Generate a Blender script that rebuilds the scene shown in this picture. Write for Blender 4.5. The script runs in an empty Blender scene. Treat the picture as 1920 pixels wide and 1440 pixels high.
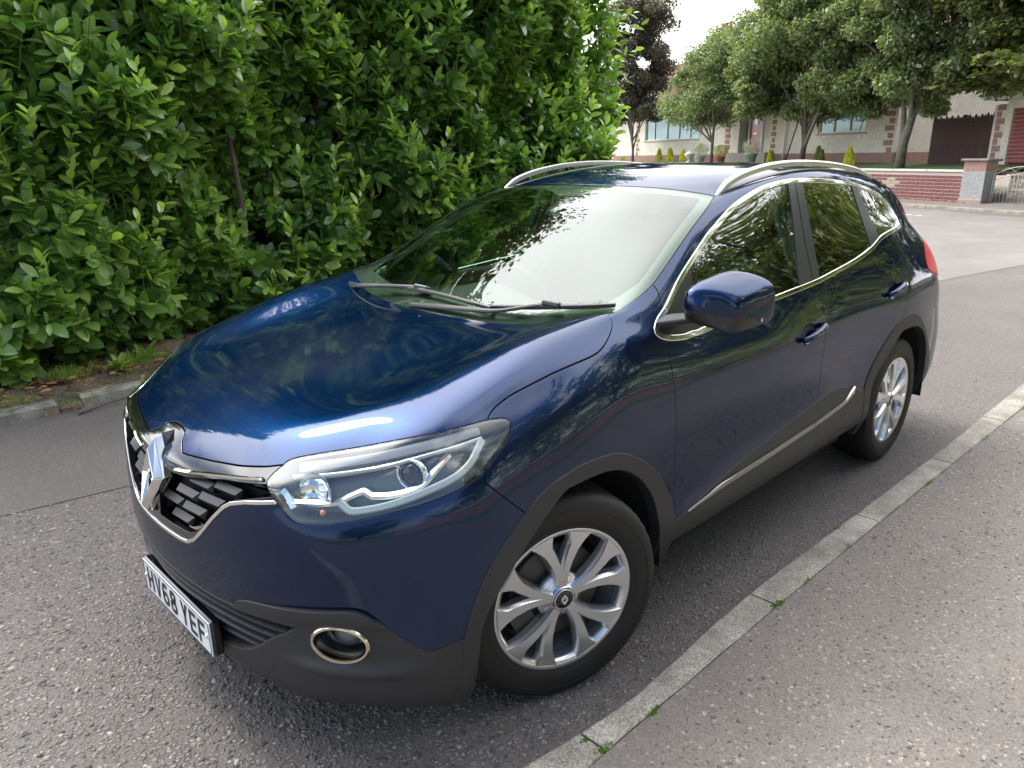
import bpy, bmesh, math, random
import numpy as np
from mathutils import Vector, Matrix
from mathutils.bvhtree import BVHTree

scene = bpy.context.scene
COL = scene.collection
R = math.radians

# ---------------------------------------------------------------- camera
def make_camera():
    cam = bpy.data.cameras.new('camera'); o = bpy.data.objects.new('camera', cam); COL.objects.link(o)
    yaw, pitch, roll = 3.9357, -0.2974, -0.0091
    cy, sy, cp, sp = math.cos(yaw), math.sin(yaw), math.cos(pitch), math.sin(pitch)
    d = Vector((cy*cp, sy*cp, sp)); r0 = Vector((sy, -cy, 0)); u0 = r0.cross(d)
    r = r0*math.cos(roll)+u0*math.sin(roll); u = -r0*math.sin(roll)+u0*math.cos(roll)
    m = Matrix((r, u, -d)).transposed().to_4x4(); m.translation = (1.5407, 2.1548, 1.6375)
    o.matrix_world = m
    cam.sensor_width = 36; cam.lens = 36*1383.6/1920
    cam.clip_start = 0.05; cam.clip_end = 2000
    scene.camera = o

make_camera()

# ---------------------------------------------------------------- daylight: bright broken cloud, soft sun
SUN_EL, SUN_AZ = 53.0, -84.0      # degrees; azimuth measured from +x towards +y
def make_light():
    w = bpy.data.worlds.new('World'); scene.world = w; w.use_nodes = True; nt = w.node_tree; bg = nt.nodes['Background']
    sky = nt.nodes.new('ShaderNodeTexSky'); sky.sky_type = 'NISHITA'; sky.sun_disc = False
    sky.sun_elevation = R(SUN_EL); sky.sun_rotation = R(90-SUN_AZ); sky.air_density = 1.0; sky.dust_density = 1.2; sky.ozone_density = 1.0
    tc = nt.nodes.new('ShaderNodeTexCoord')
    sep = nt.nodes.new('ShaderNodeSeparateXYZ'); nt.links.new(tc.outputs['Generated'], sep.inputs[0])
    def mth(op, a, b=None):
        n = nt.nodes.new('ShaderNodeMath'); n.operation = op
        for i, v in enumerate((a, b)):
            if v is None: continue
            if isinstance(v, (int, float)): n.inputs[i].default_value = v
            else: nt.links.new(v, n.inputs[i])
        return n.outputs[0]
    # flat cloud deck seen in perspective
    den = mth('ADD', mth('MAXIMUM', sep.outputs[2], 0.0), .18)
    cx = mth('DIVIDE', sep.outputs[0], den); cy = mth('DIVIDE', sep.outputs[1], den)
    cmb = nt.nodes.new('ShaderNodeCombineXYZ'); nt.links.new(cx, cmb.inputs[0]); nt.links.new(cy, cmb.inputs[1])
    n1 = nt.nodes.new('ShaderNodeTexNoise'); n1.inputs['Scale'].default_value = 1.05; n1.inputs['Detail'].default_value = 9; n1.inputs['Roughness'].default_value = .56
    n1.inputs['Distortion'].default_value = .35
    nt.links.new(cmb.outputs[0], n1.inputs['Vector'])
    bias = mth('ADD', n1.outputs['Fac'], mth('MULTIPLY', mth('ADD', sep.outputs[0], mth('MULTIPLY', sep.outputs[1], .55)), -.17))
    mr = nt.nodes.new('ShaderNodeMapRange'); mr.interpolation_type = 'SMOOTHSTEP'; mr.inputs['From Min'].default_value = .37; mr.inputs['From Max'].default_value = .56
    nt.links.new(bias, mr.inputs['Value'])
    mr2 = nt.nodes.new('ShaderNodeMapRange'); mr2.inputs['From Min'].default_value = .35; mr2.inputs['From Max'].default_value = .8; mr2.inputs['To Min'].default_value = 11.0; mr2.inputs['To Max'].default_value = 17.0
    n2 = nt.nodes.new('ShaderNodeTexNoise'); n2.inputs['Scale'].default_value = 1.2; n2.inputs['Detail'].default_value = 2.5; nt.links.new(cmb.outputs[0], n2.inputs['Vector'])
    nt.links.new(n2.outputs['Fac'], mr2.inputs['Value'])
    # thin cloud in front of the sun glows
    el, az = R(SUN_EL), R(SUN_AZ)
    dt = nt.nodes.new('ShaderNodeVectorMath'); dt.operation = 'DOT_PRODUCT'; dt.inputs[1].default_value = (math.cos(el)*math.cos(az), math.cos(el)*math.sin(az), math.sin(el)); nt.links.new(tc.outputs['Generated'], dt.inputs[0])
    glow = mth('MULTIPLY', mth('POWER', mth('MAXIMUM', dt.outputs['Value'], 0.0), 7.0), 26.0)
    lum = mth('MULTIPLY', mr2.outputs[0], mth('ADD', mth('MULTIPLY', glow, .07), 1.0))
    cl = nt.nodes.new('ShaderNodeVectorMath'); cl.operation = 'SCALE'; cl.inputs[0].default_value = (1.0, 1.0, 1.02); nt.links.new(lum, cl.inputs['Scale'])
    mx = nt.nodes.new('ShaderNodeMix'); mx.data_type = 'RGBA'
    nt.links.new(mr.outputs[0], mx.inputs['Factor']); nt.links.new(sky.outputs[0], mx.inputs['A']); nt.links.new(cl.outputs[0], mx.inputs['B'])
    nt.links.new(mx.outputs['Result'], bg.inputs[0]); bg.inputs[1].default_value = .12
    L = bpy.data.lights.new('sun', 'SUN'); L.energy = 1.1; L.angle = R(12); L.color = (1, .95, .87)
    o = bpy.data.objects.new('sun', L); COL.objects.link(o)
    el, az = R(SUN_EL), R(SUN_AZ)
    d = Vector((math.cos(el)*math.cos(az), math.cos(el)*math.sin(az), math.sin(el)))
    o.rotation_euler = d.to_track_quat('Z', 'Y').to_euler()
make_light()
vs = scene.view_settings
vs.view_transform = 'Standard'; vs.look = 'None'; vs.exposure = 1.17; vs.gamma = 1; vs.use_curve_mapping = False
# ---------------------------------------------------------------- car shell (half, mirrored): surface control net
# columns run from the nose corner to the tail corner, rows from the shoulder/pillar edge down to the sill
def car_net():
    S = [  # side[c] = list of rows k0..k10 (x, y, z)
     [(.66,.60,.905),(.68,.63,.87),(.69,.645,.83),(.70,.66,.795),(.71,.68,.75),(.71,.70,.68),(.70,.71,.60),(.70,.71,.52),(.70,.71,.42),(.685,.70,.28),(.645,.67,.20)],
     [(.50,.62,.990),(.50,.72,.965),(.50,.78,.92),(.49,.82,.86),(.49,.85,.80),(.48,.868,.73),(.48,.88,.64),(.49,.885,.55),(.49,.885,.45),(.485,.87,.29),(.46,.84,.20)],
     [(.30,.63,1.048),(.30,.74,1.025),(.30,.80,.98),(.30,.845,.93),(.30,.875,.875),(.30,.893,.81),(.30,.905,.72),(.30,.91,.62),(.30,.91,.50),(.30,.90,.36),(.30,.85,.24)],
     [(.05,.655,1.113),(.05,.76,1.09),(.05,.82,1.035),(.05,.86,.985),(.05,.885,.925),(.05,.90,.86),(.05,.91,.78),(.05,.912,.66),(.05,.91,.52),(.05,.90,.37),(.05,.85,.24)],
     [(-.18,.68,1.146),(-.18,.77,1.122),(-.18,.82,1.08),(-.18,.855,1.02),(-.18,.88,.96),(-.18,.895,.88),(-.18,.903,.79),(-.18,.906,.67),(-.18,.905,.53),(-.18,.90,.38),(-.18,.85,.25)],
     [(-.318,.72,1.165),(-.33,.775,1.135),(-.34,.815,1.09),(-.36,.843,1.035),(-.36,.872,.965),(-.36,.89,.87),(-.36,.895,.76),(-.36,.896,.64),(-.36,.90,.52),(-.36,.90,.40),(-.36,.85,.26)],
     [(-.48,.705,1.215),(-.50,.77,1.165),(-.53,.80,1.11),(-.60,.835,1.035),(-.60,.868,.965),(-.60,.887,.87),(-.60,.885,.74),(-.60,.88,.60),(-.60,.885,.48),(-.60,.90,.39),(-.60,.86,.27)],
     [(-.80,.655,1.385),(-.82,.71,1.335),(-.85,.765,1.21),(-.90,.83,1.04),(-.90,.864,.965),(-.90,.884,.87),(-.90,.88,.72),(-.90,.87,.58),(-.90,.885,.47),(-.90,.90,.38),(-.90,.86,.28)],
     [(-1.12,.605,1.490),(-1.15,.665,1.445),(-1.18,.75,1.27),(-1.20,.83,1.06),(-1.20,.864,.97),(-1.20,.884,.88),(-1.20,.88,.72),(-1.20,.87,.58),(-1.20,.885,.47),(-1.20,.90,.38),(-1.20,.86,.28)],
     [(-1.60,.60,1.555),(-1.60,.655,1.52),(-1.60,.745,1.31),(-1.60,.825,1.115),(-1.60,.862,1.00),(-1.60,.883,.89),(-1.60,.88,.73),(-1.60,.87,.58),(-1.60,.885,.47),(-1.60,.90,.38),(-1.60,.86,.28)],
     [(-2.10,.60,1.565),(-2.10,.65,1.515),(-2.10,.74,1.33),(-2.10,.815,1.17),(-2.10,.86,1.03),(-2.10,.885,.91),(-2.10,.883,.75),(-2.10,.882,.60),(-2.10,.892,.49),(-2.10,.90,.39),(-2.10,.86,.28)],
     [(-2.60,.59,1.53),(-2.60,.66,1.44),(-2.60,.72,1.345),(-2.60,.785,1.255),(-2.60,.86,1.07),(-2.60,.897,.93),(-2.60,.91,.78),(-2.60,.912,.66),(-2.60,.91,.52),(-2.60,.90,.38),(-2.60,.85,.26)],
     [(-2.95,.575,1.475),(-2.95,.64,1.40),(-2.95,.70,1.31),(-2.95,.76,1.22),(-2.95,.845,1.06),(-2.95,.885,.93),(-2.95,.905,.78),(-2.95,.91,.66),(-2.95,.905,.52),(-2.95,.895,.38),(-2.95,.84,.26)],
     [(-3.20,.58,1.36),(-3.20,.64,1.28),(-3.20,.69,1.20),(-3.20,.782,1.12),(-3.20,.835,1.00),(-3.22,.86,.90),(-3.22,.87,.78),(-3.22,.885,.65),(-3.22,.885,.50),(-3.22,.87,.37),(-3.2,.82,.26)],
     [(-3.33,.60,1.17),(-3.36,.66,1.10),(-3.38,.72,1.03),(-3.40,.75,.96),(-3.42,.765,.88),(-3.43,.77,.80),(-3.45,.78,.70),(-3.46,.79,.60),(-3.45,.79,.48),(-3.43,.78,.36),(-3.40,.74,.26)],
    ]
    T = [  # top[c] = j0 (centre line) .. j3, then S[c][0]
     [(.858,0,.845),(.848,.15,.849),(.816,.30,.860),(.762,.46,.882)],
     [(.71,0,.945),(.70,.16,.947),(.672,.32,.952),(.605,.48,.968)],
     [(.45,0,1.0),(.44,.17,1.0),(.42,.34,1.0),(.37,.50,1.015)],
     [(.18,0,1.045),(.17,.18,1.045),(.15,.35,1.045),(.11,.51,1.068)],
     [(-.04,0,1.078),(-.05,.18,1.078),(-.07,.36,1.082),(-.12,.53,1.11)],
     [(-.14,0,1.092),(-.15,.19,1.092),(-.18,.38,1.098),(-.24,.56,1.125)],
     [(-.30,0,1.165),(-.31,.19,1.165),(-.34,.37,1.17),(-.40,.55,1.19)],
     [(-.62,0,1.345),(-.63,.18,1.347),(-.67,.36,1.357),(-.735,.52,1.375)],
     [(-1.03,0,1.530),(-1.035,.17,1.528),(-1.05,.34,1.522),(-1.08,.48,1.510)],
     [(-1.55,0,1.60),(-1.55,.16,1.60),(-1.57,.31,1.595),(-1.59,.46,1.585)],
     [(-2.10,0,1.605),(-2.10,.16,1.605),(-2.10,.31,1.60),(-2.10,.46,1.588)],
     [(-2.62,0,1.585),(-2.62,.16,1.585),(-2.61,.31,1.578),(-2.60,.45,1.56)],
     [(-3.00,0,1.545),(-3.00,.16,1.543),(-2.98,.30,1.535),(-2.96,.44,1.515)],
     [(-3.27,0,1.40),(-3.27,.16,1.398),(-3.25,.31,1.39),(-3.22,.45,1.375)],
     [(-3.42,0,1.20),(-3.42,.16,1.20),(-3.40,.32,1.195),(-3.37,.46,1.185)],
    ]
    zc = [.835,.81,.785,.745,.70,.64,.57,.49,.40,.28,.20]
    xc = [.858,.876,.885,.894,.900,.905,.907,.905,.895,.875,.835]
    F = []  # front[k] j0..j3
    for k in range(1, 11):
        row = []
        c = S[0][k]
        for y, dx in ((0,0),(.17,.010),(.34,.037),(.51,.085)):
            t = (y/c[1])**2
            xx = xc[k]-dx
            zz = zc[k]*(1-t)+c[2]*t
            row.append((xx, y, zz))
        F.append(row)
    zr = [1.20,1.13,1.06,.98,.90,.82,.72,.61,.49,.36,.26]
    xr = [-3.42,-3.45,-3.47,-3.49,-3.50,-3.51,-3.54,-3.55,-3.54,-3.52,-3.48]
    B = []
    for k in range(1, 11):
        row = []
        c = S[14][k]
        for y in (0,.2,.4,.58):
            t = (y/c[1])
            row.append((xr[k]*(1-t**3)+c[0]*t**3, y, zr[k]*(1-t*t)+c[2]*t*t))
        B.append(row)
    return S, T, F, B

def build_cage():
    S, T, F, B = car_net()
    V = []; faces = []; patch = []
    def add(p): V.append(tuple(p)); return len(V)-1
    NC, NK = 15, 11
    half = {}
    for sgn in (1, -1):
        sid = [[add((p[0], sgn*p[1], p[2])) for p in col] for col in S]
        tid = []; fid = []; bid = []
        for src, dst in ((T, tid), (F, fid), (B, bid)):
            for i, row in enumerate(src):
                ids = []
                for j, p in enumerate(row):
                    if j == 0 and sgn == -1:
                        ids.append(half[(id(src), i)])
                    else:
                        n = add((p[0], sgn*p[1], p[2]))
                        if j == 0: half[(id(src), i)] = n
                        ids.append(n)
                dst.append(ids)
        def q(a, b, c, d, pt):
            faces.append((d, c, b, a) if sgn == 1 else (a, b, c, d)); patch.append(pt + (0 if sgn == 1 else 4))
        for c in range(NC-1):
            for k in range(NK-1):
                q(sid[c][k], sid[c+1][k], sid[c+1][k+1], sid[c][k+1], 1)
        for c in range(NC-1):
            r0 = tid[c]+[sid[c][0]]; r1 = tid[c+1]+[sid[c+1][0]]
            for j in range(4): q(r0[j], r1[j], r1[j+1], r0[j+1], 0)
        fr = [tid[0]+[sid[0][0]]]+[fid[k]+[sid[0][k+1]] for k in range(10)]
        for k in range(10):
            for j in range(4): q(fr[k][j], fr[k][j+1], fr[k+1][j+1], fr[k+1][j], 2)
        br = [tid[14]+[sid[14][0]]]+[bid[k]+[sid[14][k+1]] for k in range(10)]
        for k in range(10):
            for j in range(4): q(br[k][j+1], br[k][j], br[k+1][j], br[k+1][j+1], 3)
        if sgn == 1: ids_half = (sid, tid, fid, bid)
    return np.array(V), faces, patch, ids_half

def subdivide(V, faces, patch, level):
    me = bpy.data.meshes.new('tmp'); me.from_pydata([tuple(v) for v in V], [], faces)
    for i, p in enumerate(patch): me.polygons[i].material_index = p
    for k in range(8): me.materials.append(None)
    ob = bpy.data.objects.new('tmp', me); COL.objects.link(ob)
    md = ob.modifiers.new('s', 'SUBSURF'); md.levels = level; md.render_levels = level; md.boundary_smooth = 'PRESERVE_CORNERS'
    dg = bpy.context.evaluated_depsgraph_get(); dg.update()
    ev = ob.evaluated_get(dg); m2 = ev.to_mesh()
    nv = len(m2.vertices); P = np.empty(nv*3); m2.vertices.foreach_get('co', P); P = P.reshape(-1, 3)
    nf = len(m2.polygons); L = np.empty(nf*4, dtype=np.int32); m2.loops.foreach_get('vertex_index', L); Q = L.reshape(-1, 4)
    mi = np.empty(nf, dtype=np.int32); m2.polygons.foreach_get('material_index', mi)
    ev.to_mesh_clear(); bpy.data.objects.remove(ob); bpy.data.meshes.remove(me)
    return P, Q, mi

def fit_cage(V, faces, patch, iters=5, amt=.9):
    target = V.copy(); X = V.copy()
    for _ in range(iters):
        P, _q, _m = subdivide(X, faces, patch, 1)
        X = X + amt*(target-P[:len(X)])
    return X
# ---------------------------------------------------------------- panel outlines measured on the body surface (metres, car axes)
OUT = {
 'drl_low': [(0.339,0.826,0.943),(0.394,0.842,0.899),(0.451,0.837,0.87),(0.527,0.802,0.842),(0.599,0.754,0.817),(0.663,0.696,0.804),(0.678,0.67,0.816),(0.681,0.66,0.824)],
 'drl_up': [(0.337,0.823,0.947),(0.433,0.802,0.937),(0.557,0.733,0.913),(0.632,0.661,0.895),(0.689,0.597,0.886),(0.736,0.535,0.879)],
 'blade': [(0.774,0.555,0.813),(0.731,0.607,0.816),(0.689,0.652,0.822),(0.662,0.675,0.837),(0.638,0.694,0.848),(0.631,0.704,0.845),(0.622,0.718,0.838),(0.59,0.75,0.839),(0.552,0.779,0.847),(0.524,0.795,0.86),(0.503,0.802,0.876),(0.464,0.808,0.909),(0.437,0.808,0.927)],
 'hl_top': [(0.712,0.534,0.895),(0.63,0.63,0.913),(0.544,0.718,0.936),(0.44,0.782,0.955),(0.335,0.808,0.964)],
 'proj': [(0.535,0.771,0.888)],
 'turn': [(0.719,0.634,0.798)],
 'wedge': [(0.773,0.537,0.852),(0.765,0.572,0.803)],
 'mesh_open': [(0.871,0.172,0.797),(0.834,0.354,0.836),(0.783,0.505,0.857),(0.79,0.526,0.828),(0.835,0.411,0.797),(0.849,0.369,0.772),(0.873,0.294,0.701),(0.885,0.237,0.658),(0.893,0.179,0.661),(0.901,0.063,0.671)],
 'emblem': [(0.826,0.002,0.875),(0.9,0.063,0.684)],
 'intake_low': [(0.869,0.27,0.385),(0.85,0.361,0.374),(0.822,0.465,0.378)],
 'wiper1': [(-0.168,-0.503,1.107),(-0.238,-0.268,1.124),(-0.217,-0.102,1.121)],
 'wiper1b': [(-0.193,-0.374,1.102),(-0.202,-0.085,1.115),(-0.186,0.239,1.102)],
 'wiper2': [(-0.13,-0.11,1.088),(-0.163,0.149,1.097),(-0.181,0.313,1.099),(-0.271,0.419,1.132),(-0.295,0.496,1.141)],
 'wiper2b': [(-0.158,0.283,1.092),(-0.283,0.508,1.135),(-0.316,0.723,1.163)],
 'rail_out': [(-1.123,0.593,1.495),(-1.256,0.546,1.528),(-1.453,0.503,1.564),(-1.735,0.464,1.59)],
 'ledge': [(0.782,0.552,0.314),(0.738,0.644,0.334),(0.677,0.73,0.361),(0.643,0.769,0.393)],
 'headlight': [(0.786,0.499,0.856),(0.766,0.492,0.872),(0.741,0.496,0.887),(0.717,0.503,0.902),(0.678,0.542,0.915),(0.603,0.621,0.934),(0.529,0.699,0.955),(0.444,0.762,0.969),(0.357,0.791,0.976),(0.302,0.803,0.978),(0.277,0.811,0.977),(0.257,0.819,0.975),(0.247,0.827,0.968),(0.249,0.835,0.959),(0.265,0.845,0.943),(0.283,0.851,0.927),(0.344,0.862,0.89),(0.395,0.864,0.863),(0.455,0.851,0.841),(0.534,0.811,0.817),(0.618,0.749,0.795),(0.695,0.681,0.776),(0.742,0.627,0.77),(0.766,0.59,0.773),(0.777,0.558,0.796),(0.788,0.529,0.828)],
 'seam': [(0.303,0.803,0.978),(0.276,0.793,0.995),(0.247,0.79,1.007),(0.203,0.79,1.02),(0.141,0.796,1.034),(0.054,0.804,1.052),(-0.037,0.812,1.065),(-0.112,0.816,1.076),(-0.161,0.811,1.087),(-0.216,0.793,1.111),(-0.268,0.765,1.138),(-0.285,0.742,1.155),(-0.291,0.73,1.159)],
 'hood_rear': [(-0.291,0.73,1.159),(-0.202,0.715,1.147),(-0.078,0.698,1.133),(-0.159,0.478,1.103),(-0.163,0.333,1.093),(-0.145,0.228,1.09),(-0.134,0.093,1.09),(-0.13,-0.11,1.088)],
 'hood_front': [(0.806,-0.078,0.89),(0.801,-0.013,0.895),(0.808,0.024,0.889),(0.829,0.077,0.871),(0.849,0.123,0.851),(0.845,0.15,0.852),(0.822,0.268,0.86),(0.796,0.375,0.871),(0.762,0.458,0.883),(0.746,0.485,0.887),(0.733,0.499,0.892)],
 'notch_left': [(0.801,-0.072,0.894),(0.81,-0.089,0.886),(0.844,-0.133,0.855)],
 'grille_low': [(0.783,0.541,0.812),(0.826,0.449,0.795),(0.842,0.397,0.779),(0.85,0.37,0.762),(0.865,0.325,0.72),(0.879,0.274,0.667),(0.888,0.23,0.629),(0.894,0.193,0.608),(0.898,0.155,0.609),(0.906,0.019,0.616),(0.899,-0.138,0.62)],
 'strip': [(0.871,0.128,0.808),(0.855,0.233,0.826),(0.83,0.347,0.843),(0.808,0.428,0.854),(0.785,0.484,0.861)],
 'bump_fender': [(0.395,0.865,0.861),(0.356,0.887,0.818),(0.268,0.906,0.73)],
 'wing_top': [(0.859,0.374,0.481),(0.855,0.4,0.504),(0.841,0.455,0.519),(0.806,0.544,0.529),(0.757,0.634,0.539),(0.701,0.708,0.546),(0.678,0.735,0.537),(0.655,0.76,0.511),(0.626,0.789,0.479),(0.561,0.84,0.418),(0.518,0.869,0.428),(0.476,0.89,0.439)],
 'low_edge': [(0.904,-0.037,0.485),(0.897,0.146,0.482),(0.879,0.269,0.476),(0.861,0.367,0.479)],
 'intake': [(0.86,0.358,0.454),(0.825,0.49,0.47),(0.784,0.584,0.472),(0.795,0.559,0.452),(0.817,0.488,0.396),(0.833,0.416,0.346),(0.844,0.35,0.315),(0.864,0.248,0.324)],
 'fog': [(0.771,0.606,0.449),(0.76,0.626,0.481),(0.736,0.665,0.494),(0.706,0.704,0.486),(0.684,0.729,0.464),(0.679,0.735,0.44),(0.686,0.725,0.41),(0.718,0.684,0.387),(0.746,0.641,0.394),(0.763,0.615,0.417)],
 'skirt_seam': [(0.784,0.583,0.46),(0.801,0.532,0.402),(0.81,0.478,0.319),(0.805,0.465,0.279),(0.787,0.473,0.238),(0.749,0.532,0.213)],
 'sensor': [(0.875,0.305,0.505),(0.872,0.327,0.531),(0.866,0.361,0.548),(0.86,0.389,0.548),(0.854,0.405,0.509)],
 'arch_out': [(0.486,0.869,0.291),(0.475,0.89,0.442),(0.449,0.901,0.537),(0.393,0.908,0.63),(0.304,0.907,0.699),(0.212,0.906,0.761),(0.103,0.907,0.791),(-0.018,0.908,0.798),(-0.163,0.905,0.771),(-0.336,0.897,0.665),(-0.449,0.892,0.529),(-0.477,0.901,0.421)],
 'arch_in': [(0.446,0.882,0.287),(0.434,0.904,0.453),(0.356,0.912,0.565),(0.147,0.91,0.729),(0.06,0.911,0.752),(-0.1,0.908,0.742),(-0.228,0.904,0.683),(-0.335,0.899,0.57),(-0.379,0.904,0.442),(-0.436,0.876,0.319)],
 'door_front': [(-0.542,0.777,1.161),(-0.489,0.822,1.066),(-0.463,0.854,1.004),(-0.458,0.878,0.935),(-0.46,0.89,0.838),(-0.486,0.887,0.664),(-0.483,0.893,0.485),(-0.472,0.9,0.397),(-0.484,0.885,0.339)],
 'door_mid': [(-1.669,0.659,1.512),(-1.619,0.732,1.344),(-1.575,0.816,1.135),(-1.603,0.829,1.103),(-1.618,0.849,1.046),(-1.629,0.866,0.988),(-1.625,0.882,0.902),(-1.613,0.884,0.806),(-1.627,0.877,0.699),(-1.66,0.871,0.587),(-1.663,0.885,0.473),(-1.613,0.889,0.455),(-1.596,0.9,0.408)],
 'door_rear': [(-2.446,0.805,1.213),(-2.608,0.834,1.138),(-2.644,0.86,1.068),(-2.597,0.888,0.976),(-2.546,0.9,0.898),(-2.527,0.904,0.826)],
 'dlo': [(-0.439,0.805,1.1),(-0.477,0.789,1.129),(-0.538,0.777,1.16),(-0.638,0.751,1.227),(-0.75,0.729,1.289),(-0.897,0.7,1.362),(-0.97,0.687,1.391),(-1.134,0.661,1.452),(-1.331,0.646,1.503),(-1.493,0.643,1.528),(-1.68,0.647,1.538),(-1.97,0.648,1.53),(-2.366,0.645,1.5),(-2.628,0.656,1.444),(-2.732,0.678,1.391),(-2.739,0.728,1.322),(-2.724,0.76,1.279),(-2.685,0.772,1.265),(-2.418,0.793,1.238),(-2.232,0.81,1.192),(-2.052,0.818,1.16),(-1.76,0.825,1.126),(-1.585,0.826,1.109),(-1.212,0.821,1.085),(-0.728,0.827,1.048),(-0.639,0.828,1.047),(-0.581,0.83,1.045),(-0.487,0.827,1.058),(-0.44,0.818,1.078)],
 'glass': [(-0.761,0.738,1.27),(-1.074,0.684,1.404),(-1.304,0.663,1.471),(-1.451,0.66,1.494),(-1.602,0.661,1.507),(-1.736,0.659,1.514),(-2.298,0.657,1.484),(-2.382,0.658,1.474),(-2.619,0.661,1.436),(-2.688,0.686,1.385),(-2.683,0.731,1.325),(-2.683,0.756,1.291),(-2.621,0.766,1.283),(-2.388,0.785,1.253),(-2.227,0.795,1.225),(-2.055,0.805,1.191),(-1.77,0.818,1.143),(-1.632,0.818,1.136),(-1.457,0.814,1.13),(-1.237,0.814,1.109)],
 'bpillar': [(-1.602,0.661,1.507),(-1.468,0.813,1.133),(-1.639,0.818,1.135),(-1.726,0.659,1.514)],
 'cpillar': [(-2.292,0.655,1.49),(-2.239,0.795,1.224),(-2.365,0.786,1.249),(-2.365,0.656,1.48)],
 'sail': [(-0.728,0.75,1.239),(-0.684,0.789,1.14),(-0.68,0.823,1.057)],
 'screen_top': [(-0.985,-0.015,1.515),(-1.007,0.314,1.511),(-1.121,0.596,1.493)],
 'screen_side': [(-1.108,0.602,1.489),(-0.952,0.652,1.435),(-0.758,0.693,1.346),(-0.611,0.718,1.266),(-0.528,0.729,1.224),(-0.458,0.729,1.197),(-0.385,0.723,1.176),(-0.305,0.731,1.161)],
 'pillar_seam': [(-0.528,0.731,1.222),(-0.541,0.756,1.198),(-0.55,0.77,1.175)],
 'tail': [(-3.053,0.798,1.138),(-3.115,0.793,1.132),(-2.991,0.851,1.039),(-2.988,0.832,1.082)],
 'strip_lo': [(-0.555,0.898,0.436),(-0.834,0.889,0.451),(-1.228,0.888,0.459),(-1.655,0.884,0.475),(-1.958,0.884,0.51),(-2.104,0.89,0.507)],
 'clad_top': [(-0.48,0.9,0.442),(-0.755,0.883,0.475),(-1.036,0.877,0.508),(-1.355,0.872,0.541),(-1.647,0.871,0.574),(-1.793,0.872,0.588),(-1.938,0.876,0.574),(-2.062,0.884,0.542),(-2.134,0.89,0.517)],
 'sill_bot': [(-0.48,0.885,0.341),(-0.75,0.895,0.361),(-1.131,0.894,0.355),(-1.57,0.9,0.379),(-2.144,0.893,0.36)],
 'rear_out': [(-2.144,0.893,0.36),(-2.134,0.89,0.517),(-2.318,0.894,0.712),(-2.508,0.904,0.82),(-2.689,0.909,0.827),(-2.885,0.913,0.703)],
 'rear_in': [(-2.213,0.898,0.483),(-2.351,0.898,0.594),(-2.477,0.905,0.699),(-2.599,0.911,0.736),(-2.739,0.915,0.668),(-2.864,0.909,0.559)],
 'handle_f': [(-1.327,0.88,0.914),(-1.606,0.878,0.93)],
 'handle_r': [(-2.261,0.88,0.975),(-2.528,0.879,1.008)],
 'rail': [(-1.123,0.593,1.495),(-1.273,0.558,1.528),(-1.47,0.531,1.559),(-1.805,0.48,1.589)],
 'far_hood': [(0.654,-0.547,0.928),(0.5,-0.678,0.977),(0.325,-0.675,1.038),(0.172,-0.655,1.083),(-0.083,-0.663,1.134),(-0.304,-0.733,1.16)],
 'plate': [(0.873,0.227,0.361)],
}
# ---------------------------------------------------------------- materials
MATS = {}
def node_mat(name):
    m = bpy.data.materials.new(name); m.use_nodes = True
    nt = m.node_tree; return m, nt, nt.nodes['Principled BSDF']
def setp(b, **k):
    names = dict(col='Base Color', rough='Roughness', metal='Metallic', coat='Coat Weight', coat_rough='Coat Roughness', spec='Specular IOR Level', ior='IOR', trans='Transmission Weight', alpha='Alpha', sss='Subsurface Weight', emit='Emission Color', es='Emission Strength', aniso='Anisotropic', sheen='Sheen Weight')
    for a, v in k.items():
        if a in ('col', 'emit'): v = (*v, 1)
        b.inputs[names[a]].default_value = v
def nd(nt, t, **k):
    n = nt.nodes.new(t)
    for a, v in k.items():
        if a.startswith('_'): n.inputs[a[1:].replace('_', ' ')].default_value = v
        else: setattr(n, a, v)
    return n
def simple(name, col, rough=.5, metal=0, coat=0, bump=0, bscale=400, var=0, vscale=8, **k):
    m, nt, b = node_mat(name)
    setp(b, col=col, rough=rough, metal=metal, coat=coat, **k)
    if coat: b.inputs['Coat Roughness'].default_value = .03
    tc = nt.nodes.new('ShaderNodeTexCoord')
    if bump:
        n = nd(nt, 'ShaderNodeTexNoise', _Scale=bscale, _Detail=2.0); nt.links.new(tc.outputs['Object'], n.inputs['Vector'])
        bp = nd(nt, 'ShaderNodeBump', _Strength=bump, _Distance=.002); nt.links.new(n.outputs['Fac'], bp.inputs['Height']); nt.links.new(bp.outputs[0], b.inputs['Normal'])
    if var:
        n = nd(nt, 'ShaderNodeTexNoise', _Scale=vscale, _Detail=6.0, _Roughness=.65); nt.links.new(tc.outputs['Object'], n.inputs['Vector'])
        r = nt.nodes.new('ShaderNodeMapRange'); r.inputs['From Min'].default_value=.3; r.inputs['From Max'].default_value=.7
        r.inputs['To Min'].default_value = 1-var; r.inputs['To Max'].default_value = 1+var
        nt.links.new(n.outputs['Fac'], r.inputs['Value'])
        mx = nd(nt, 'ShaderNodeVectorMath', operation='SCALE'); mx.inputs[0].default_value = col
        nt.links.new(r.outputs[0], mx.inputs['Scale']); nt.links.new(mx.outputs[0], b.inputs['Base Color'])
    MATS[name] = m
    return m

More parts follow.
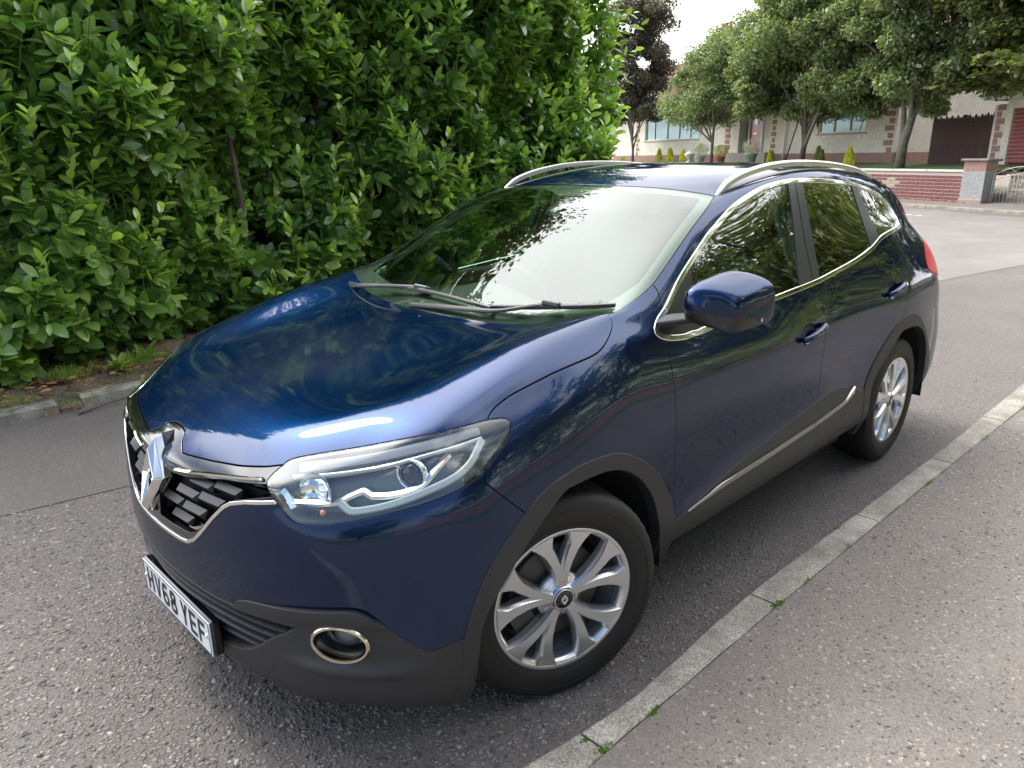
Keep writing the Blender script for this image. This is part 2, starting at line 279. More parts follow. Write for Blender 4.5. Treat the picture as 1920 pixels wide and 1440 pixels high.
def paint_material():
    """coloured metallic base under a clear lacquer"""
    m = bpy.data.materials.new('blue_metallic_paint'); m.use_nodes = True; nt = m.node_tree; nt.nodes.remove(nt.nodes['Principled BSDF'])
    tc = nt.nodes.new('ShaderNodeTexCoord'); C = tc.outputs['Object']
    # metal flake: tiny cells with their own shade
    v = nd(nt, 'ShaderNodeTexVoronoi', _Scale=1800.0); nt.links.new(C, v.inputs['Vector'])
    sp = nt.nodes.new('ShaderNodeSeparateColor'); nt.links.new(v.outputs['Color'], sp.inputs[0])
    mr = nt.nodes.new('ShaderNodeMapRange'); mr.inputs['To Min'].default_value=.5; mr.inputs['To Max'].default_value=1.5; nt.links.new(sp.outputs[0], mr.inputs['Value'])
    sc = nd(nt, 'ShaderNodeVectorMath', operation='SCALE'); sc.inputs[0].default_value = (.0007,.0135,.054); nt.links.new(mr.outputs[0], sc.inputs['Scale'])
    flake = nt.nodes.new('ShaderNodeBsdfGlossy'); flake.inputs['Roughness'].default_value = .29; nt.links.new(sc.outputs[0], flake.inputs['Color'])
    dif = nt.nodes.new('ShaderNodeBsdfDiffuse'); dif.inputs['Color'].default_value = (.0006,.0026,.0095,1)
    base = nt.nodes.new('ShaderNodeAddShader'); nt.links.new(flake.outputs[0], base.inputs[0]); nt.links.new(dif.outputs[0], base.inputs[1])
    # waviness of the lacquer: long soft ripples and fine polishing marks
    n = nd(nt, 'ShaderNodeTexNoise', _Scale=11.0, _Detail=2.0); nt.links.new(C, n.inputs['Vector'])
    bp = nd(nt, 'ShaderNodeBump', _Strength=.045, _Distance=.001); nt.links.new(n.outputs['Fac'], bp.inputs['Height'])
    st = nd(nt, 'ShaderNodeMapping'); st.inputs['Scale'].default_value = (1.0, 3.4, 1.0); st.inputs['Rotation'].default_value = (0,0,.5); nt.links.new(C, st.inputs['Vector'])
    n2 = nd(nt, 'ShaderNodeTexNoise', _Scale=34.0, _Detail=5.0, _Distortion=2.5); nt.links.new(st.outputs[0], n2.inputs['Vector'])
    bp2 = nd(nt, 'ShaderNodeBump', _Strength=.045, _Distance=.0006); nt.links.new(n2.outputs['Fac'], bp2.inputs['Height']); nt.links.new(bp.outputs[0], bp2.inputs['Normal'])
    coat = nt.nodes.new('ShaderNodeBsdfGlossy'); coat.inputs['Roughness'].default_value = .012; nt.links.new(bp2.outputs[0], coat.inputs['Normal'])
    fr = nd(nt, 'ShaderNodeFresnel', _IOR=1.52); nt.links.new(bp2.outputs[0], fr.inputs['Normal'])
    mx = nt.nodes.new('ShaderNodeMixShader'); nt.links.new(fr.outputs[0], mx.inputs[0]); nt.links.new(base.outputs[0], mx.inputs[1]); nt.links.new(coat.outputs[0], mx.inputs[2])
    # specks of dust and dried splashes
    n3 = nd(nt, 'ShaderNodeTexVoronoi', _Scale=34.0); nt.links.new(C, n3.inputs['Vector'])
    s3 = nt.nodes.new('ShaderNodeSeparateColor'); nt.links.new(n3.outputs['Color'], s3.inputs[0])
    th = nd(nt, 'ShaderNodeMath', operation='MULTIPLY'); th.inputs[1].default_value = .055; nt.links.new(s3.outputs[1], th.inputs[0])
    lt = nd(nt, 'ShaderNodeMath', operation='LESS_THAN'); nt.links.new(n3.outputs['Distance'], lt.inputs[0]); nt.links.new(th.outputs[0], lt.inputs[1])
    ml = nd(nt, 'ShaderNodeMath', operation='MULTIPLY'); ml.inputs[1].default_value=.38; nt.links.new(lt.outputs[0], ml.inputs[0])
    ad = nd(nt, 'ShaderNodeMath', operation='ADD'); nt.links.new(ml.outputs[0], ad.inputs[0])
    dn = nd(nt, 'ShaderNodeTexNoise', _Scale=2.5, _Detail=6.0); nt.links.new(C, dn.inputs['Vector'])
    dm = nt.nodes.new('ShaderNodeMapRange'); dm.inputs['From Min'].default_value=.45; dm.inputs['From Max'].default_value=.8; dm.inputs['To Max'].default_value=.035; nt.links.new(dn.outputs['Fac'], dm.inputs['Value']); nt.links.new(dm.outputs[0], ad.inputs[1])
    d = nt.nodes.new('ShaderNodeBsdfDiffuse'); d.inputs[0].default_value = (.33,.30,.27,1)
    m2 = nt.nodes.new('ShaderNodeMixShader'); nt.links.new(ad.outputs[0], m2.inputs[0]); nt.links.new(mx.outputs[0], m2.inputs[1]); nt.links.new(d.outputs[0], m2.inputs[2])
    nt.links.new(m2.outputs[0], nt.nodes['Material Output'].inputs[0])
    MATS['paint'] = m
    return m

def glass_material(name, tint, dark=0.0, rough=0.0, ior=1.52, gain=1.9, refl=(1,1,1)):
    """thin pane: tinted see-through plus Fresnel reflection"""
    m = bpy.data.materials.new(name); m.use_nodes = True; nt = m.node_tree; nt.nodes.remove(nt.nodes['Principled BSDF'])
    t = nt.nodes.new('ShaderNodeBsdfTransparent'); t.inputs[0].default_value = (*tint, 1)
    g = nt.nodes.new('ShaderNodeBsdfGlossy'); g.inputs['Roughness'].default_value = rough; g.inputs['Color'].default_value = (*refl, 1)
    fr = nd(nt, 'ShaderNodeFresnel', _IOR=ior)
    # a pane reflects the same from either side, and at both of its faces
    ge = nt.nodes.new('ShaderNodeNewGeometry'); mi = nt.nodes.new('ShaderNodeMix'); mi.inputs['A'].default_value = ior; mi.inputs['B'].default_value = 1/ior
    nt.links.new(ge.outputs['Backfacing'], mi.inputs['Factor']); nt.links.new(mi.outputs['Result'], fr.inputs['IOR'])
    a = nd(nt, 'ShaderNodeMath', operation='MULTIPLY'); a.inputs[1].default_value = gain; a.use_clamp = True
    nt.links.new(fr.outputs[0], a.inputs[0])
    mx = nt.nodes.new('ShaderNodeMixShader'); nt.links.new(a.outputs[0], mx.inputs[0]); nt.links.new(t.outputs[0], mx.inputs[1]); nt.links.new(g.outputs[0], mx.inputs[2])
    nt.links.new(mx.outputs[0], nt.nodes['Material Output'].inputs[0])
    MATS[name] = m
    return m

paint_material()
glass_material('windscreen_glass', (.66,.83,.71), gain=1.3, refl=(.90,.94,.90))
glass_material('side_glass', (.45,.62,.52), ior=1.75)
glass_material('privacy_glass', (.05,.055,.055), ior=1.75)
glass_material('lamp_lens', (.93,.95,.95), ior=1.55)
simple('plastic', (.024,.0245,.026), rough=.55, bump=.25, bscale=900, var=.12, vscale=5)
simple('gloss_black', (.006,.006,.007), rough=.08, coat=.6)
simple('satin_black', (.018,.018,.019), rough=.32)
simple('slat_black', (.011,.011,.012), rough=.42)
simple('pillar_black', (.035,.035,.037), rough=.30, bump=.05)
simple('chrome', (.80,.80,.78), rough=.06, metal=1)
simple('chrome_dark', (.62,.57,.48), rough=.12, metal=1)
simple('shroud_grey', (.28,.29,.30), rough=.3, coat=.4)
simple('rail_silver', (.55,.56,.56), rough=.30, metal=.9)
simple('gap_black', (.003,.003,.004), rough=.8)
simple('liner', (.006,.006,.0065), rough=.9, bump=.3, bscale=120)
simple('tyre', (.010,.0098,.0095), rough=.62, bump=.25, bscale=260, var=.25, vscale=6)
simple('alloy', (.68,.69,.70), rough=.24, metal=.85, coat=.6, bump=.02)
simple('steel', (.35,.33,.31), rough=.35, metal=1, var=.2)
simple('brake_iron', (.10,.095,.09), rough=.6, metal=.7)
simple('lamp_chrome', (.86,.88,.90), rough=.10, metal=1)
simple('lamp_black', (.19,.195,.19), rough=.25, metal=.3, coat=.3)
simple('drl_white', (.46,.50,.47), rough=.22, coat=.6)
simple('amber', (.75,.20,.03), rough=.2, coat=.5)
simple('red_lens', (.60,.006,.010), rough=.35, spec=.2)
simple('plate_white', (.72,.76,.78), rough=.28, coat=.3)
simple('plate_ink', (.008,.008,.009), rough=.4)
simple('cabin_dark', (.030,.030,.032), rough=.8, bump=.2, bscale=500)
simple('cabin_grey', (.30,.32,.30), rough=.85, bump=.2, bscale=500)
simple('belt_web', (.25,.26,.25), rough=.8)
simple('mirror_glass', (.8,.82,.82), rough=.01, metal=1)
simple('disc_chrome', (.5,.5,.5), rough=.25, metal=1)
# ---------------------------------------------------------------- mesh helpers (numpy surfaces that can be trimmed along curves)
class Surf:
    def __init__(s, P, N, T, G):
        s.P, s.N, s.T, s.G = P, N, T, G
    def compact(s):
        if len(s.T) == 0: return Surf(np.zeros((0,3)), np.zeros((0,3)), np.zeros((0,3),int), np.zeros(0,int))
        u, inv = np.unique(s.T.ravel(), return_inverse=True)
        return Surf(s.P[u], s.N[u], inv.reshape(-1,3), s.G)
    def sub(s, mask): return Surf(s.P, s.N, s.T[mask], s.G[mask]).compact()

def join_surf(lst):
    lst = [m for m in lst if len(m.T)]
    if not lst: return None
    off = 0; P=[];N=[];T=[];G=[]
    for m in lst:
        P.append(m.P); N.append(m.N); T.append(m.T+off); G.append(m.G); off += len(m.P)
    P=np.concatenate(P);N=np.concatenate(N);T=np.concatenate(T);G=np.concatenate(G)
    key = np.round(P*50000).astype(np.int64)
    _, first, inv = np.unique(key, axis=0, return_index=True, return_inverse=True)
    inv = inv.ravel()
    T = inv[T]
    ok = (T[:,0]!=T[:,1])&(T[:,1]!=T[:,2])&(T[:,0]!=T[:,2])
    return Surf(P[first], N[first], T[ok], G[ok])

def cut(m, f, sel=None):
    """split m along f=0 -> (f<0 part, f>0 part); triangles outside sel go to the second part"""
    T, G = m.T, m.G
    if sel is None: sel = np.ones(len(T), bool)
    f = np.where(np.abs(f) < 1e-6, 1e-6, f)
    ft = f[T]; neg = (ft < 0).sum(1)
    neg = np.where(sel, neg, 0)
    inn = neg == 3; out = neg == 0; mix = ~(inn | out)
    P = list(); N = list(); base = len(m.P); cache = {}
    Ti = []; Gi = []; To = []; Go = []
    def mid(a, b):
        k = (a, b) if a < b else (b, a)
        if k not in cache:
            a, b = k
            t = f[a]/(f[a]-f[b])
            P.append(m.P[a]+(m.P[b]-m.P[a])*t); n = m.N[a]+(m.N[b]-m.N[a])*t; N.append(n/np.linalg.norm(n))
            cache[k] = base+len(P)-1
        return cache[k]
    for i in np.nonzero(mix)[0]:
        a, b, c = T[i].tolist(); s = [f[a] < 0, f[b] < 0, f[c] < 0]
        if sum(s) == 1: 
            while not (f[a] < 0): a, b, c = b, c, a
            ab, ca = mid(a, b), mid(c, a)
            Ti.append((a, ab, ca)); Gi.append(G[i]); To += [(ab, b, c), (ab, c, ca)]; Go += [G[i]]*2
        else:
            while f[a] < 0: a, b, c = b, c, a
            ab, ca = mid(a, b), mid(c, a)
            To.append((a, ab, ca)); Go.append(G[i]); Ti += [(ab, b, c), (ab, c, ca)]; Gi += [G[i]]*2
    PP = np.concatenate([m.P, np.array(P).reshape(-1,3)]); NN = np.concatenate([m.N, np.array(N).reshape(-1,3)])
    def mk(mask, Tx, Gx):
        t = np.concatenate([T[mask], np.array(Tx, int).reshape(-1,3)]); g = np.concatenate([G[mask], np.array(Gx, int)])
        return Surf(PP, NN, t, g).compact()
    return mk(inn, Ti, Gi), mk(out, To, Go)

def crom(pts, n=8, closed=False):
    p = np.array(pts, float); out = []
    L = len(p)
    rng = range(L if closed else L-1)
    for i in rng:
        p1, p2 = p[i], p[(i+1) % L]
        p0 = p[i-1] if (closed or i > 0) else 2*p1-p2
        p3 = p[(i+2) % L] if (closed or i+2 < L) else 2*p2-p1
        for k in range(n):
            t = k/n
            out.append(.5*((2*p1)+(-p0+p2)*t+(2*p0-5*p1+4*p2-p3)*t*t+(-p0+3*p1-3*p2+p3)*t**3))
    if not closed: out.append(p[-1])
    return np.array(out)

def seg_dist(Q, poly, closed=True):
    Pn = np.array(poly, float); A = Pn; B = np.roll(Pn, -1, 0)
    if not closed: A, B = A[:-1], B[:-1]
    D = np.full(len(Q), 1e9)
    for a, b in zip(A, B):
        ab = b-a; l = ab@ab
        if l < 1e-14: continue
        t = np.clip(((Q-a)@ab)/l, 0, 1)
        d = np.linalg.norm(Q-(a+t[:,None]*ab), axis=1); D = np.minimum(D, d)
    return D
def inside(Q, poly):
    Pn = np.array(poly, float); x, y = Q[:,0], Q[:,1]; c = np.zeros(len(Q), bool)
    j = len(Pn)-1
    for i in range(len(Pn)):
        xi, yi = Pn[i]; xj, yj = Pn[j]
        if yi != yj:
            c ^= ((yi > y) != (yj > y)) & (x < (xj-xi)*(y-yi)/(yj-yi)+xi)
        j = i
    return c
def sdf(Q, poly):
    d = seg_dist(Q, poly)
    return np.where(inside(Q, poly), -d, d)

def flange(m, depth=.012, r=.0014, ymid=True):
    """fold the free edges of a panel inwards with a small rounded lip"""
    T = m.T; E = np.concatenate([T[:,[0,1]], T[:,[1,2]], T[:,[2,0]]])
    key = np.sort(E, axis=1); k = key[:,0].astype(np.int64)*(len(m.P)+1)+key[:,1]
    _, idx, cnt = np.unique(k, return_index=True, return_counts=True)
    be = E[idx[cnt == 1]]
    if ymid: 
        on = np.abs(m.P[:,1]) < 1e-5
        be = be[~(on[be[:,0]] & on[be[:,1]])]
    if len(be) == 0: return m
    d = m.P[be[:,1]]-m.P[be[:,0]]
    l = np.linalg.norm(d, axis=1, keepdims=True); d = d/np.maximum(l, 1e-9)
    b = np.cross(d, (m.N[be[:,0]]+m.N[be[:,1]])/2)
    acc = np.zeros_like(m.P)
    np.add.at(acc, be[:,0], b); np.add.at(acc, be[:,1], b)
    vs = np.unique(be)
    bb = acc[vs]; bb /= np.maximum(np.linalg.norm(bb, axis=1, keepdims=True), 1e-9)
    n = m.N[vs]; p = m.P[vs]
    P1 = p+bb*r-n*r; P2 = P1-n*depth
    if ymid:
        o = np.abs(p[:,1]) < 1e-5
        P1[o,1] = 0; P2[o,1] = 0
    nb = len(m.P); nv = len(vs); mp = -np.ones(len(m.P), int); mp[vs] = np.arange(nv)
    a, c = mp[be[:,0]], mp[be[:,1]]
    T1 = np.stack([be[:,1], be[:,0], nb+a], 1); T2 = np.stack([be[:,1], nb+a, nb+c], 1)
    T3 = np.stack([nb+c, nb+a, nb+nv+a], 1); T4 = np.stack([nb+c, nb+nv+a, nb+nv+c], 1)
    Tn = np.concatenate([T, T1, T2, T3, T4])
    return Surf(np.concatenate([m.P, P1, P2]), np.concatenate([m.N, bb, bb]), Tn, np.concatenate([m.G, np.full(len(Tn)-len(T), 9)]))

def mirror_surf(m):
    s = np.array([1,-1,1.])
    return Surf(m.P*s, m.N*s, m.T[:, ::-1].copy(), m.G)
def offset(m, d): return Surf(m.P+m.N*d, m.N, m.T, m.G)

def mesh_from(name, P, F, mat=None, N=None, smooth=True):
    me = bpy.data.meshes.new(name)
    P = np.asarray(P, float)
    if isinstance(F, np.ndarray) and F.ndim == 2:
        nf, k = F.shape
        me.vertices.add(len(P)); me.vertices.foreach_set('co', P.ravel())
        me.loops.add(nf*k); me.loops.foreach_set('vertex_index', F.ravel().astype(np.int32))
        me.polygons.add(nf); me.polygons.foreach_set('loop_start', np.arange(0, nf*k, k, dtype=np.int32))
        me.update(calc_edges=True)
    else:
        me.from_pydata([tuple(p) for p in P], [], [tuple(f) for f in F])
    if smooth: me.polygons.foreach_set('use_smooth', [True]*len(me.polygons))
    if mat: me.materials.append(mat)
    if N is not None:
        me.normals_split_custom_set_from_vertices([tuple(n) for n in N])
    return me

def link(name, me, parent=None, loc=None, rot=None):
    o = bpy.data.objects.new(name, me); COL.objects.link(o)
    if parent: o.parent = parent
    if loc is not None: o.location = loc
    if rot is not None: o.rotation_euler = rot
    return o
def surf_obj(name, m, mat, parent=None):
    return link(name, mesh_from(name, m.P, m.T, mat, m.N), parent)
def empty(name, parent=None, loc=(0,0,0), rot=(0,0,0)):
    o = link(name, None, parent, loc, rot); o.empty_display_size = .2; return o
def tag(o, label=None, cat=None, group=None, kind=None):
    if label: o['label'] = label
    if cat: o['category'] = cat
    if group: o['group'] = group
    if kind: o['kind'] = kind
    return o

class MB:
    """collects primitive shapes into one mesh"""
    def __init__(s): s.v = []; s.f = []; s.sm = []
    def add(s, v, f, smooth=False):
        b = len(s.v); s.v += [tuple(p) for p in v]; s.f += [tuple(i+b for i in q) for q in f]; s.sm += [smooth]*len(f)
    def box(s, c, d, rot=None, bev=0.0):
        x, y, z = d[0]/2, d[1]/2, d[2]/2
        if bev > 0:
            b = bev; V = []
            for sx in (-1,1):
                for sy in (-1,1):
                    for sz in (-1,1):
                        V += [(sx*x, sy*(y-b), sz*(z-b)), (sx*(x-b), sy*y, sz*(z-b)), (sx*(x-b), sy*(y-b), sz*z)]
            bm = bmesh.new(); vs = [bm.verts.new(p) for p in V]; r = bmesh.ops.convex_hull(bm, input=vs)
            bm.verts.index_update(); V = [v.co.copy() for v in bm.verts]; F = [[w.index for w in f.verts] for f in bm.faces]; bm.free()
        else:
            V = [(sx*x, sy*y, sz*z) for sx in (-1,1) for sy in (-1,1) for sz in (-1,1)]
            F = [(0,1,3,2),(4,6,7,5),(0,4,5,1),(2,3,7,6),(0,2,6,4),(1,5,7,3)]
        c = Vector(c)
        if rot is not None: V = [rot@Vector(p)+c for p in V]
        else: V = [Vector(p)+c for p in V]
        s.add(V, F)
    def tube(s, pts, r, n=8, caps=True, smooth=True, squash=None):
        pts = [Vector(p) for p in pts]; m = len(pts); V = []
        rr = r if hasattr(r, '__len__') else [r]*m
        up = None
        for i, p in enumerate(pts):
            t = (pts[min(i+1, m-1)]-pts[max(i-1, 0)]).normalized()
            if up is None:
                up = Vector((0,0,1)) if abs(t.z) < .9 else Vector((1,0,0))
            a = (up-t*up.dot(t)).normalized(); b = t.cross(a); up = a
            for k in range(n):
                an = 2*math.pi*k/n
                q = a*math.cos(an)*rr[i]*(squash or 1)+b*math.sin(an)*rr[i]
                V.append(p+q)
        F = []
        for i in range(m-1):
            for k in range(n): F.append((i*n+k, i*n+(k+1)%n, (i+1)*n+(k+1)%n, (i+1)*n+k))
        if caps: F += [tuple(range(n))[::-1], tuple(range((m-1)*n, m*n))]
        s.add(V, F, smooth)
    def lathe(s, prof, n=32, M=None, closed=False, smooth=True):
        V = []; F = []; m = len(prof)
        for r, h in prof:
            for k in range(n):
                a = 2*math.pi*k/n; p = Vector((r*math.cos(a), r*math.sin(a), h))
                V.append(M@p if M else p)
        for i in range(m if closed else m-1):
            j = (i+1) % m
            for k in range(n): F.append((i*n+k, i*n+(k+1)%n, j*n+(k+1)%n, j*n+k))
        s.add(V, F, smooth)
    def prism(s, poly, h0, h1, M=None, smooth=False):
        n = len(poly); V = [Vector((x, y, h0)) for x, y in poly]+[Vector((x, y, h1)) for x, y in poly]
        if M: V = [M@p for p in V]
        F = [tuple(range(n))[::-1], tuple(range(n, 2*n))]+[(i, (i+1)%n, n+(i+1)%n, n+i) for i in range(n)]
        s.add(V, F, smooth)
    def mesh(s, name, mat=None):
        me = bpy.data.meshes.new(name); me.from_pydata(s.v, [], s.f)
        me.polygons.foreach_set('use_smooth', s.sm)
        for m in (mat if isinstance(mat, (list, tuple)) else [mat]):
            if m: me.materials.append(m)
        return me
    def build(s, name, mat=None, parent=None, loc=None, rot=None):
        return link(name, s.mesh(name, mat), parent, loc, rot)

def sweep(curve, normals, prof, closed=False, name='trim', mat=None, parent=None, smooth=True):
    """sweep a 2-D profile (across, out) along a curve lying on a surface with given normals"""
    C = np.array(curve); Nn = np.array(normals); m = len(C); k = len(prof); V = []
    for i in range(m):
        a = C[(i-1) % m] if (closed or i > 0) else C[i]; b = C[(i+1) % m] if (closed or i < m-1) else C[i]
        t = b-a; t /= np.linalg.norm(t)+1e-12
        n = Nn[i]-t*(Nn[i]@t); n /= np.linalg.norm(n)+1e-12
        s_ = np.cross(n, t)
        for (u, w) in prof: V.append(C[i]+s_*u+n*w)
    F = []
    for i in range(m if closed else m-1):
        j = (i+1) % m
        for q in range(k): F.append((i*k+q, i*k+(q+1)%k, j*k+(q+1)%k, j*k+q))
    if not closed: F += [tuple(range(k))[::-1], tuple(range((m-1)*k, m*k))]
    me = bpy.data.meshes.new(name); me.from_pydata([tuple(v) for v in V], [], F)
    bm = bmesh.new(); bm.from_mesh(me); bmesh.ops.recalc_face_normals(bm, faces=bm.faces); bm.to_mesh(me); bm.free()
    me.polygons.foreach_set('use_smooth', [smooth]*len(me.polygons))
    if mat: me.materials.append(mat)
    if smooth:
        try: me.set_sharp_from_angle(angle=R(40))
        except Exception: pass
    return link(name, me, parent)
# ---------------------------------------------------------------- ground, kerbs, verge
rng = np.random.default_rng(7); random.seed(7)

def asphalt(name, base, chip=1.0, scale=62.0, light=.5, bump=.5, big=.5):
    m, nt, b = node_mat(name); setp(b, rough=.78)
    b.inputs['Specular IOR Level'].default_value = .35
    tc = nt.nodes.new('ShaderNodeTexCoord'); C = tc.outputs['Object']
    wob = nd(nt, 'ShaderNodeTexNoise', _Scale=30.0, _Detail=2.0); nt.links.new(C, wob.inputs['Vector'])
    va = nd(nt, 'ShaderNodeVectorMath', operation='MULTIPLY_ADD'); va.inputs[1].default_value = (.012,.012,0); nt.links.new(wob.outputs['Color'], va.inputs[0]); nt.links.new(C, va.inputs[2])
    v1 = nd(nt, 'ShaderNodeTexVoronoi', _Scale=scale); nt.links.new(va.outputs[0], v1.inputs['Vector'])
    ve = nd(nt, 'ShaderNodeTexVoronoi', _Scale=scale, feature='DISTANCE_TO_EDGE'); nt.links.new(va.outputs[0], ve.inputs['Vector'])
    v2 = nd(nt, 'ShaderNodeTexVoronoi', _Scale=scale*2.7); nt.links.new(C, v2.inputs['Vector'])
    big_n = nd(nt, 'ShaderNodeTexNoise', _Scale=.9, _Detail=6.0, _Roughness=.6); nt.links.new(C, big_n.inputs['Vector'])
    fine = nd(nt, 'ShaderNodeTexNoise', _Scale=420.0, _Detail=3.0); nt.links.new(C, fine.inputs['Vector'])
    sep = nd(nt, 'ShaderNodeSeparateColor'); nt.links.new(v1.outputs['Color'], sep.inputs[0])
    # chip mask: some cells are exposed stones
    def mr(src, a, b_, c, d):
        n = nt.nodes.new('ShaderNodeMapRange'); n.inputs['From Min'].default_value=a; n.inputs['From Max'].default_value=b_; n.inputs['To Min'].default_value=c; n.inputs['To Max'].default_value=d; nt.links.new(src, n.inputs['Value']); return n.outputs[0]
    def ml(op, a, b_):
        n = nt.nodes.new('ShaderNodeMath'); n.operation = op
        for i, v in enumerate((a, b_)):
            if isinstance(v, (int, float)): n.inputs[i].default_value = v
            else: nt.links.new(v, n.inputs[i])
        return n.outputs[0]
    edge = mr(ve.outputs['Distance'], .05, .22, 0, 1)
    sel = mr(sep.outputs[0], 1-chip*.45, 1-chip*.45+.02, 0, 1)
    stone = ml('MULTIPLY', edge, sel)
    shade = mr(sep.outputs[1], 0, 1, .80, 1.10+light)
    mixv = ml('ADD', ml('MULTIPLY', stone, ml('SUBTRACT', shade, .82)), .82)
    s2 = nd(nt, 'ShaderNodeSeparateColor'); nt.links.new(v2.outputs['Color'], s2.inputs[0])
    small = mr(s2.outputs[0], 0, 1, .78, 1.22)
    tot = ml('MULTIPLY', ml('MULTIPLY', mixv, small), ml('MULTIPLY', mr(big_n.outputs['Fac'], .3, .7, 1-.22*big, 1+.22*big), mr(fine.outputs['Fac'], .3, .7, .82, 1.18)))
    # a few stones are reddish or pale
    hs = nd(nt, 'ShaderNodeMix', data_type='RGBA'); hs.inputs['A'].default_value = (*base, 1); hs.inputs['B'].default_value = (base[0]*1.35, base[1]*1.0, base[2]*.85, 1)
    nt.links.new(ml('MULTIPLY', mr(sep.outputs[2], .965, .98, 0, 1), stone), hs.inputs['Factor'])
    sc = nd(nt, 'ShaderNodeVectorMath', operation='SCALE'); nt.links.new(hs.outputs['Result'], sc.inputs[0]); nt.links.new(tot, sc.inputs['Scale']); nt.links.new(sc.outputs[0], b.inputs['Base Color'])
    h = ml('ADD', ml('MULTIPLY', ml('MULTIPLY', stone, mr(sep.outputs[1], 0, 1, .4, 1.0)), 1.0), ml('MULTIPLY', fine.outputs['Fac'], .15))
    h = ml('ADD', h, ml('MULTIPLY', mr(v2.outputs['Distance'], 0, .6, 1, 0), .35))
    bp = nd(nt, 'ShaderNodeBump', _Strength=bump, _Distance=.006); nt.links.new(h, bp.inputs['Height']); nt.links.new(bp.outputs[0], b.inputs['Normal'])
    MATS[name] = m; return m

def speckle(name, a, b_, scale=260.0, rough=.85, stain=.25, bump=.4):
    m, nt, b = node_mat(name); setp(b, rough=rough)
    tc = nt.nodes.new('ShaderNodeTexCoord'); C = tc.outputs['Object']
    v = nd(nt, 'ShaderNodeTexVoronoi', _Scale=scale); nt.links.new(C, v.inputs['Vector']); s = nd(nt, 'ShaderNodeSeparateColor'); nt.links.new(v.outputs['Color'], s.inputs[0])
    n = nd(nt, 'ShaderNodeTexNoise', _Scale=5.0, _Detail=7.0, _Roughness=.65); nt.links.new(C, n.inputs['Vector'])
    mx = nd(nt, 'ShaderNodeMix', data_type='RGBA'); mx.inputs['A'].default_value=(*a,1); mx.inputs['B'].default_value=(*b_,1); nt.links.new(s.outputs[0], mx.inputs['Factor'])
    r = nt.nodes.new('ShaderNodeMapRange'); r.inputs['From Min'].default_value=.35; r.inputs['From Max'].default_value=.65; r.inputs['To Min'].default_value=1-stain; r.inputs['To Max'].default_value=1+stain*.6; nt.links.new(n.outputs['Fac'], r.inputs['Value'])
    sc = nd(nt, 'ShaderNodeVectorMath', operation='SCALE'); nt.links.new(mx.outputs['Result'], sc.inputs[0]); nt.links.new(r.outputs[0], sc.inputs['Scale']); nt.links.new(sc.outputs[0], b.inputs['Base Color'])
    bp = nd(nt, 'ShaderNodeBump', _Strength=bump, _Distance=.003); nt.links.new(s.outputs[1], bp.inputs['Height']); nt.links.new(bp.outputs[0], b.inputs['Normal'])
    MATS[name] = m; return m

asphalt('road_near', (.172,.152,.137), chip=1.05, scale=66, light=.65, bump=1.1)
asphalt('road_smooth', (.158,.140,.127), chip=.8, scale=95, light=.4, bump=.7)
asphalt('pavement_asphalt', (.200,.174,.152), chip=.45, scale=66, light=.5, bump=.5)
asphalt('road_far', (.215,.195,.176), chip=.4, scale=90, light=.2, bump=.3, big=.8)
speckle('kerb_stone', (.17,.152,.125), (.45,.41,.345), stain=.4, bump=.8)
speckle('old_kerb', (.14,.14,.10), (.34,.32,.27), stain=.6)
speckle('soil', (.07,.052,.035), (.22,.165,.11), scale=90, stain=.5, bump=.9)
speckle('moss', (.10,.16,.02), (.20,.27,.05), scale=200, bump=1.0)
speckle('joint_dirt', (.03,.028,.022), (.07,.06,.045), scale=300)

def leaf_mat(name, dark, light, rough=.30, trans=.35, attr=True, spec=.5, coat=0.0, sat_back=True):
    m, nt, b = node_mat(name); setp(b, rough=rough); b.inputs['Specular IOR Level'].default_value = spec
    if coat: b.inputs['Coat Weight'].default_value = coat; b.inputs['Coat Roughness'].default_value = .18
    mx = nd(nt, 'ShaderNodeMix', data_type='RGBA'); mx.inputs['A'].default_value=(*dark,1); mx.inputs['B'].default_value=(*light,1)
    if attr:
        at = nt.nodes.new('ShaderNodeAttribute'); at.attribute_name = 'tint'; nt.links.new(at.outputs['Fac'], mx.inputs['Factor'])
    geo = nt.nodes.new('ShaderNodeNewGeometry')
    r = nt.nodes.new('ShaderNodeMapRange'); r.inputs['To Min'].default_value=.72; r.inputs['To Max'].default_value=1.30; nt.links.new(geo.outputs['Random Per Island'], r.inputs['Value'])
    sc = nd(nt, 'ShaderNodeVectorMath', operation='SCALE'); nt.links.new(mx.outputs['Result'], sc.inputs[0]); nt.links.new(r.outputs[0], sc.inputs['Scale'])
    nt.links.new(sc.outputs[0], b.inputs['Base Color'])
    tr = nt.nodes.new('ShaderNodeBsdfTranslucent'); s2 = nd(nt, 'ShaderNodeVectorMath', operation='MULTIPLY'); s2.inputs[1].default_value=(1.9,2.1,.8); nt.links.new(sc.outputs[0], s2.inputs[0]); nt.links.new(s2.outputs[0], tr.inputs[0])
    ms = nt.nodes.new('ShaderNodeMixShader'); ms.inputs[0].default_value = trans; nt.links.new(b.outputs[0], ms.inputs[1]); nt.links.new(tr.outputs[0], ms.inputs[2])
    nt.links.new(ms.outputs[0], nt.nodes['Material Output'].inputs[0])
    MATS[name] = m; return m
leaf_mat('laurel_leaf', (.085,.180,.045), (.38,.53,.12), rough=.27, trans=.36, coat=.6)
leaf_mat('grass_blade', (.08,.15,.025), (.26,.36,.07), rough=.5, trans=.35)
leaf_mat('dead_leaf', (.17,.10,.06), (.55,.22,.07), rough=.6, trans=.15)
leaf_mat('tree_leaf', (.098,.135,.062), (.29,.33,.155), rough=.42, trans=.28)
leaf_mat('copper_leaf', (.065,.058,.045), (.19,.16,.12), rough=.42, trans=.2)
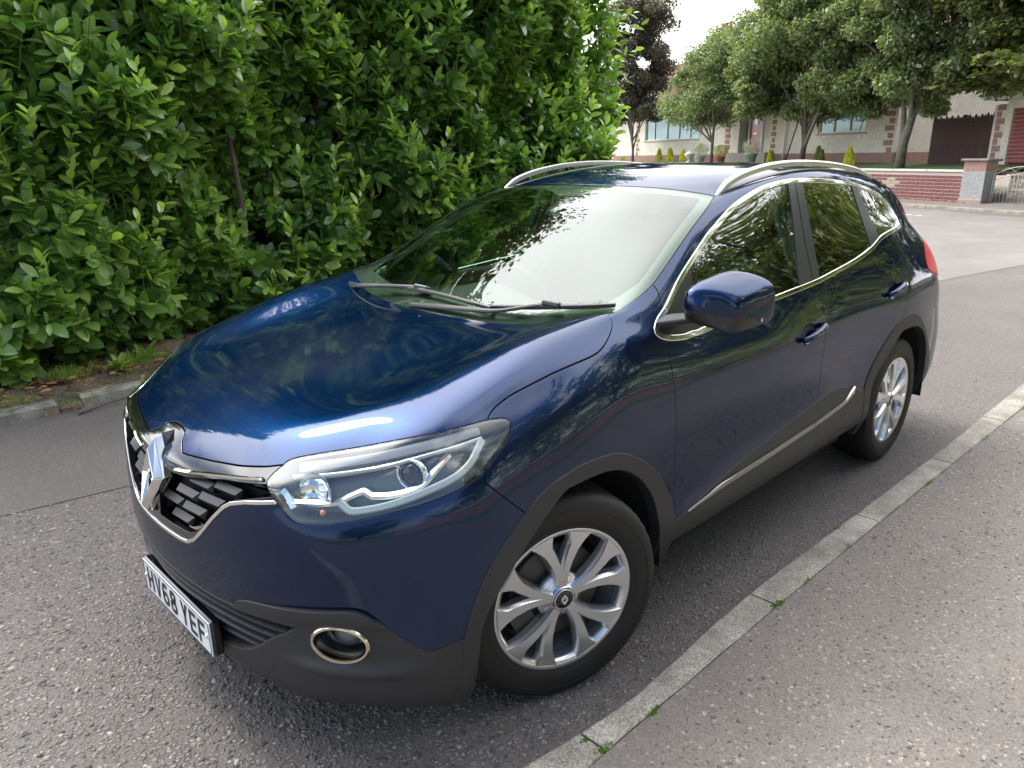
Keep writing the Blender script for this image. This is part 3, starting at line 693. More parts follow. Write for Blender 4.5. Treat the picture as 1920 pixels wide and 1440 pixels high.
leaf_mat('conifer_leaf', (.055,.085,.028), (.24,.24,.07), rough=.5, trans=.25)
leaf_mat('yellow_leaf', (.16,.21,.03), (.60,.56,.07), rough=.4, trans=.35)
leaf_mat('white_leaf', (.35,.36,.28), (.62,.62,.52), rough=.6, trans=.2)
simple('bark', (.10,.080,.062), rough=.9, bump=1.0, bscale=60, var=.35, vscale=9)
simple('bark_grey', (.17,.155,.125), rough=.9, bump=1.0, bscale=50, var=.4, vscale=7)
simple('twig', (.13,.16,.04), rough=.7)
simple('shade_core', (.010,.012,.006), rough=1.0, var=.5, vscale=6)  # shade deep in the hedge, put into the colour

def sheet(name, pts, z, mat, sub=1):
    me = bpy.data.meshes.new(name); me.from_pydata([(x, y, z) for x, y in pts], [], [tuple(range(len(pts)))]); me.materials.append(mat)
    return tag(link(name, me), kind='structure')

def setting():
    sheet('ground', [(-300,-300),(300,-300),(300,300),(-300,300)], -.02, MATS['soil'])
    # road sheet, subdivided near the camera
    sheet('road', [(60,-3.36),(60,1.10),(-6,1.12),(-24.2,1.3),(-23.5,6),(-12,30),(-14,40),(-60,-70),(-40,-70),(-23.1,-20),(-12,-3.6),(-8,-3.45)][::1], 0, MATS['road_near'])
    sheet('far_road', [(-8.2,-1.15),(-9.295,-.902),(-11.991,-.41),(-16,.35),(-21.5,1.3),(-22.0,3),(-20.6,1.9),(-22.2,-2.7),(-24.9,-6.7),(-34,-26),(-30,-26),(-12.5,-3.8),(-9.2,-3.5)], .004, MATS['road_far'])
    sheet('road_strip', [(60,-3.37),(60,-2.9),(1.048,-1.88),(.464,-1.803),(-3.0,-1.62),(-8.2,-1.16),(-9.2,-3.5)], .004, MATS['road_smooth'])
    sheet('pavement', [(8,1.14),(.2,1.154),(-.78,1.164),(-1.71,1.188),(-2.73,1.218),(-4.0,1.26),(-9,1.40),(-13,1.9),(-17,3.6),(-17,4.4),(8,4.4)], .064, MATS['pavement_asphalt'])
    # kerb stones, one by one
    xs = [3.93,3.0,2.06,1.13,.203,-.782,-1.712,-2.66,-3.60,-4.53,-5.46,-6.40,-7.33,-8.27]
    yo = lambda x: np.interp(-x, [-4,-.41,-.204,.02,.786,1.70,2.92,4.56,9], [1.00,1.022,1.050,1.073,1.044,1.074,1.106,1.122,1.22])
    yi = lambda x: np.interp(-x, [-4,-.2,.78,1.71,2.73,4.0,9], [1.135,1.153,1.165,1.188,1.218,1.26,1.40])
    for i in range(len(xs)-1):
        x0, x1 = xs[i]-.004, xs[i+1]+.004; n = 8
        V = []; F = []
        for k in range(n+1):
            x = x0+(x1-x0)*k/n; a = yo(x)+rng.normal()*.0015; b = yi(x)+rng.normal()*.0012-.003; z = .070+rng.normal()*.0004
            e = .010 if k in (0, n) else 0
            V += [(x, a-.006, -.05), (x, a, .045), (x, a+.004, .062-e*.3), (x, a+.012, z-e*.3), (x, b-.006, z-e*.3), (x, b, z-.005-e*.3), (x, b, .02)]
        for k in range(n):
            for j in range(6): F.append((k*7+j, k*7+j+1, (k+1)*7+j+1, (k+1)*7+j))
        F += [tuple(range(7))[::-1], tuple(n*7+j for j in range(7))]
        mb = MB(); mb.add(V, F, False); o = mb.build('kerb_stone', MATS['kerb_stone'])
        bm = bmesh.new(); bm.from_mesh(o.data); bmesh.ops.recalc_face_normals(bm, faces=bm.faces); bm.to_mesh(o.data); bm.free()
        tag(o, kind='structure')
    mb = MB()
    for x in xs[1:-1]: mb.box((x, (yo(x)+yi(x))/2, .028), (.012, .09, .060))
    tag(mb.build('kerb_joint', MATS['joint_dirt']), kind='stuff')
    # far-side kerb
    ex = [6.5,5.3,4.1,2.9,1.9,.98,.40]
    def old_kerb(x0, x1, h=.085, dz=0):
        V = []; F = []; n = 6
        for k in range(n+1):
            x = x0+(x1-x0)*k/n; y = -3.365-.05*math.exp(-((x+.1)/.5)**2); j = rng.normal()*.006
            V += [(x, y, -.05), (x, y+j, h-.02+dz), (x, y-.02+j, h+dz+rng.normal()*.004), (x, y-.11+j, h+dz+rng.normal()*.004), (x, y-.13, .0)]
        for k in range(n):
            for j in range(4): F.append((k*5+j, (k+1)*5+j, (k+1)*5+j+1, k*5+j+1))
        F += [tuple(range(5)), tuple(n*5+j for j in range(5))[::-1]]
        mb = MB(); mb.add(V, F, False); o = mb.build('verge_kerb_stone', MATS['old_kerb']); tag(o, kind='structure')
    for a, b in zip(ex[:-1], ex[1:]): old_kerb(a-.01, b+.01)
    for a in (.27,-.75,-1.7,-2.65,-3.6,-4.55,-5.5,-6.45,-7.4): old_kerb(a-.01, a-.94, .09)
    mb = MB(); mb.box((.335,-3.44,.02), (.17,.14,.09), bev=.03); tag(mb.build('kerb_soil', MATS['soil']), kind='stuff')
    # verge soil, uneven
    nx, ny = 120, 14; V = []; F = []
    for i in range(nx+1):
        for j in range(ny+1):
            x = 7-15.5*i/nx; y = -3.42-2.2*j/ny
            V.append((x, y, .055+.10*(j/ny)+.018*math.sin(x*3.1+y*2)+.012*math.sin(x*9+1)*math.cos(y*11)+rng.normal()*.004))
    for i in range(nx):
        for j in range(ny): F.append((i*(ny+1)+j, (i+1)*(ny+1)+j, (i+1)*(ny+1)+j+1, i*(ny+1)+j+1))
    mb = MB(); mb.add(V, F, True); tag(mb.build('verge_soil', MATS['soil']), kind='structure')
    # loose and exposed stone chips in the road near the camera
    def chips(name, n, region, mat, smin, smax, z0):
        P = []; T = []; col = []
        c = 0
        base = np.array([(1,0,0),(.4,.85,0),(-.6,.8,0),(-1,-.1,0),(-.3,-.9,0),(.7,-.7,0)])
        xs_ = rng.uniform(region[0], region[1], n); ys_ = rng.uniform(region[2], region[3], n)
        s = rng.uniform(smin, smax, n)*rng.uniform(.7,1.2,n); an = rng.uniform(0, 6.28, n); asp = rng.uniform(.45,.95,n); hh = s*rng.uniform(.12,.34,n)
        jit = rng.uniform(.7,1.2,(n,6)); tlx = rng.normal(0,.10,n); tly = rng.normal(0,.10,n)
        ca, sa = np.cos(an), np.sin(an)
        bx = base[:,0][None]*jit*s[:,None]; by = base[:,1][None]*jit*s[:,None]*asp[:,None]
        X = bx*ca[:,None]-by*sa[:,None]; Y = bx*sa[:,None]+by*ca[:,None]
        low = np.stack([X+xs_[:,None], Y+ys_[:,None], np.full_like(X, z0-.002)], 2)
        up = np.stack([X*.78+xs_[:,None], Y*.78+ys_[:,None], z0+hh[:,None]+X*tlx[:,None]+Y*tly[:,None]], 2)
        V = np.concatenate([low, up], 1).reshape(-1,3)
        f = []
        for k in range(6): f += [(k,(k+1)%6,6+(k+1)%6),(k,6+(k+1)%6,6+k)]
        for k in range(1,5): f.append((6,6+k,6+k+1))
        f = np.array(f); T = (np.arange(n)[:,None,None]*12+f[None]).reshape(-1,3)
        me = mesh_from(name, V, T, mat, smooth=False)
        o = tag(link(name, me), kind='stuff'); return o
    m, nt, b = node_mat('chip'); setp(b, rough=.7); g = nt.nodes.new('ShaderNodeNewGeometry'); cr = nt.nodes.new('ShaderNodeValToRGB'); nt.links.new(g.outputs['Random Per Island'], cr.inputs[0]); nt.links.new(cr.outputs[0], b.inputs['Base Color'])
    e = cr.color_ramp.elements; e[0].color = (.065,.058,.054,1); e[1].color = (.40,.36,.32,1); e[1].position = 1
    for p, c in ((.45,(.13,.115,.105,1)),(.85,(.21,.188,.17,1)),(.955,(.32,.29,.26,1)),(.990,(.27,.19,.14,1))): q = e.new(p); q.color = c
    chips('road_chips', 24000, (-1.2,3.0,-1.75,1.0), m, .004, .0100, 0.0)
    chips('coarse_road_chips', 3500, (.0,1.6,-1.9,1.0), m, .007, .0135, 0.0)
    chips('gutter_chips', 2600, (-5,1.5,.75,1.03), m, .003, .008, 0.0)
    chips('road_chips_far_lane', 6000, (-7,2.4,-3.3,-1.8), m, .003, .006, .004)
    chips('pavement_chips', 12000, (-3.5,1.6,1.19,2.6), m, .003, .0085, .064)
setting()

# ---------------------------------------------------------------- leaves as real blades
LEAF = np.array([(0,0,0),(.24,.155,.03),(.24,0,0),(.24,-.155,.03),(.55,.205,.035),(.55,0,-.012),(.55,-.205,.035),(.84,.12,-.02),(.84,0,-.05),(.84,-.12,-.02),(1,0,-.10)])
LEAF_T = np.array([(0,2,1),(0,3,2),(1,2,5),(1,5,4),(2,3,6),(2,6,5),(4,5,8),(4,8,7),(5,6,9),(5,9,8),(7,8,10),(8,9,10)])
def leaves_mesh(name, pos, dirs, nrm_, size, tint, mat, width=1.0, tmpl=None, tris=None):
    tmpl = LEAF if tmpl is None else tmpl; tris = LEAF_T if tris is None else tris
    n = len(pos); d = dirs/np.linalg.norm(dirs, axis=1, keepdims=True)
    s = np.cross(nrm_, d); s /= np.linalg.norm(s, axis=1, keepdims=True)+1e-9; u = np.cross(d, s)
    w = np.broadcast_to(np.asarray(width, float), (n,))
    V = pos[:,None]+size[:,None,None]*(tmpl[None,:,0:1]*d[:,None]+tmpl[None,:,1:2]*w[:,None,None]*s[:,None]+tmpl[None,:,2:3]*u[:,None])
    k = len(tmpl); T = (np.arange(n)[:,None,None]*k+tris[None]).reshape(-1,3)
    me = mesh_from(name, V.reshape(-1,3), T, mat, smooth=True)
    a = me.attributes.new('tint', 'FLOAT', 'POINT'); a.data.foreach_set('value', np.repeat(tint, k))
    return me
def unitv(a): return a/(np.linalg.norm(a, axis=1, keepdims=True)+1e-9)

def sprigs(base, axis, length, nleaf, lsize, young):
    """arrays of leafy shoots -> leaf arrays"""
    n = len(base); L = []
    for k in range(nleaf):
        t = (k+.6)/nleaf
        p = base+axis*(length*t)[:,None]
        ang = rng.uniform(0, 6.28, n) if k == 0 else ang+2.4+rng.normal(0,.3,n)
        ref = np.tile(np.array([[0,0,1.]]), (n,1)); r1 = unitv(np.cross(axis, ref)+1e-6); r2 = np.cross(axis, r1)
        rad = r1*np.cos(ang)[:,None]+r2*np.sin(ang)[:,None]
        op = np.clip(.95-.55*t+rng.normal(0,.15,n), .15, 1.2)
        d = unitv(axis*(1-op*.55)[:,None]+rad*op[:,None]+rng.normal(0,.10,(n,3))-np.array([0,0,.12]))
        nn = unitv(axis*.9+np.array([0,.25,.55])+rng.normal(0,.28,(n,3)))
        sz = lsize*rng.uniform(.75,1.15,n)*(1-.25*max(0, t-.75)/.25)
        ti = np.clip(young*(t**2.2)*1.0+rng.uniform(0,.22,n), 0, 1)
        L.append((p, d, nn, sz, ti))
    return [np.concatenate([l[i] for l in L]) for i in range(5)]

HX0, HX1 = 1.9, -6.55
def hedge_face(x, z):
    """y of the hedge front at (x, z): bulging, undercut at the foot, hollow near x=-3"""
    b = .22*np.sin(x*1.05+.8)+.16*np.sin(x*2.3+z*1.7)+.12*np.sin(z*3.1+x*.7+1)+.07*np.sin(x*5.1-z*4.3)
    f = -4.25+b*1.15
    f = f-.45*np.exp(-(z/.35)**2)-.65*np.exp(-((x+2.95)/.42)**2-((z-.55)/.55)**2)
    f = f-.22*np.clip(z-3.4, 0, 5)
    f = f-1.2*np.clip((-x-5.7)/.85, 0, 2)**2
    return f
def laurel_hedge():
    h = empty('laurel_hedge', None, (-1.5,-4.6,.1))
    tag(h, 'tall glossy green laurel hedge filling the left of the photo behind the blue car', 'hedge')
    n = 7000
    x = rng.uniform(HX1-.3, HX0, n); z = .12+rng.uniform(0,1,n)**.95*5.1
    lay = rng.uniform(0, 1, n)**1.5
    y = hedge_face(x, z)-lay*.60
    # hollows where the dark inside shows
    hol = (np.sin(x*3.7+z*2.1+.5)*np.sin(z*4.4-x*1.3+1.2))
    keep = ~((hol > .66) & (lay < .7) & (rng.uniform(0,1,n) < .7))
    x, y, z, lay = x[keep], y[keep], z[keep], lay[keep]; n = len(x)
    ax = unitv(np.stack([rng.normal(0,.45,n)-.25*np.clip(-x-5.6,0,1), .62+rng.normal(0,.25,n), .45+rng.normal(0,.40,n)], 1))
    ln = rng.uniform(.14,.34,n)*(1-.3*lay)
    base = np.stack([x, y, z], 1)-ax*(ln*.8)[:,None]
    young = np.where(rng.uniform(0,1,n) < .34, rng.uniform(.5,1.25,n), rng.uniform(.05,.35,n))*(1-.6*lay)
    A = sprigs(base, ax, ln, 9, .178, young)
    # taller upright shoots standing proud of the face
    m = 330; xs = rng.uniform(HX1, HX0, m); zs = rng.uniform(.5,4.6,m); ys = hedge_face(xs, zs)-.05
    ax2 = unitv(np.stack([rng.normal(0,.22,m), .30+rng.normal(0,.15,m), 1.0+rng.normal(0,.12,m)], 1)); l2 = rng.uniform(.35,.62,m)
    b2 = np.stack([xs, ys, zs], 1)
    B = sprigs(b2, ax2, l2, 14, .145, rng.uniform(.6,1.4,m))
    # the free end on the right: shoots reaching out past the end of the hedge
    m = 520; zs = rng.uniform(.2,5.0,m); ys = -5.0+rng.uniform(-.6,.55,m); xs = HX1-.15+rng.uniform(-.15,.25,m)-.10*np.sin(zs*2.7)
    ax3 = unitv(np.stack([-.8+rng.normal(0,.25,m), .35+rng.normal(0,.3,m), .5+rng.normal(0,.3,m)], 1)); l3 = rng.uniform(.2,.55,m)
    Cc = sprigs(np.stack([xs, ys, zs], 1), ax3, l3, 9, .15, rng.uniform(.2,1.1,m))
    D = [np.concatenate([A[i], B[i], Cc[i]]) for i in range(5)]
    pos, dr, nn, sz, ti = D
    # the 300 nearest visible leaves are objects of their own
    cam = np.array(scene.camera.matrix_world.translation)
    dist = np.linalg.norm(pos-cam, axis=1)
    s = np.cross(nn, dr); u = unitv(np.cross(dr, unitv(s)))
    facing = np.abs((unitv(cam-pos)*u).sum(1)); depth_in = hedge_face(pos[:,0], pos[:,2])-pos[:,1]
    score = sz*facing/dist+np.where(depth_in < -.02, .004, -.02)
    vis = (pos[:,0] < .55)&(pos[:,0] > -6.5)&(pos[:,2] > .2)
    score = np.where(vis, score, -1)
    best = np.argsort(-score)[:290]; rest = np.ones(len(pos), bool); rest[best] = False
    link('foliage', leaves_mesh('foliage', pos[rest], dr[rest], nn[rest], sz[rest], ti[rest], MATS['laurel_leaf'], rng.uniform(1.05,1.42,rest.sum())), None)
    fo = bpy.data.objects['foliage']; fo['kind'] = 'stuff'; fo.parent = h; fo.matrix_parent_inverse = h.matrix_basis.inverted()
    tm = []
    for tv in (.05,.2,.4,.7,1.0):
        tm.append(leaves_mesh('leaf', np.zeros((1,3)), np.array([[1.,0,0]]), np.array([[0,0,1.]]), np.ones(1), np.array([tv]), MATS['laurel_leaf']))
    hp = Matrix.Translation(-Vector(h.location))
    for i in best:
        d = Vector(dr[i]).normalized(); s_ = Vector(nn[i]).cross(d).normalized(); u_ = d.cross(s_)
        M = Matrix((d, s_, u_)).transposed().to_4x4()@Matrix.Scale(sz[i], 4); M.translation = Vector(pos[i])
        o = link('leaf', tm[int(np.argmin([abs(ti[i]-v) for v in (.05,.2,.4,.7,1.0)]))], h); o.matrix_basis = hp@M
    # stems
    mb = MB()
    for i in range(len(b2)):
        mb.tube([b2[i]-ax2[i]*.15, b2[i]+ax2[i]*l2[i]*.5, b2[i]+ax2[i]*l2[i]], [.005,.0035,.002], 5, caps=False)
    sel_ = rng.choice(len(base), 2600, replace=False)
    for i in sel_: mb.tube([base[i]-ax[i]*.1, base[i]+ax[i]*ln[i]], [.004,.002], 4, caps=False)
    o = mb.build('shoots', MATS['twig'], h); o['kind'] = 'stuff'; o.matrix_parent_inverse = h.matrix_basis.inverted()
    # trunks and main limbs
    for i in range(20):
        x = HX0-.2-i*.42+rng.normal()*.1; y = -5.0+rng.normal()*.15; pts = [(x, y, 0)]; 
        for k in range(6): pts.append((pts[-1][0]+rng.normal()*.12, pts[-1][1]+rng.normal()*.08+(.07 if rng.uniform()<.6 else -.02), pts[-1][2]+.65))
        mb = MB(); mb.tube(pts, list(np.linspace(.035,.012,7)), 7); o = mb.build('branch', MATS['bark'], h); o.matrix_parent_inverse = h.matrix_basis.inverted()
    # near-black backing sheet, its colour standing in for the shade inside the hedge
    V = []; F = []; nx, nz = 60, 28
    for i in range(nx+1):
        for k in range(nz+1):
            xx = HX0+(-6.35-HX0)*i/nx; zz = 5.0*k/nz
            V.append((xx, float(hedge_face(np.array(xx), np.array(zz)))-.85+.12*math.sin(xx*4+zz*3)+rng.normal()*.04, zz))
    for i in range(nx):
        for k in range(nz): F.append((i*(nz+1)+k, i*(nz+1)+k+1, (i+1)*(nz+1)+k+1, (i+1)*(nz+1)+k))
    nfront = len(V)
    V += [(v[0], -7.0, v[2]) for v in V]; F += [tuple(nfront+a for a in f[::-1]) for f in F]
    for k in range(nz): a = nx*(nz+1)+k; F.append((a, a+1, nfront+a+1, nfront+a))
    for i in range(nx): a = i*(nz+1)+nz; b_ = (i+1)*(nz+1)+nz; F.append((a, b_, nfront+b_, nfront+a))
    mb = MB(); mb.add(V, F, True); o = mb.build('shade_core', MATS['shade_core'], h); o.matrix_parent_inverse = h.matrix_basis.inverted()
laurel_hedge()

def verge_plants():
    # grass: blades in tufts
    def blades(name, cx, cy, n, spread, hgt, mat, tintr=(.2,1), z=.09, lean=.5):
        P = np.stack([cx+rng.normal(0,spread,n), cy+rng.normal(0,spread*.7,n), np.full(n, z)], 1)
        d = unitv(np.stack([rng.normal(0,lean,n), rng.normal(0,lean,n), np.ones(n)], 1)); nn = rng.normal(0,1,(n,3))
        tm = np.array([(0,.018,0),(0,-.018,0),(.5,.014,.02),(.5,-.014,.02),(1,0,.18)]); tr = np.array([(0,1,3),(0,3,2),(2,3,4)])
        return leaves_mesh(name, P, d, nn, hgt*rng.uniform(.5,1.2,n), rng.uniform(*tintr, n), mat, 1.0, tm, tr)
    tufts = [(.215,-3.95,620,.060,.11),(-.02,-4.05,120,.05,.08),(-.30,-4.02,420,.08,.12),(.62,-3.55,260,.06,.06),(.95,-3.7,300,.12,.08),(-.75,-3.9,300,.14,.10),(-1.2,-3.8,300,.2,.12),(-2.2,-3.75,400,.3,.13),(1.6,-3.8,300,.2,.10)]
    for (x, y, n, s, hh) in tufts:
        o = link('grass_tuft', blades('grass_tuft', x, y, n, s, hh, MATS['grass_blade'], z=.085)); o.location = (0,0,0)
        tag(o, kind='stuff')
    n = 9000; x = rng.uniform(-5,2.5,n); y = -3.5-rng.uniform(0,1,n)**1.3*.75
    k = (np.sin(x*5)*np.sin(y*9+x*2) > .1); x, y = x[k], y[k]; n = len(x)
    P = np.stack([x, y, np.full(n, .075)+(-3.42-y)*.045], 1); d = unitv(np.stack([rng.normal(0,.8,n), rng.normal(0,.8,n), np.ones(n)*.9], 1))
    tm = np.array([(0,.05,0),(0,-.05,0),(.6,.06,.02),(.6,-.06,.02),(1,0,.1)]); tr = np.array([(0,1,3),(0,3,2),(2,3,4)])
    tag(link('verge_moss', leaves_mesh('verge_moss', P, d, rng.normal(0,1,(n,3)), rng.uniform(.012,.035,n), rng.uniform(0,1,n), MATS['grass_blade'], 1.0, tm, tr)), kind='stuff')
    # dandelion rosettes
    for (x, y, r, lab) in ((-.155,-3.93,.17,'green dandelion rosette on the verge next to the car nose'), (.72,-3.72,.12,'low green weed at the left edge of the verge above the kerb'), (-.42,-4.12,.20,'leafy green weed growing at the foot of the laurel hedge')):
        m = 22; a = rng.uniform(0,6.28,m); el = rng.uniform(.15,1.0,m)
        d = np.stack([np.cos(a)*np.cos(el), np.sin(a)*np.cos(el), np.sin(el)], 1)
        me = leaves_mesh('weed_plant', np.tile([[0,0,0.]], (m,1))+rng.normal(0,.008,(m,3)), d, np.tile([[0,0,1.]], (m,1))+rng.normal(0,.2,(m,3)), r*rng.uniform(.5,1.0,m), rng.uniform(.5,1,m), MATS['grass_blade'], .75)
        o = link('weed_plant', me); o.location = (x, y, .10); tag(o, lab, 'plant')
    # fallen leaves: one mesh, they cannot be counted
    n = 1500; x = rng.uniform(-4.5,1.6,n); y = rng.normal(-4.0,.34,n); y = np.clip(y, -4.9, -3.28)
    P = np.stack([x, y, np.where(y > -3.38, .02, .10)+rng.uniform(0,.02,n)], 1)
    d = rng.normal(0,1,(n,3)); d[:,2] *= .2
    tag(link('fallen_leaves', leaves_mesh('fallen_leaves', P, d, np.tile([[0,0,1.]], (n,1))+rng.normal(0,.45,(n,3)), rng.uniform(.025,.085,n), rng.uniform(0,1,n)**2.5, MATS['dead_leaf'], 1.0)), kind='stuff')
    # twigs in the gutter
    mb = MB()
    for i in range(110):
        x = rng.uniform(-1.5,1.6); y = rng.normal(-3.62,.25); a = rng.normal(0,.5); L_ = rng.uniform(.08,.35); z = .02 if y > -3.36 else .11
        mb.tube([(x,y,z),(x+L_*.5*math.cos(a),y+L_*.5*math.sin(a)+.01,z+.012),(x+L_*math.cos(a),y+L_*math.sin(a),z)], [.003,.003,.0015], 5)
    mb.tube([(.33,-3.24,.012),(.15,-3.29,.03),(.0,-3.30,.04),(-.10,-3.37,.05)], [.006,.006,.005,.003], 6)
    tag(mb.build('fallen_twigs', MATS['bark']), kind='stuff')
    # moss in the near kerb joints
    for (x, y, s, n) in ((.335,-3.40,.05,260),(.30,-3.46,.06,260),(.203,1.14,.012,90),(.215,1.085,.008,60),(-.02,1.155,.010,60),(-.80,1.160,.012,90),(-.76,1.152,.008,50),(-1.02,1.163,.014,70),(-1.4,1.172,.012,50),(-2.3,1.195,.02,80),(-3.2,1.22,.02,60),(-1.52,1.075,.012,50),(-4.0,1.255,.03,90)):
        P = np.stack([x+rng.normal(0,s*1.4,n), y+rng.normal(0,s*.5,n), np.full(n,.064)], 1); d = unitv(np.stack([rng.normal(0,.7,n), rng.normal(0,.7,n), np.ones(n)], 1))
        tag(link('kerb_moss', leaves_mesh('kerb_moss', P, d, rng.normal(0,1,(n,3)), rng.uniform(.005,.011,n), rng.uniform(.0,.6,n), MATS['grass_blade'], 1.6)), kind='stuff')
verge_plants()
# ---------------------------------------------------------------- the car
def unit(v): v = np.array(v, float); return v/np.linalg.norm(v)

def make_shell():
    V, faces, patch, ids = build_cage()
    X = fit_cage(V, faces, patch)
    P, Q, mi = subdivide(X, faces, patch, 4)
    T = np.concatenate([Q[:, [0,1,2]], Q[:, [0,2,3]]]); G = np.concatenate([mi, mi])
    n = np.cross(P[T[:,1]]-P[T[:,0]], P[T[:,2]]-P[T[:,0]])
    N = np.zeros_like(P)
    for k in range(3): np.add.at(N, T[:,k], n)
    N /= np.maximum(np.linalg.norm(N, axis=1, keepdims=True), 1e-12)
    half = Surf(P, N, T, G).sub(G < 4)
    half.P[np.abs(half.P[:,1]) < 1e-6, 1] = 0
    return half

def XZ(m): return m.P[:, [0,2]]
def XY(m): return m.P[:, [0,1]]
def YZ(m): return m.P[:, [1,2]]
def selG(m, *g): return np.isin(m.G, g)

def pts2(name, a, b): return [(p[a], p[b]) for p in OUT[name]]

def build_car():
    car = empty('car')
    tag(car, 'dark blue family crossover car with silver roof rails parked beside the kerb', 'car')
    shell = make_shell()
    bv = BVHTree.FromPolygons([Vector(p) for p in shell.P], shell.T.tolist())
    # smooth normal lookup
    from mathutils.kdtree import KDTree
    kd = KDTree(len(shell.P))
    for i, p in enumerate(shell.P): kd.insert(p, i)
    kd.balance()
    def nrm(p):
        r = kd.find_n(p, 4); w = np.array([1/(d+1e-5) for _, _, d in r]); n = sum(w[i]*shell.N[r[i][1]] for i in range(4)); return n/np.linalg.norm(n)
    def hit(o, d):
        h = bv.ray_cast(Vector(o), Vector(d).normalized())
        return np.array(h[0]) if h[0] is not None else None
    def side(x, z): return hit((x, 3, z), (0,-1,0))
    def front(y, z): return hit((3, y, z), (-1,0,0))
    def top(x, y): return hit((x, y, 3), (0,0,-1))
    hdir = unit((.62,.62,.48))
    def fromdir(p, d): return hit(np.array(p)+np.array(d)*1.5, -np.array(d))
    def onsurf(pts, d, n=6, closed=False):
        c = crom(pts, n, closed); r = []
        for p in c:
            h = fromdir(p, d)
            if h is not None: r.append(h)
        r = np.array(r)
        return r, np.array([nrm(p) for p in r])

    def both(name, m, mat, fl=.012, r=.0014, label=None, off=0.0, parent=car, sides=2):
        """link a left-hand panel and its mirror image"""
        if off: m = offset(m, off)
        if fl: m = flange(m, fl, r, ymid=False)
        a = surf_obj(name, m, mat, parent); b = surf_obj(name, mirror_surf(m), mat, parent)
        return a, b
    def centre(name, m, mat, fl=.012, r=.0014, off=0.0, parent=car):
        if off: m = offset(m, off)
        m = join_surf([m, mirror_surf(m)])
        # keep the normals on the centre line in the plane
        o = np.abs(m.P[:,1]) < 1e-5; m.N[o,1] = 0
        m.N /= np.maximum(np.linalg.norm(m.N, axis=1, keepdims=True), 1e-9)
        if fl: m = flange(m, fl, r, ymid=False)
        return surf_obj(name, m, mat, parent)

    gaps = []
    G = .0022   # half width of a shut line
    def panel(m, f, sel=None, gap=True):
        """split with a shut line: returns (inside, outside)"""
        if not gap: return cut(m, f, sel)
        # signed distances are carried through the first cut by recomputing in the caller
        raise NotImplementedError
    def split(m, fn, selg=None, gap=True):
        sel = selg(m) if selg is not None else None
        if not gap:
            return cut(m, fn(m), sel)
        a, rest = cut(m, fn(m)+G, sel)
        sel = selg(rest) if selg is not None else None
        g, b = cut(rest, fn(rest)-G, sel)
        if len(g.T): gaps.append(g)
        return a, b

    # ---- headlight
    e1 = unit(np.cross((0,0,1), hdir)); e2 = np.cross(hdir, e1)
    def proj_h(m): return np.stack([m.P@e1, m.P@e2], 1)
    hl = [(np.dot(p, e1), np.dot(p, e2)) for p in OUT['headlight']]
    hl = crom(hl, 5, True)
    def near(m, g, x0=-9, x1=9, z0=-9, z1=9, y0=-9):
        c = m.P[m.T].mean(1)
        return np.isin(m.G, g)&(c[:,0]>x0)&(c[:,0]<x1)&(c[:,2]>z0)&(c[:,2]<z1)&(c[:,1]>y0)
    lens, S = split(shell, lambda m: sdf(proj_h(m), hl), lambda m: near(m, (0,1,2), x0=.15, z0=.7, y0=.3))

    # ---- wheel openings and arch cladding
    ao = pts2('arch_out', 0, 2); ai = pts2('arch_in', 0, 2)
    fo = [(.492,.10),(.484,.28)]+ao[1:]+[(-.480,.34),(-.485,.10)]
    fi = [(.446,.10),(.440,.274)]+ai[1:-1]+[(-.392,.34),(-.395,.10)]
    ro = [(.50,.10),(.505,.30),(.505,.42),(.49,.53),(.42,.63),(.328,.712),(.23,.780),(.138,.820),(.04,.833),(-.06,.825),(-.16,.775),(-.25,.705),(-.35,.62),(-.43,.53),(-.47,.43),(-.485,.30),(-.49,.10)]
    ri = [(x, z+.012) for x, z in fi]
    ro = [(x-2.646, z) for x, z in ro]; ri = [(x-2.646, z) for x, z in ri]
    arches = []
    for o_, i_ in ((fo, fi), (ro, ri)):
        o2 = crom(o_, 5); i2 = crom(i_, 5)
        sl = lambda m: near(m, (1,2), z1=1.0)
        inn, S = cut(S, sdf(XZ(S), o2), sl(S))
        band_in, band = cut(inn, sdf(XZ(inn), i2))
        arches.append(band)
    for b in arches: both('wheel_arch_trim', b, MATS['plastic'], fl=.035, r=.004, off=.005)

    # ---- front plastic skirt
    wt = [(p[1]-p[0], p[2]) for p in OUT['wing_top']]
    wy = [(0-.905, .487)]+[(p[1]-p[0], p[2]) for p in OUT['low_edge'] if p[1] > .1]+wt
    sk = crom(wy, 5); skirt_poly = np.concatenate([sk, [(1.0, .44), (1.0, -.2), (-1.5,-.2), (-1.5,.487)]])
    def proj_s(m): return np.stack([m.P[:,1]-m.P[:,0], m.P[:,2]], 1)
    skirt, S = split(S, lambda m: sdf(proj_s(m), skirt_poly), lambda m: near(m, (1,2), x0=.40))
    # ---- grille opening
    hf = [(0,.893),(.03,.892),(.060,.886),(.085,.868),(.123,.851),(.15,.852),(.268,.860),(.375,.871),(.458,.883),(.50,.892),(.56,.90)]
    gl = [(.56,.812),(.541,.812),(.449,.795),(.397,.779),(.37,.762),(.325,.72),(.274,.667),(.232,.629),(.194,.610),(.155,.606),(0,.606)]
    gpoly = [(-.05,.893)]+hf+gl+[(-.05,.606)]
    grille, S = split(S, lambda m: sdf(YZ(m), gpoly), lambda m: near(m, (0,1,2), x0=.6, z0=.55)&(near(m, (0,1,2), z1=.915)))
    # ---- bonnet
    seam = [(p[0], p[1]) for p in OUT['seam']]; seam = [(.42,.90),(.36,.86),(.32,.82)]+seam
    rear = [(-.288,.728),(-.262,.66),(-.225,.56),(-.19,.45),(-.168,.333),(-.150,.20),(-.140,.09),(-.138,0)]
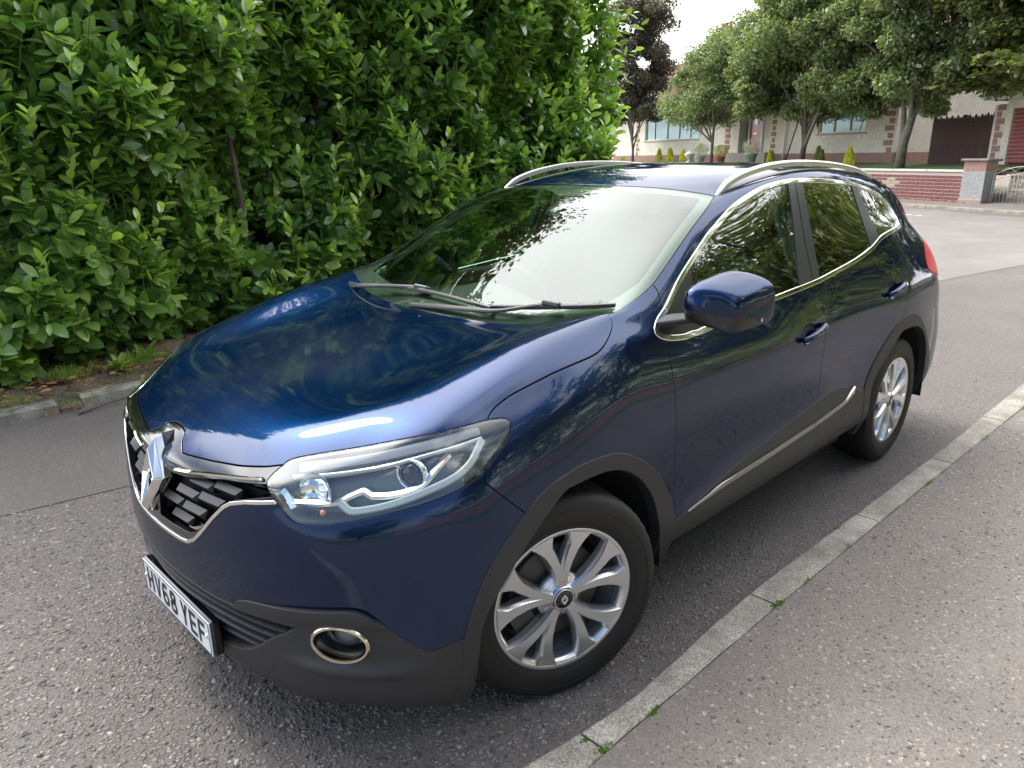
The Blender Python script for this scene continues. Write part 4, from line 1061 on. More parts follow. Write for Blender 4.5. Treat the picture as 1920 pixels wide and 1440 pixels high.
    bp = np.concatenate([crom(seam, 5), crom(rear, 4), [(-.138,-.1),(1.2,-.1),(1.2,.9)]])
    bonnet, S = split(S, lambda m: sdf(XY(m), bp), lambda m: near(m, (0,1,2), x0=-.33, z0=.80)&~(near(m,(1,2),x0=.42,z1=.86))&(near(m,(0,1,2),z0=.835)))
    # ---- windscreen
    ss = [(p[0], p[1]) for p in OUT['screen_side']]
    ss = [(-1.106,.600),(-.952,.650),(-.758,.690),(-.611,.715),(-.528,.727),(-.458,.728),(-.385,.727),(-.31,.731)]
    stp = [(-1.012,0),(-1.018,.15),(-1.036,.32),(-1.066,.47),(-1.106,.600)]
    wp = np.concatenate([crom([(-1.012,-.15)]+stp, 4), crom(ss, 4), crom(rear, 4), [(-.138,-.15)]])
    wind, S = split(S, lambda m: sdf(XY(m), wp), lambda m: near(m, (0,1), x0=-1.2, x1=-.05, z0=1.03))
    # ---- side windows
    dl = crom(pts2('dlo', 0, 2), 4, True)
    dlo, S = cut(S, sdf(XZ(S), dl), near(S, (1,), x0=-3, x1=-.3, z0=.95))
    chrome, inner = cut(dlo, -(sdf(XZ(dlo), dl)+.0140))
    sailp = [(-.20,.9),(-.20,1.35),(-.745,1.30),(-.725,1.24),(-.700,1.14),(-.690,1.057),(-.690,.9)]
    sail, inner = cut(inner, sdf(XZ(inner), sailp))
    bpq = [(-1.608,1.56),(-1.600,1.507),(-1.466,1.133),(-1.44,1.05),(-1.65,1.05),(-1.642,1.135),(-1.731,1.514),(-1.74,1.56)]
    cpq = [(-2.290,1.56),(-2.292,1.49),(-2.24,1.224),(-2.22,1.1),(-2.38,1.1),(-2.366,1.249),(-2.372,1.48),(-2.375,1.56)]
    bpil, inner = cut(inner, sdf(XZ(inner), bpq)); cpil, inner = cut(inner, sdf(XZ(inner), cpq))
    w1, inner = cut(inner, -(XZ(inner)[:,0]+1.55)); w2, w3 = cut(inner, -(XZ(inner)[:,0]+2.31))
    # ---- front wing / doors / bumper
    bf = [(.60,.95),(.44,.90),(.396,.861),(.356,.818),(.268,.730),(.20,.67)]
    bpoly = np.concatenate([crom(bf, 4), [(.2,-.2),(2,-.2),(2,2),(.6,2)]])
    bumper, S = split(S, lambda m: sdf(XZ(m), bpoly), lambda m: near(m, (1,2), x0=.15, z1=.95)|near(m, (0,2), x0=.6))
    df = [(-.530,1.20),(-.489,1.066),(-.463,1.004),(-.455,.935),(-.460,.838),(-.474,.70),(-.480,.56),(-.480,.485),(-.474,.397),(-.482,.339),(-.482,.1)]
    dfp = np.concatenate([crom(df, 4), [(2,.1),(2,1.4),(-.53,1.4)]])
    # pillar seam: the wing ends at the foot of the pillar
    pseam = lambda m: np.where(m.P[:,2] > 1.05, (-m.P[:,0]-.528)+(-(m.P[:,2]-1.20))*.35, -1)
    wingf = lambda m: np.maximum(sdf(XZ(m), dfp), pseam(m))
    wing, S = split(S, wingf, lambda m: near(m, (0,1), x0=-.70, x1=.6))
    sel_low = lambda m: near(m, (1,), x0=-2.75, x1=-.3, z1=1.35)
    # below the sill line nothing of the outer skin is left
    sb = lambda m: m.P[:,2]-(.342+.008*np.clip((-m.P[:,0]-.5)/1.6, 0, 1))
    under, S = cut(S, sb(S), near(S, (1,), x0=-2.2, x1=-.3))
    uw, wing = cut(wing, sb(wing), near(wing, (1,), x0=-.6, x1=-.3))
    # door region (everything of the side between wing and quarter, below the windows)
    dr = [(-2.447,1.212),(-2.560,1.165),(-2.625,1.110),(-2.640,1.045),(-2.612,.985),(-2.560,.90),(-2.527,.826),(-2.46,.70),(-2.3,.3),(-2.3,.1)]
    belt_low = [(-.30,1.05),(-.487,1.056),(-.581,1.045),(-.728,1.048),(-1.213,1.085),(-1.584,1.109),(-1.760,1.126),(-2.052,1.16),(-2.233,1.192),(-2.447,1.244)]
    dpoly = np.concatenate([[(-.3,.1)], [(x, z+.004) for x, z in belt_low], crom(dr, 4)])
    doors, S = split(S, lambda m: sdf(XZ(m), dpoly), lambda m: near(m, (1,), z1=1.35, x0=-2.8))
    dm = [(-1.56,1.25),(-1.575,1.135),(-1.597,1.103),(-1.618,1.046),(-1.628,.988),(-1.626,.902),(-1.622,.806),(-1.633,.699),(-1.650,.587),(-1.648,.49),(-1.630,.440),(-1.605,.408),(-1.598,.2)]
    dmp = np.concatenate([crom(dm, 4), [(0,.2),(0,1.25)]])
    fdoor, rdoor = split(doors, lambda m: sdf(XZ(m), dmp))
    # cladding line
    cl = [(.0,.41),(-.40,.415),(-.48,.424),(-.755,.466),(-1.036,.506),(-1.355,.541),(-1.647,.574),(-1.793,.588),(-1.938,.580),(-2.050,.545),(-2.13,.520),(-2.25,.50)]
    clp = np.concatenate([crom(cl, 4), [(-2.25,-.2),(0,-.2)]])
    fclad, fdoor = cut(fdoor, sdf(XZ(fdoor), clp)); rclad, rdoor = cut(rdoor, sdf(XZ(rdoor), clp))
    wclad, wing = cut(wing, sdf(XZ(wing), clp), near(wing, (1,), x1=-.3))
    # handle bowls
    def ell(c, a, b, ang): return [(c[0]+a*math.cos(t)*math.cos(ang)-b*math.sin(t)*math.sin(ang), c[1]+a*math.cos(t)*math.sin(ang)+b*math.sin(t)*math.cos(ang)) for t in np.linspace(0, 2*math.pi, 33)[:-1]]
    H = [((-1.395,.908),(-1.585,.938)), ((-2.325,.975),(-2.505,1.003))]
    bowls = []
    for i, ((x0,z0),(x1,z1)) in enumerate(H):
        c = ((x0+x1)/2+.028, (z0+z1)/2-.004); ang = math.atan2(z1-z0, x1-x0)
        e = ell(c, .066, .046, ang)
        if i == 0: b_, fdoor = cut(fdoor, sdf(XZ(fdoor), e))
        else: b_, rdoor = cut(rdoor, sdf(XZ(rdoor), e))
        d = -sdf(XZ(b_), e); dep = .030*np.sqrt(np.clip(d/.046, 0, 1)*(2-np.clip(d/.046, 0, 1)))
        b2 = Surf(b_.P-b_.N*dep[:,None], b_.N, b_.T, b_.G)
        n = np.cross(b2.P[b2.T[:,1]]-b2.P[b2.T[:,0]], b2.P[b2.T[:,2]]-b2.P[b2.T[:,0]]); N = np.zeros_like(b2.P)
        for k in range(3): np.add.at(N, b2.T[:,k], n)
        b2.N = N/np.maximum(np.linalg.norm(N, axis=1, keepdims=True), 1e-9)
        bowls.append(b2)
    # tail: lamp and tailgate
    tl = [(-2.98,1.03),(-3.06,1.135),(-3.20,1.17),(-3.45,1.15),(-3.7,1.10),(-3.7,.90),(-3.45,.93),(-3.2,.97)]
    tail, S = split(S, lambda m: sdf(XZ(m), crom(tl, 4, True)), lambda m: near(m, (1,3), y0=.50, x1=-2.8))
    gate, S = split(S, lambda m: sdf(XY(m), [(-3.13,-1),(-3.13,.50),(-3.24,.58),(-3.32,.62),(-3.60,.66),(-4,.66),(-4,-1)]), lambda m: near(m, (0,3), x1=-2.9, z0=.55))
    gwin, gate = split(gate, lambda m: sdf(YZ(m), [(-1,1.44),(.45,1.42),(.55,1.30),(.56,1.18),(.5,1.14),(-1,1.13)]), None, gap=False)

    paint = MATS['paint']
    centre('bonnet', bonnet, paint)
    centre('front_bumper', bumper, paint)
    centre('body_shell', S, paint, fl=.010)
    centre('tailgate', gate, paint)
    centre('rear_window', gwin, MATS['privacy_glass'], fl=0)
    both('front_wing', wing, paint)
    fd = both('front_door', fdoor, paint); rd = both('rear_door', rdoor, paint)
    for b in (fclad, rclad, wclad): both('sill_cladding', b, MATS['plastic'], off=.003, r=.003, fl=.03)
    both('tail_lamp', tail, MATS['red_lens'], off=.003)
    both('window_trim', chrome, MATS['chrome'], off=.0045, r=.004, fl=.006)
    both('door_sail', sail, MATS['satin_black'], off=.001, fl=.004)
    both('pillar_trim', bpil, MATS['pillar_black'], off=.001, fl=.004); both('pillar_trim', cpil, MATS['pillar_black'], off=.001, fl=.004)
    both('front_side_window', w1, MATS['side_glass'], fl=0, off=-.003)
    both('rear_side_window', w2, MATS['privacy_glass'], fl=0, off=-.003); both('quarter_window', w3, MATS['privacy_glass'], fl=0, off=-.003)
    ws = centre('windscreen', wind, MATS['windscreen_glass'], fl=0, off=-.002)
    for i, b in enumerate(bowls):
        for k, d in enumerate((fd, rd)[i]):
            surf_obj('handle_recess', b if k == 0 else mirror_surf(b), paint, d)
    gg = join_surf(gaps); gm = offset(gg, -.011)
    for o in both('panel_gap', gm, MATS['gap_black'], fl=0): o['kind'] = 'stuff'
    # B-pillar door gap line
    for sg in (1, -1):
        L = []; Nn = []
        for t in np.linspace(0, 1, 14):
            x = -1.668*(1-t)+(-1.577)*t+.012*math.sin(t*math.pi); z = 1.518*(1-t)+1.13*t
            p = side(x, z)
            if p is not None: L.append(p*[1, sg, 1]); Nn.append(nrm(p)*[1, sg, 1])
        sweep(np.array(L)+np.array(Nn)*.0015, Nn, [(-.0018,-.001),(.0018,-.001),(.0018,.0008),(-.0018,.0008)], name='door_gap', mat=MATS['gap_black'], parent=car)

    # windscreen ceramic border, seen just behind the glass
    wfs = lambda m: sdf(XY(m), wp)
    def border_width(m):
        y = np.abs(m.P[:,1]); x = m.P[:,0]
        bottom = .10*np.clip((x+.50)/.25, 0, 1)
        return .045+bottom*.6+.10*np.exp(-((y)/.10)**2)*np.clip((-x-.85)/.08, 0, 1)
    bord, _ = cut(wind, -(wfs(wind)+border_width(wind)))
    centre('windscreen_border', bord, MATS['satin_black'], fl=0, off=-.006)
    # roof lining and inner skin
    inner_roof = S.sub(near(S, (0,1), x0=-3.2, x1=-.3, z0=1.12))
    centre('cabin_lining', inner_roof, MATS['cabin_grey'], fl=0, off=-.022)

    # ---- front grille
    grim, gin = cut(grille, -(sdf(YZ(grille), gpoly)+.011), near(grille, (0,1,2)))
    # chrome only along the lower V, the upper edge stays gloss black
    lowline = [(.541,.812),(.449,.795),(.397,.779),(.37,.762),(.325,.72),(.274,.667),(.232,.629),(.194,.610),(.155,.606),(0,.606)]
    gch, gbl = cut(grim, (seg_dist(YZ(grim), lowline, False)-.009))
    mo = [(.030,.800),(.10,.796),(.172,.801),(.354,.838),(.470,.853),(.505,.857),(.526,.828),(.411,.797),(.369,.772),(.294,.701),(.237,.658),(.20,.645),(.030,.645)]
    meshhole, gpan = cut(gin, sdf(YZ(gin), mo))
    gr = empty('grille', car)
    centre('grille_panel', join_surf([gbl, gpan]), MATS['gloss_black'], fl=.02, parent=gr)
    centre('grille_frame', gch, MATS['chrome'], off=.004, r=.003, parent=gr)
    back = offset(meshhole, -.055); centre('grille_back', back, MATS['gap_black'], fl=0, parent=gr)
    # slats: staggered wedge blocks following the surface
    for r_ in range(5):
        z = .826-.0405*r_
        for k in range(6):
            for sg in (1, -1):
                y0 = .062+.118*k+(.052 if r_ % 2 == 0 else 0)-(.03 if r_ > 2 else 0); y1 = y0+.100
                zz = z+.035*max(0, (y0-.15))/.35
                if sdf(np.array([((y0+y1)/2, zz)]), mo)[0] > -.012: continue
                P = []
                for (yy, dz, dp) in ((y0+.004,.018,-.006),(y1+.012,.018,-.006),(y0+.010,.004,.010),(y1,.004,.010),(y0+.004,-.012,-.001),(y1+.004,-.012,-.001),(y0,-.020,-.030),(y1,-.020,-.030)):
                    q = front(yy, zz); 
                    if q is None: q = np.array((.85, yy, zz))
                    P.append((q[0]-.018+dp, sg*yy, zz+dz))
                mb = MB(); F = [(0,1,3,2),(2,3,5,4),(4,5,7,6),(0,2,4,6),(1,7,5,3)]
                if sg == -1: F = [f[::-1] for f in F]
                mb.add(P, F); mb.build('slat', MATS['slat_black'], gr)
    # bright strip under the bonnet edge
    for sg in (1, -1):
        st = [(p[0], p[1], p[2]) for p in OUT['strip']]
        L, Nn = onsurf([(.871,.128,.808)]+st[1:], (1,0,0.2), 5)
        L = L*[1,sg,1]; Nn = Nn*[1,sg,1]
        sweep(L, Nn, [(-.005,-.004),(-.005,.006),(.0,.010),(.005,.006),(.005,-.004)], name='grille_strip', mat=MATS['chrome'], parent=gr)
    # badge: a tall diamond outline standing proud of the panel
    bd = MB()
    tops = [(0,.112),(.060,0),(0,-.112),(-.060,0)]; ins = [(0,.058),(.024,0.0),(0,-.058),(-.024,0)]
    cz = .765; px = .888; lean = .25
    def bp3(y, h, o): return (px+.012-h*lean+o-.25*abs(y), y, cz+h)
    ring_o = [bp3(y, h, -.02) for y, h in tops]; ring_m = [bp3(y*.97, h*.97, .004) for y, h in tops]
    ring_r = [bp3(y*.70, h*.72, .024) for y, h in tops]; ring_i = [bp3(y, h, .008) for y, h in ins]; ring_b = [bp3(y, h, -.02) for y, h in ins]
    rings = [ring_o, ring_m, ring_r, ring_i, ring_b]
    V = sum(rings, []); F = []
    for i in range(4):
        for k in range(4): F.append((i*4+k, i*4+(k+1)%4, (i+1)*4+(k+1)%4, (i+1)*4+k))
    bd.add(V, F); o = bd.build('badge', MATS['chrome'], car)
    md = o.modifiers.new('b', 'BEVEL'); md.width = .0025; md.segments = 2; md.limit_method = 'ANGLE'; md.angle_limit = R(25)
    ped = MB(); V = [bp3(y*1.08, h*1.03, -.016) for y, h in tops]+[bp3(y*1.2, h*1.05, -.075) for y, h in tops]
    ped.add(V, [(0,3,2,1)]+[(k, (k+1)%4, 4+(k+1)%4, 4+k) for k in range(4)]); ped.build('badge_plinth', MATS['gloss_black'], gr)

    # ---- skirt details
    # intake between bumper and skirt
    ip = [(-1.2,.478),(-.86,.476),(-.70,.474),(-.62,.472),(-.50,.468),(-.345,.474),(-.20,.474),(-.235,.455),(-.33,.405),(-.42,.347),(-.50,.315),(-.58,.305),(-.75,.30),(-1.2,.298)]
    ip = np.concatenate([crom(ip[:7], 3), crom(ip[7:], 3)])
    intake, skirt = cut(skirt, sdf(proj_s(skirt), ip), near(skirt, (1,2)))
    fc = np.array((.722,.680,.441)); fdir = unit((.76,.62,.12))
    f1 = unit(np.cross((0,0,1), fdir)); f2 = np.cross(fdir, f1)
    def proj_f(m): return np.stack([(m.P-fc)@f1, (m.P-fc)@f2], 1)
    fe = ell((0,0), .079, .055, 0)
    foghole, skirt = cut(skirt, sdf(proj_f(skirt), fe), near(skirt, (1,2)))
    # ledge bulge under the fog lamps
    def bulge(m):
        q = proj_f(m); u, v = q[:,0], q[:,1]
        w = np.exp(-((u-.02)/.16)**4)*np.exp(-((v+.078)/.020)**2)*.020
        w += np.exp(-((u-.10)/.30)**4)*(1/(1+np.exp(-(v-.058)/.006)))*(1/(1+np.exp((v-.125)/.012)))*.014
        P = m.P+m.N*w[:,None]; n = np.cross(P[m.T[:,1]]-P[m.T[:,0]], P[m.T[:,2]]-P[m.T[:,0]]); N = np.zeros_like(P)
        for k in range(3): np.add.at(N, m.T[:,k], n)
        N /= np.maximum(np.linalg.norm(N, axis=1, keepdims=True), 1e-9)
        return Surf(P, N, m.T, m.G)
    skirt = bulge(skirt)
    # seam between centre skirt and corner skirt
    sp_ = crom([(-.125,.48),(-.20,.46),(-.27,.402),(-.335,.31),(-.335,.25),(-.30,.18)], 4); spp = np.concatenate([sp_, [(2,.18),(2,.48)]])
    corner, mids = cut(skirt, sdf(proj_s(skirt), spp)+.0012)
    g2, mids = cut(mids, sdf(proj_s(mids), spp)-.0012)
    lb = empty('lower_bumper', car)
    centre('centre_skirt', mids, MATS['plastic'], off=.002, r=.003, fl=.03, parent=lb)
    both('corner_skirt', corner, MATS['plastic'], off=.002, r=.003, fl=.03, parent=lb)
    both('skirt_gap', offset(g2, -.006), MATS['gap_black'], fl=0, parent=lb)
    ib = offset(intake, -.05); centre('intake_back', ib, MATS['liner'], fl=0, parent=lb)
    for i, zz in enumerate((.470,.440,.408,.376,.345)):
        L = []; Nn = []
        for y in np.linspace(-.62,.62, 61):
            x_ = None; p = front(abs(y), zz)
            if p is None: continue
            sx = abs(y)-p[0]
            if sdf(np.array([(sx, zz)]), ip)[0] > .006: continue
            L.append(np.array((p[0], y, zz))); n = nrm(p); Nn.append(np.array((n[0], n[1]*(1 if y >= 0 else -1), 0)))
        if len(L) > 4:
            sweep(np.array(L)-np.array(Nn)*(.004+.002*i), Nn, [(-.010,-.03),(-.003,-.001),(.003,.0),(.007,-.006),(.009,-.03)], name='intake_slat', mat=MATS['plastic'], parent=lb)
    # fog lamp bezel and lamp
    for sg in (1, -1):
        fl_ = empty('fog_lamp', car)
        L = []; Nn = []
        for (u, v) in ell((0,0), .076, .052, 0):
            q = fc+f1*u+f2*v; h = fromdir(q, fdir); L.append((h+fdir*.004)*[1,sg,1]); Nn.append(fdir*[1,sg,1])
        sweep(np.array(L), Nn, [(-.005,-.020),(-.0055,.002),(-.002,.006),(.0035,.006),(.007,.0),(.009,-.030)], closed=True, name='bezel', mat=MATS['chrome_dark'], parent=fl_)
        mb = MB(); M3 = Matrix((Vector(f1*[1,sg,1]), Vector(f2*[1,sg,1]), Vector(fdir*[1,sg,1]))).transposed().to_4x4(); M3.translation = Vector(fc*[1,sg,1])
        prof = [(1.0,-.005),(.94,-.03),(.80,-.06),(.66,-.075),(.62,-.07),(.0,-.062)]
        V = []; F = []; n = 28
        for r_, h in prof:
            for k in range(n):
                a = 2*math.pi*k/n; V.append(M3@Vector((.076*r_*math.cos(a), .052*r_*math.sin(a), h)))
        for i in range(len(prof)-1):
            for k in range(n): F.append((i*n+k, i*n+(k+1)%n, (i+1)*n+(k+1)%n, (i+1)*n+k))
        mb.add(V, F, True); mb.build('lamp_housing', MATS['gloss_black'], fl_)
        mb = MB(); mb.lathe([(.0,-.052),(.020,-.053),(.034,-.058),(.040,-.066)], 24, M3); mb.build('lens', MATS['lamp_black'], fl_)

    # ---- number plate
    pl = empty('number_plate', car, (.893,0,.3242), (0,0,0))
    mb = MB(); mb.box((0,0,0), (.004,.52,.111), bev=.0015); mb.build('plate', MATS['plate_white'], pl)
    mb = MB(); mb.box((-.018,0,.0), (.030,.53,.118), bev=.006); mb.build('plate_holder', MATS['gloss_black'], pl)
    # border line round the characters
    for (c, d) in (((.0027,0,.0515),(.001,.508,.0018)), ((.0027,0,-.0515),(.001,.508,.0018)), ((.0027,.2535,0),(.001,.0018,.1045)), ((.0027,-.2535,0),(.001,.0018,.1045))):
        b = MB(); b.box(c, d); b.build('plate_border', MATS['plate_ink'], pl)
    for y in (-.236,.236):
        b = MB(); b.lathe([(.0,.006),(.005,.0055),(.007,.003),(.0075,.0)], 12, Matrix.Translation((.002,y,.005))@Matrix.Rotation(R(90),4,'Y')); b.build('screw', MATS['plate_white'], pl)
    W_, H_, St = .050, .079, .014
    def glyph(ch):
        """strokes of the plate lettering, width 50 mm, height 79 mm: list of polygons (u, v)"""
        w, h, s = W_, H_, St
        r = lambda x0, y0, x1, y1: [(x0,y0),(x1,y0),(x1,y1),(x0,y1)]
        if ch == 'H': return [r(0,0,s,h), r(w-s,0,w,h), r(s,h/2-s/2,w-s,h/2+s/2)]
        if ch == 'E': return [r(0,0,s,h), r(s,0,w,s), r(s,h-s,w,h), r(s,h/2-s/2,w*.9,h/2+s/2)]
        if ch == 'F': return [r(0,0,s,h), r(s,h-s,w,h), r(s,h/2-s/2,w*.88,h/2+s/2)]
        if ch == 'V': return [[(0,h),(s,h),(w/2+.001,s*.9),(w/2+.001,0),(w/2-s*.5,0)], [(w,h),(w-s,h),(w/2+.001,s*.9),(w/2+.001,0),(w/2+s*.5,0)]]
        if ch == 'Y': return [r(w/2-s/2,0,w/2+s/2,h*.42), [(0,h),(s,h),(w/2+s*.5,h*.42),(w/2-s*.5,h*.42)], [(w-s,h),(w,h),(w/2+s*.5,h*.42),(w/2-s*.5,h*.42)]]
        def ring(cx, cy, rx, ry, n=28, a0=0, a1=2*math.pi, p=2.6):
            L = []
            for i in range(n):
                A, B = a0+(a1-a0)*i/n, a0+(a1-a0)*(i+1)/n
                def pt(a, k):
                    c, q = math.cos(a), math.sin(a)
                    d = (abs(c)**p+abs(q)**p)**(-1/p)
                    return (cx+(rx-k)*c*d, cy+(ry-k)*q*d)
                L.append([pt(A,0), pt(B,0), pt(B,s), pt(A,s)])
            return L
        if ch == '6': return ring(w/2, h*.315, w/2, h*.315)+ring(w/2, h*.60, w/2, h*.40, 10, R(40), R(180))+[r(0,h*.3,s,h*.62)]
        if ch == '8': return ring(w/2, h*.285, w/2, h*.285)+ring(w/2, h*.755, w*.46, h*.255)
    y = -.2275
    text = 'HV68 YEF'; xs = []; pos = -.2275
    # the plate reads left to right for someone facing the car: that is from -y to +y
    for ch in text:
        if ch == ' ': pos += .033-.011+.0; continue
        g = MB()
        for poly in glyph(ch):
            V = [(.0030, pos+u, v-H_/2) for u, v in poly]; n = len(V)
            g.add(V, [tuple(range(n))])
        o = g.build('character', MATS['plate_ink'], pl)
        pos += W_+.0135
    return car, shell, dict(fi=crom(fi,4), ri=crom(ri,4), ws=ws, nrm=nrm, side=side, front=front, top=top, fromdir=fromdir, onsurf=onsurf, lens=lens, hdir=hdir, both=both, hl=hl, proj_h=proj_h)
CAR, SHELL, K = build_car()
# ---------------------------------------------------------------- car details: lamps, wheels, mirrors, wipers, rails, cabin
def build_details():
    car = CAR; nrm, side, front, top, fromdir, onsurf, both = [K[k] for k in ('nrm','side','front','top','fromdir','onsurf','both')]
    hd = K['hdir']
    def mirror_pts(L, sg): return np.array(L)*[1, sg, 1]
    # ---- headlights
    for sg in (1, -1):
        h = empty('headlight', car)
        lens = K['lens'] if sg == 1 else mirror_surf(K['lens'])
        surf_obj('lens', flange(offset(lens, .001), .006, .002, ymid=False), MATS['lamp_lens'], h)
        cav = lens
        e_in = K['lens']
        d = -sdf(K['proj_h'](e_in), K['hl'])
        dep = .060*np.clip(d/.030, 0, 1)**.7+.003
        P = e_in.P-e_in.N*dep[:,None]
        n = np.cross(P[e_in.T[:,1]]-P[e_in.T[:,0]], P[e_in.T[:,2]]-P[e_in.T[:,0]]); N = np.zeros_like(P)
        for k in range(3): np.add.at(N, e_in.T[:,k], n)
        N /= np.maximum(np.linalg.norm(N, axis=1, keepdims=True), 1e-9)
        bowl = Surf(P, N, e_in.T, e_in.G)
        if sg == -1: bowl = mirror_surf(bowl)
        surf_obj('housing', bowl, MATS['lamp_black'], h)
        # edge band just inside the lens
        band, _ = cut(e_in, -(sdf(K['proj_h'](e_in), K['hl'])+.008))
        b2 = offset(band, -.004); b2 = b2 if sg == 1 else mirror_surf(b2)
        surf_obj('seal', b2, MATS['gloss_black'], h)
        # upper silver shroud along the top edge
        e1 = K['proj_h']
        def strip(name, key, prof, mat, depth, n=5, pts=None):
            src = pts if pts is not None else OUT[key]
            L, Nn = onsurf(src, hd, n)
            L = L-Nn*depth
            return sweep(mirror_pts(L, sg), mirror_pts(Nn, sg), [(u*sg, w) for u, w in prof], name=name, mat=mat, parent=h)
        strip('running_light', 'drl_low', [(-.009,-.012),(-.010,.0),(-.006,.005),(.006,.005),(.010,.0),(.009,-.012)], MATS['drl_white'], .012)
        strip('running_light', 'drl_up', [(-.005,-.012),(-.005,.0),(.0,.003),(.005,.0),(.005,-.012)], MATS['drl_white'], .014)
        strip('top_shroud', 'hl_top', [(-.012,-.020),(-.013,.0),(.0,.005),(.011,.004),(.012,-.020)], MATS['shroud_grey'], .012)
        strip('chrome_blade', 'blade', [(-.010,-.030),(-.009,.0),(-.001,.004),(.008,-.004),(.010,-.030)], MATS['lamp_chrome'], .020)
        # reflector bowls: projector lens and inboard reflector
        def bowl_at(c3, r, ax, prof, mat, name, n=28):
            c = np.array(c3)*[1, sg, 1]; a = unit(np.array(ax)*[1, sg, 1])
            u = unit(np.cross((0,0,1), a)); v = np.cross(a, u)
            M = Matrix((Vector(u), Vector(v), Vector(a))).transposed().to_4x4(); M.translation = Vector(c)
            mb = MB(); mb.lathe([(p*r, q*r) for p, q in prof], n, M); return mb.build(name, mat, h)
        c = np.array(fromdir(OUT['proj'][0], hd)); n0 = nrm(c); ax = unit((.93,.35,.0)); c = c-n0*.040
        bowl_at(c, .036, ax, [(1.15,-.3),(1.2,.25),(1.08,.30),(1.0,.12),(.98,.0)], MATS['lamp_chrome'], 'projector_ring')
        bowl_at(c, .034, ax, [(1.0,.0),(.93,.28),(.75,.50),(.5,.66),(.25,.74),(0,.77)], MATS['gloss_black'], 'projector')
        cr = np.array(fromdir((.705,.60,.862), hd)); cr = cr-nrm(cr)*.045
        bowl_at(cr, .040, ax, [(1.25,.5),(1.15,.30),(.9,.02),(.5,-.18),(.2,-.22),(0,-.20)], MATS['lamp_chrome'], 'reflector')
        ca = np.array(fromdir(OUT['turn'][0], hd)); ca = ca-nrm(ca)*.022
        bowl_at(ca, .009, ax, [(1,0),(.9,.4),(.5,.8),(0,.9)], MATS['amber'], 'indicator_bulb', 16)
        # ribbed orange reflector at the rear end of the lamp
        w0 = np.array(fromdir(OUT['wedge'][0], hd)); w1 = np.array(fromdir(OUT['wedge'][1], hd))
        L = np.linspace(w0, w1, 6); Nn = np.array([nrm(p) for p in L]); L = L-Nn*.018
        sweep(mirror_pts(L, sg), mirror_pts(Nn, sg), [(-.008,-.02),(-.008,.003),(.008,.001),(.008,-.02)], name='inner_blade', mat=MATS['lamp_chrome'], parent=h)
    # ---- wheels
    Rr = .2366
    def wheel_meshes():
        M = {}
        mb = MB()  # tyre
        n = 144; prof = []
        base = [(.232,-.004),(.240,.002),(.262,.010),(.290,.0135),(.315,.010),(.330,.003),(.338,-.007)]
        prof += base
        tread = [(.3435,-.016),(.3465,-.030)]
        for g in (-.052,-.088,-.124,-.160):
            tread += [(.3475,g+.009),(.3475,g+.0042),(.3405,g+.0038),(.3405,g-.0038),(.3475,g-.0042)]
        tread += [(.3465,-.184),(.3435,-.198)]
        prof += tread+[(r, -.214-h) for r, h in base[::-1]]
        V = []; F = []; m = len(prof)
        for i, (r, h) in enumerate(prof):
            for k in range(n):
                a = 2*math.pi*k/n; rr = r
                if r > .342 and (h > -.047 or h < -.167) and k % 3 == 0: rr -= .0035
                zz = rr*math.sin(a)
                V.append((rr*math.cos(a), zz, h))
        for i in range(m-1):
            for k in range(n): F.append((i*n+k, i*n+(k+1)%n, (i+1)*n+(k+1)%n, (i+1)*n+k))
        mb.add(V, [f[::-1] for f in F], True)
        me = mb.mesh('tyre', MATS['tyre'])
        try: me.set_sharp_from_angle(angle=R(35))
        except Exception: pass
        M['tyre'] = me
        # raised ring lines on the sidewall
        mb = MB(); mb.lathe([(.300,.0128),(.302,.0145),(.304,.0128)], 72); mb.lathe([(.2555,.006),(.257,.0100),(.259,.0095)], 72); M['sidewall_ring'] = mb.mesh('sidewall_ring', MATS['tyre'])
        mb = MB(); mb.lathe([(.226,-.002),(.2366,.004),(.2386,.002),(.2386,-.008),(.232,-.012)][::-1], 96)
        mb.lathe([(.2385,-.010),(.226,-.016),(.219,-.030),(.212,-.060),(.204,-.085),(.200,-.170),(.225,-.190)][::-1], 96); mb.lathe([(.227,-.0015),(.219,-.006),(.214,-.022),(.212,-.05)][::-1], 96)
        M['barrel'] = mb.mesh('barrel', MATS['alloy'])
        # one spoke: flat machined face with sloping flanks, hub end to rim end
        def spoke(phi, tw):
            st = []
            for (r, w, h, dp) in ((.030,.010,-.008,.030),(.052,.0105,-.006,.034),(.085,.0115,-.005,.036),(.125,.0140,-.003,.036),(.165,.0175,-.0015,.034),(.190,.0215,-.0005,.030),(.208,.0290,.0,.026),(.2285,.0400,.001,.020)):
                t = (r-.03)/.2; ang = phi+tw*(.30+.70*min(1, t*1.25))-tw*.12*math.sin(t*math.pi)
                c, s_ = math.cos(ang), math.sin(ang)
                def pt(u, z, r=r, c=c, s_=s_):
                    q = math.sqrt(max(r*r-u*u, 1e-6)) if r > .2 else r
                    return (c*q-s_*u, s_*q+c*u, z)
                st.append([pt(-w-.007, h-dp), pt(-w-.0055, h-.011), pt(-w+.0015, h), pt(w-.0015, h), pt(w+.0055, h-.011), pt(w+.007, h-dp)])
            mb = MB(); V = sum(st, []); F = []
            for i in range(len(st)-1):
                for k in range(5): F.append((i*6+k, (i+1)*6+k, (i+1)*6+k+1, i*6+k+1)[::-1])
            F.append((0,1,2,3,4,5)); e = (len(st)-1)*6; F.append((e+5,e+4,e+3,e+2,e+1,e))
            mb.add(V, F, True); me = mb.mesh('spoke', MATS['alloy'])
            bm = bmesh.new(); bm.from_mesh(me); bmesh.ops.recalc_face_normals(bm, faces=bm.faces); bm.to_mesh(me); bm.free()
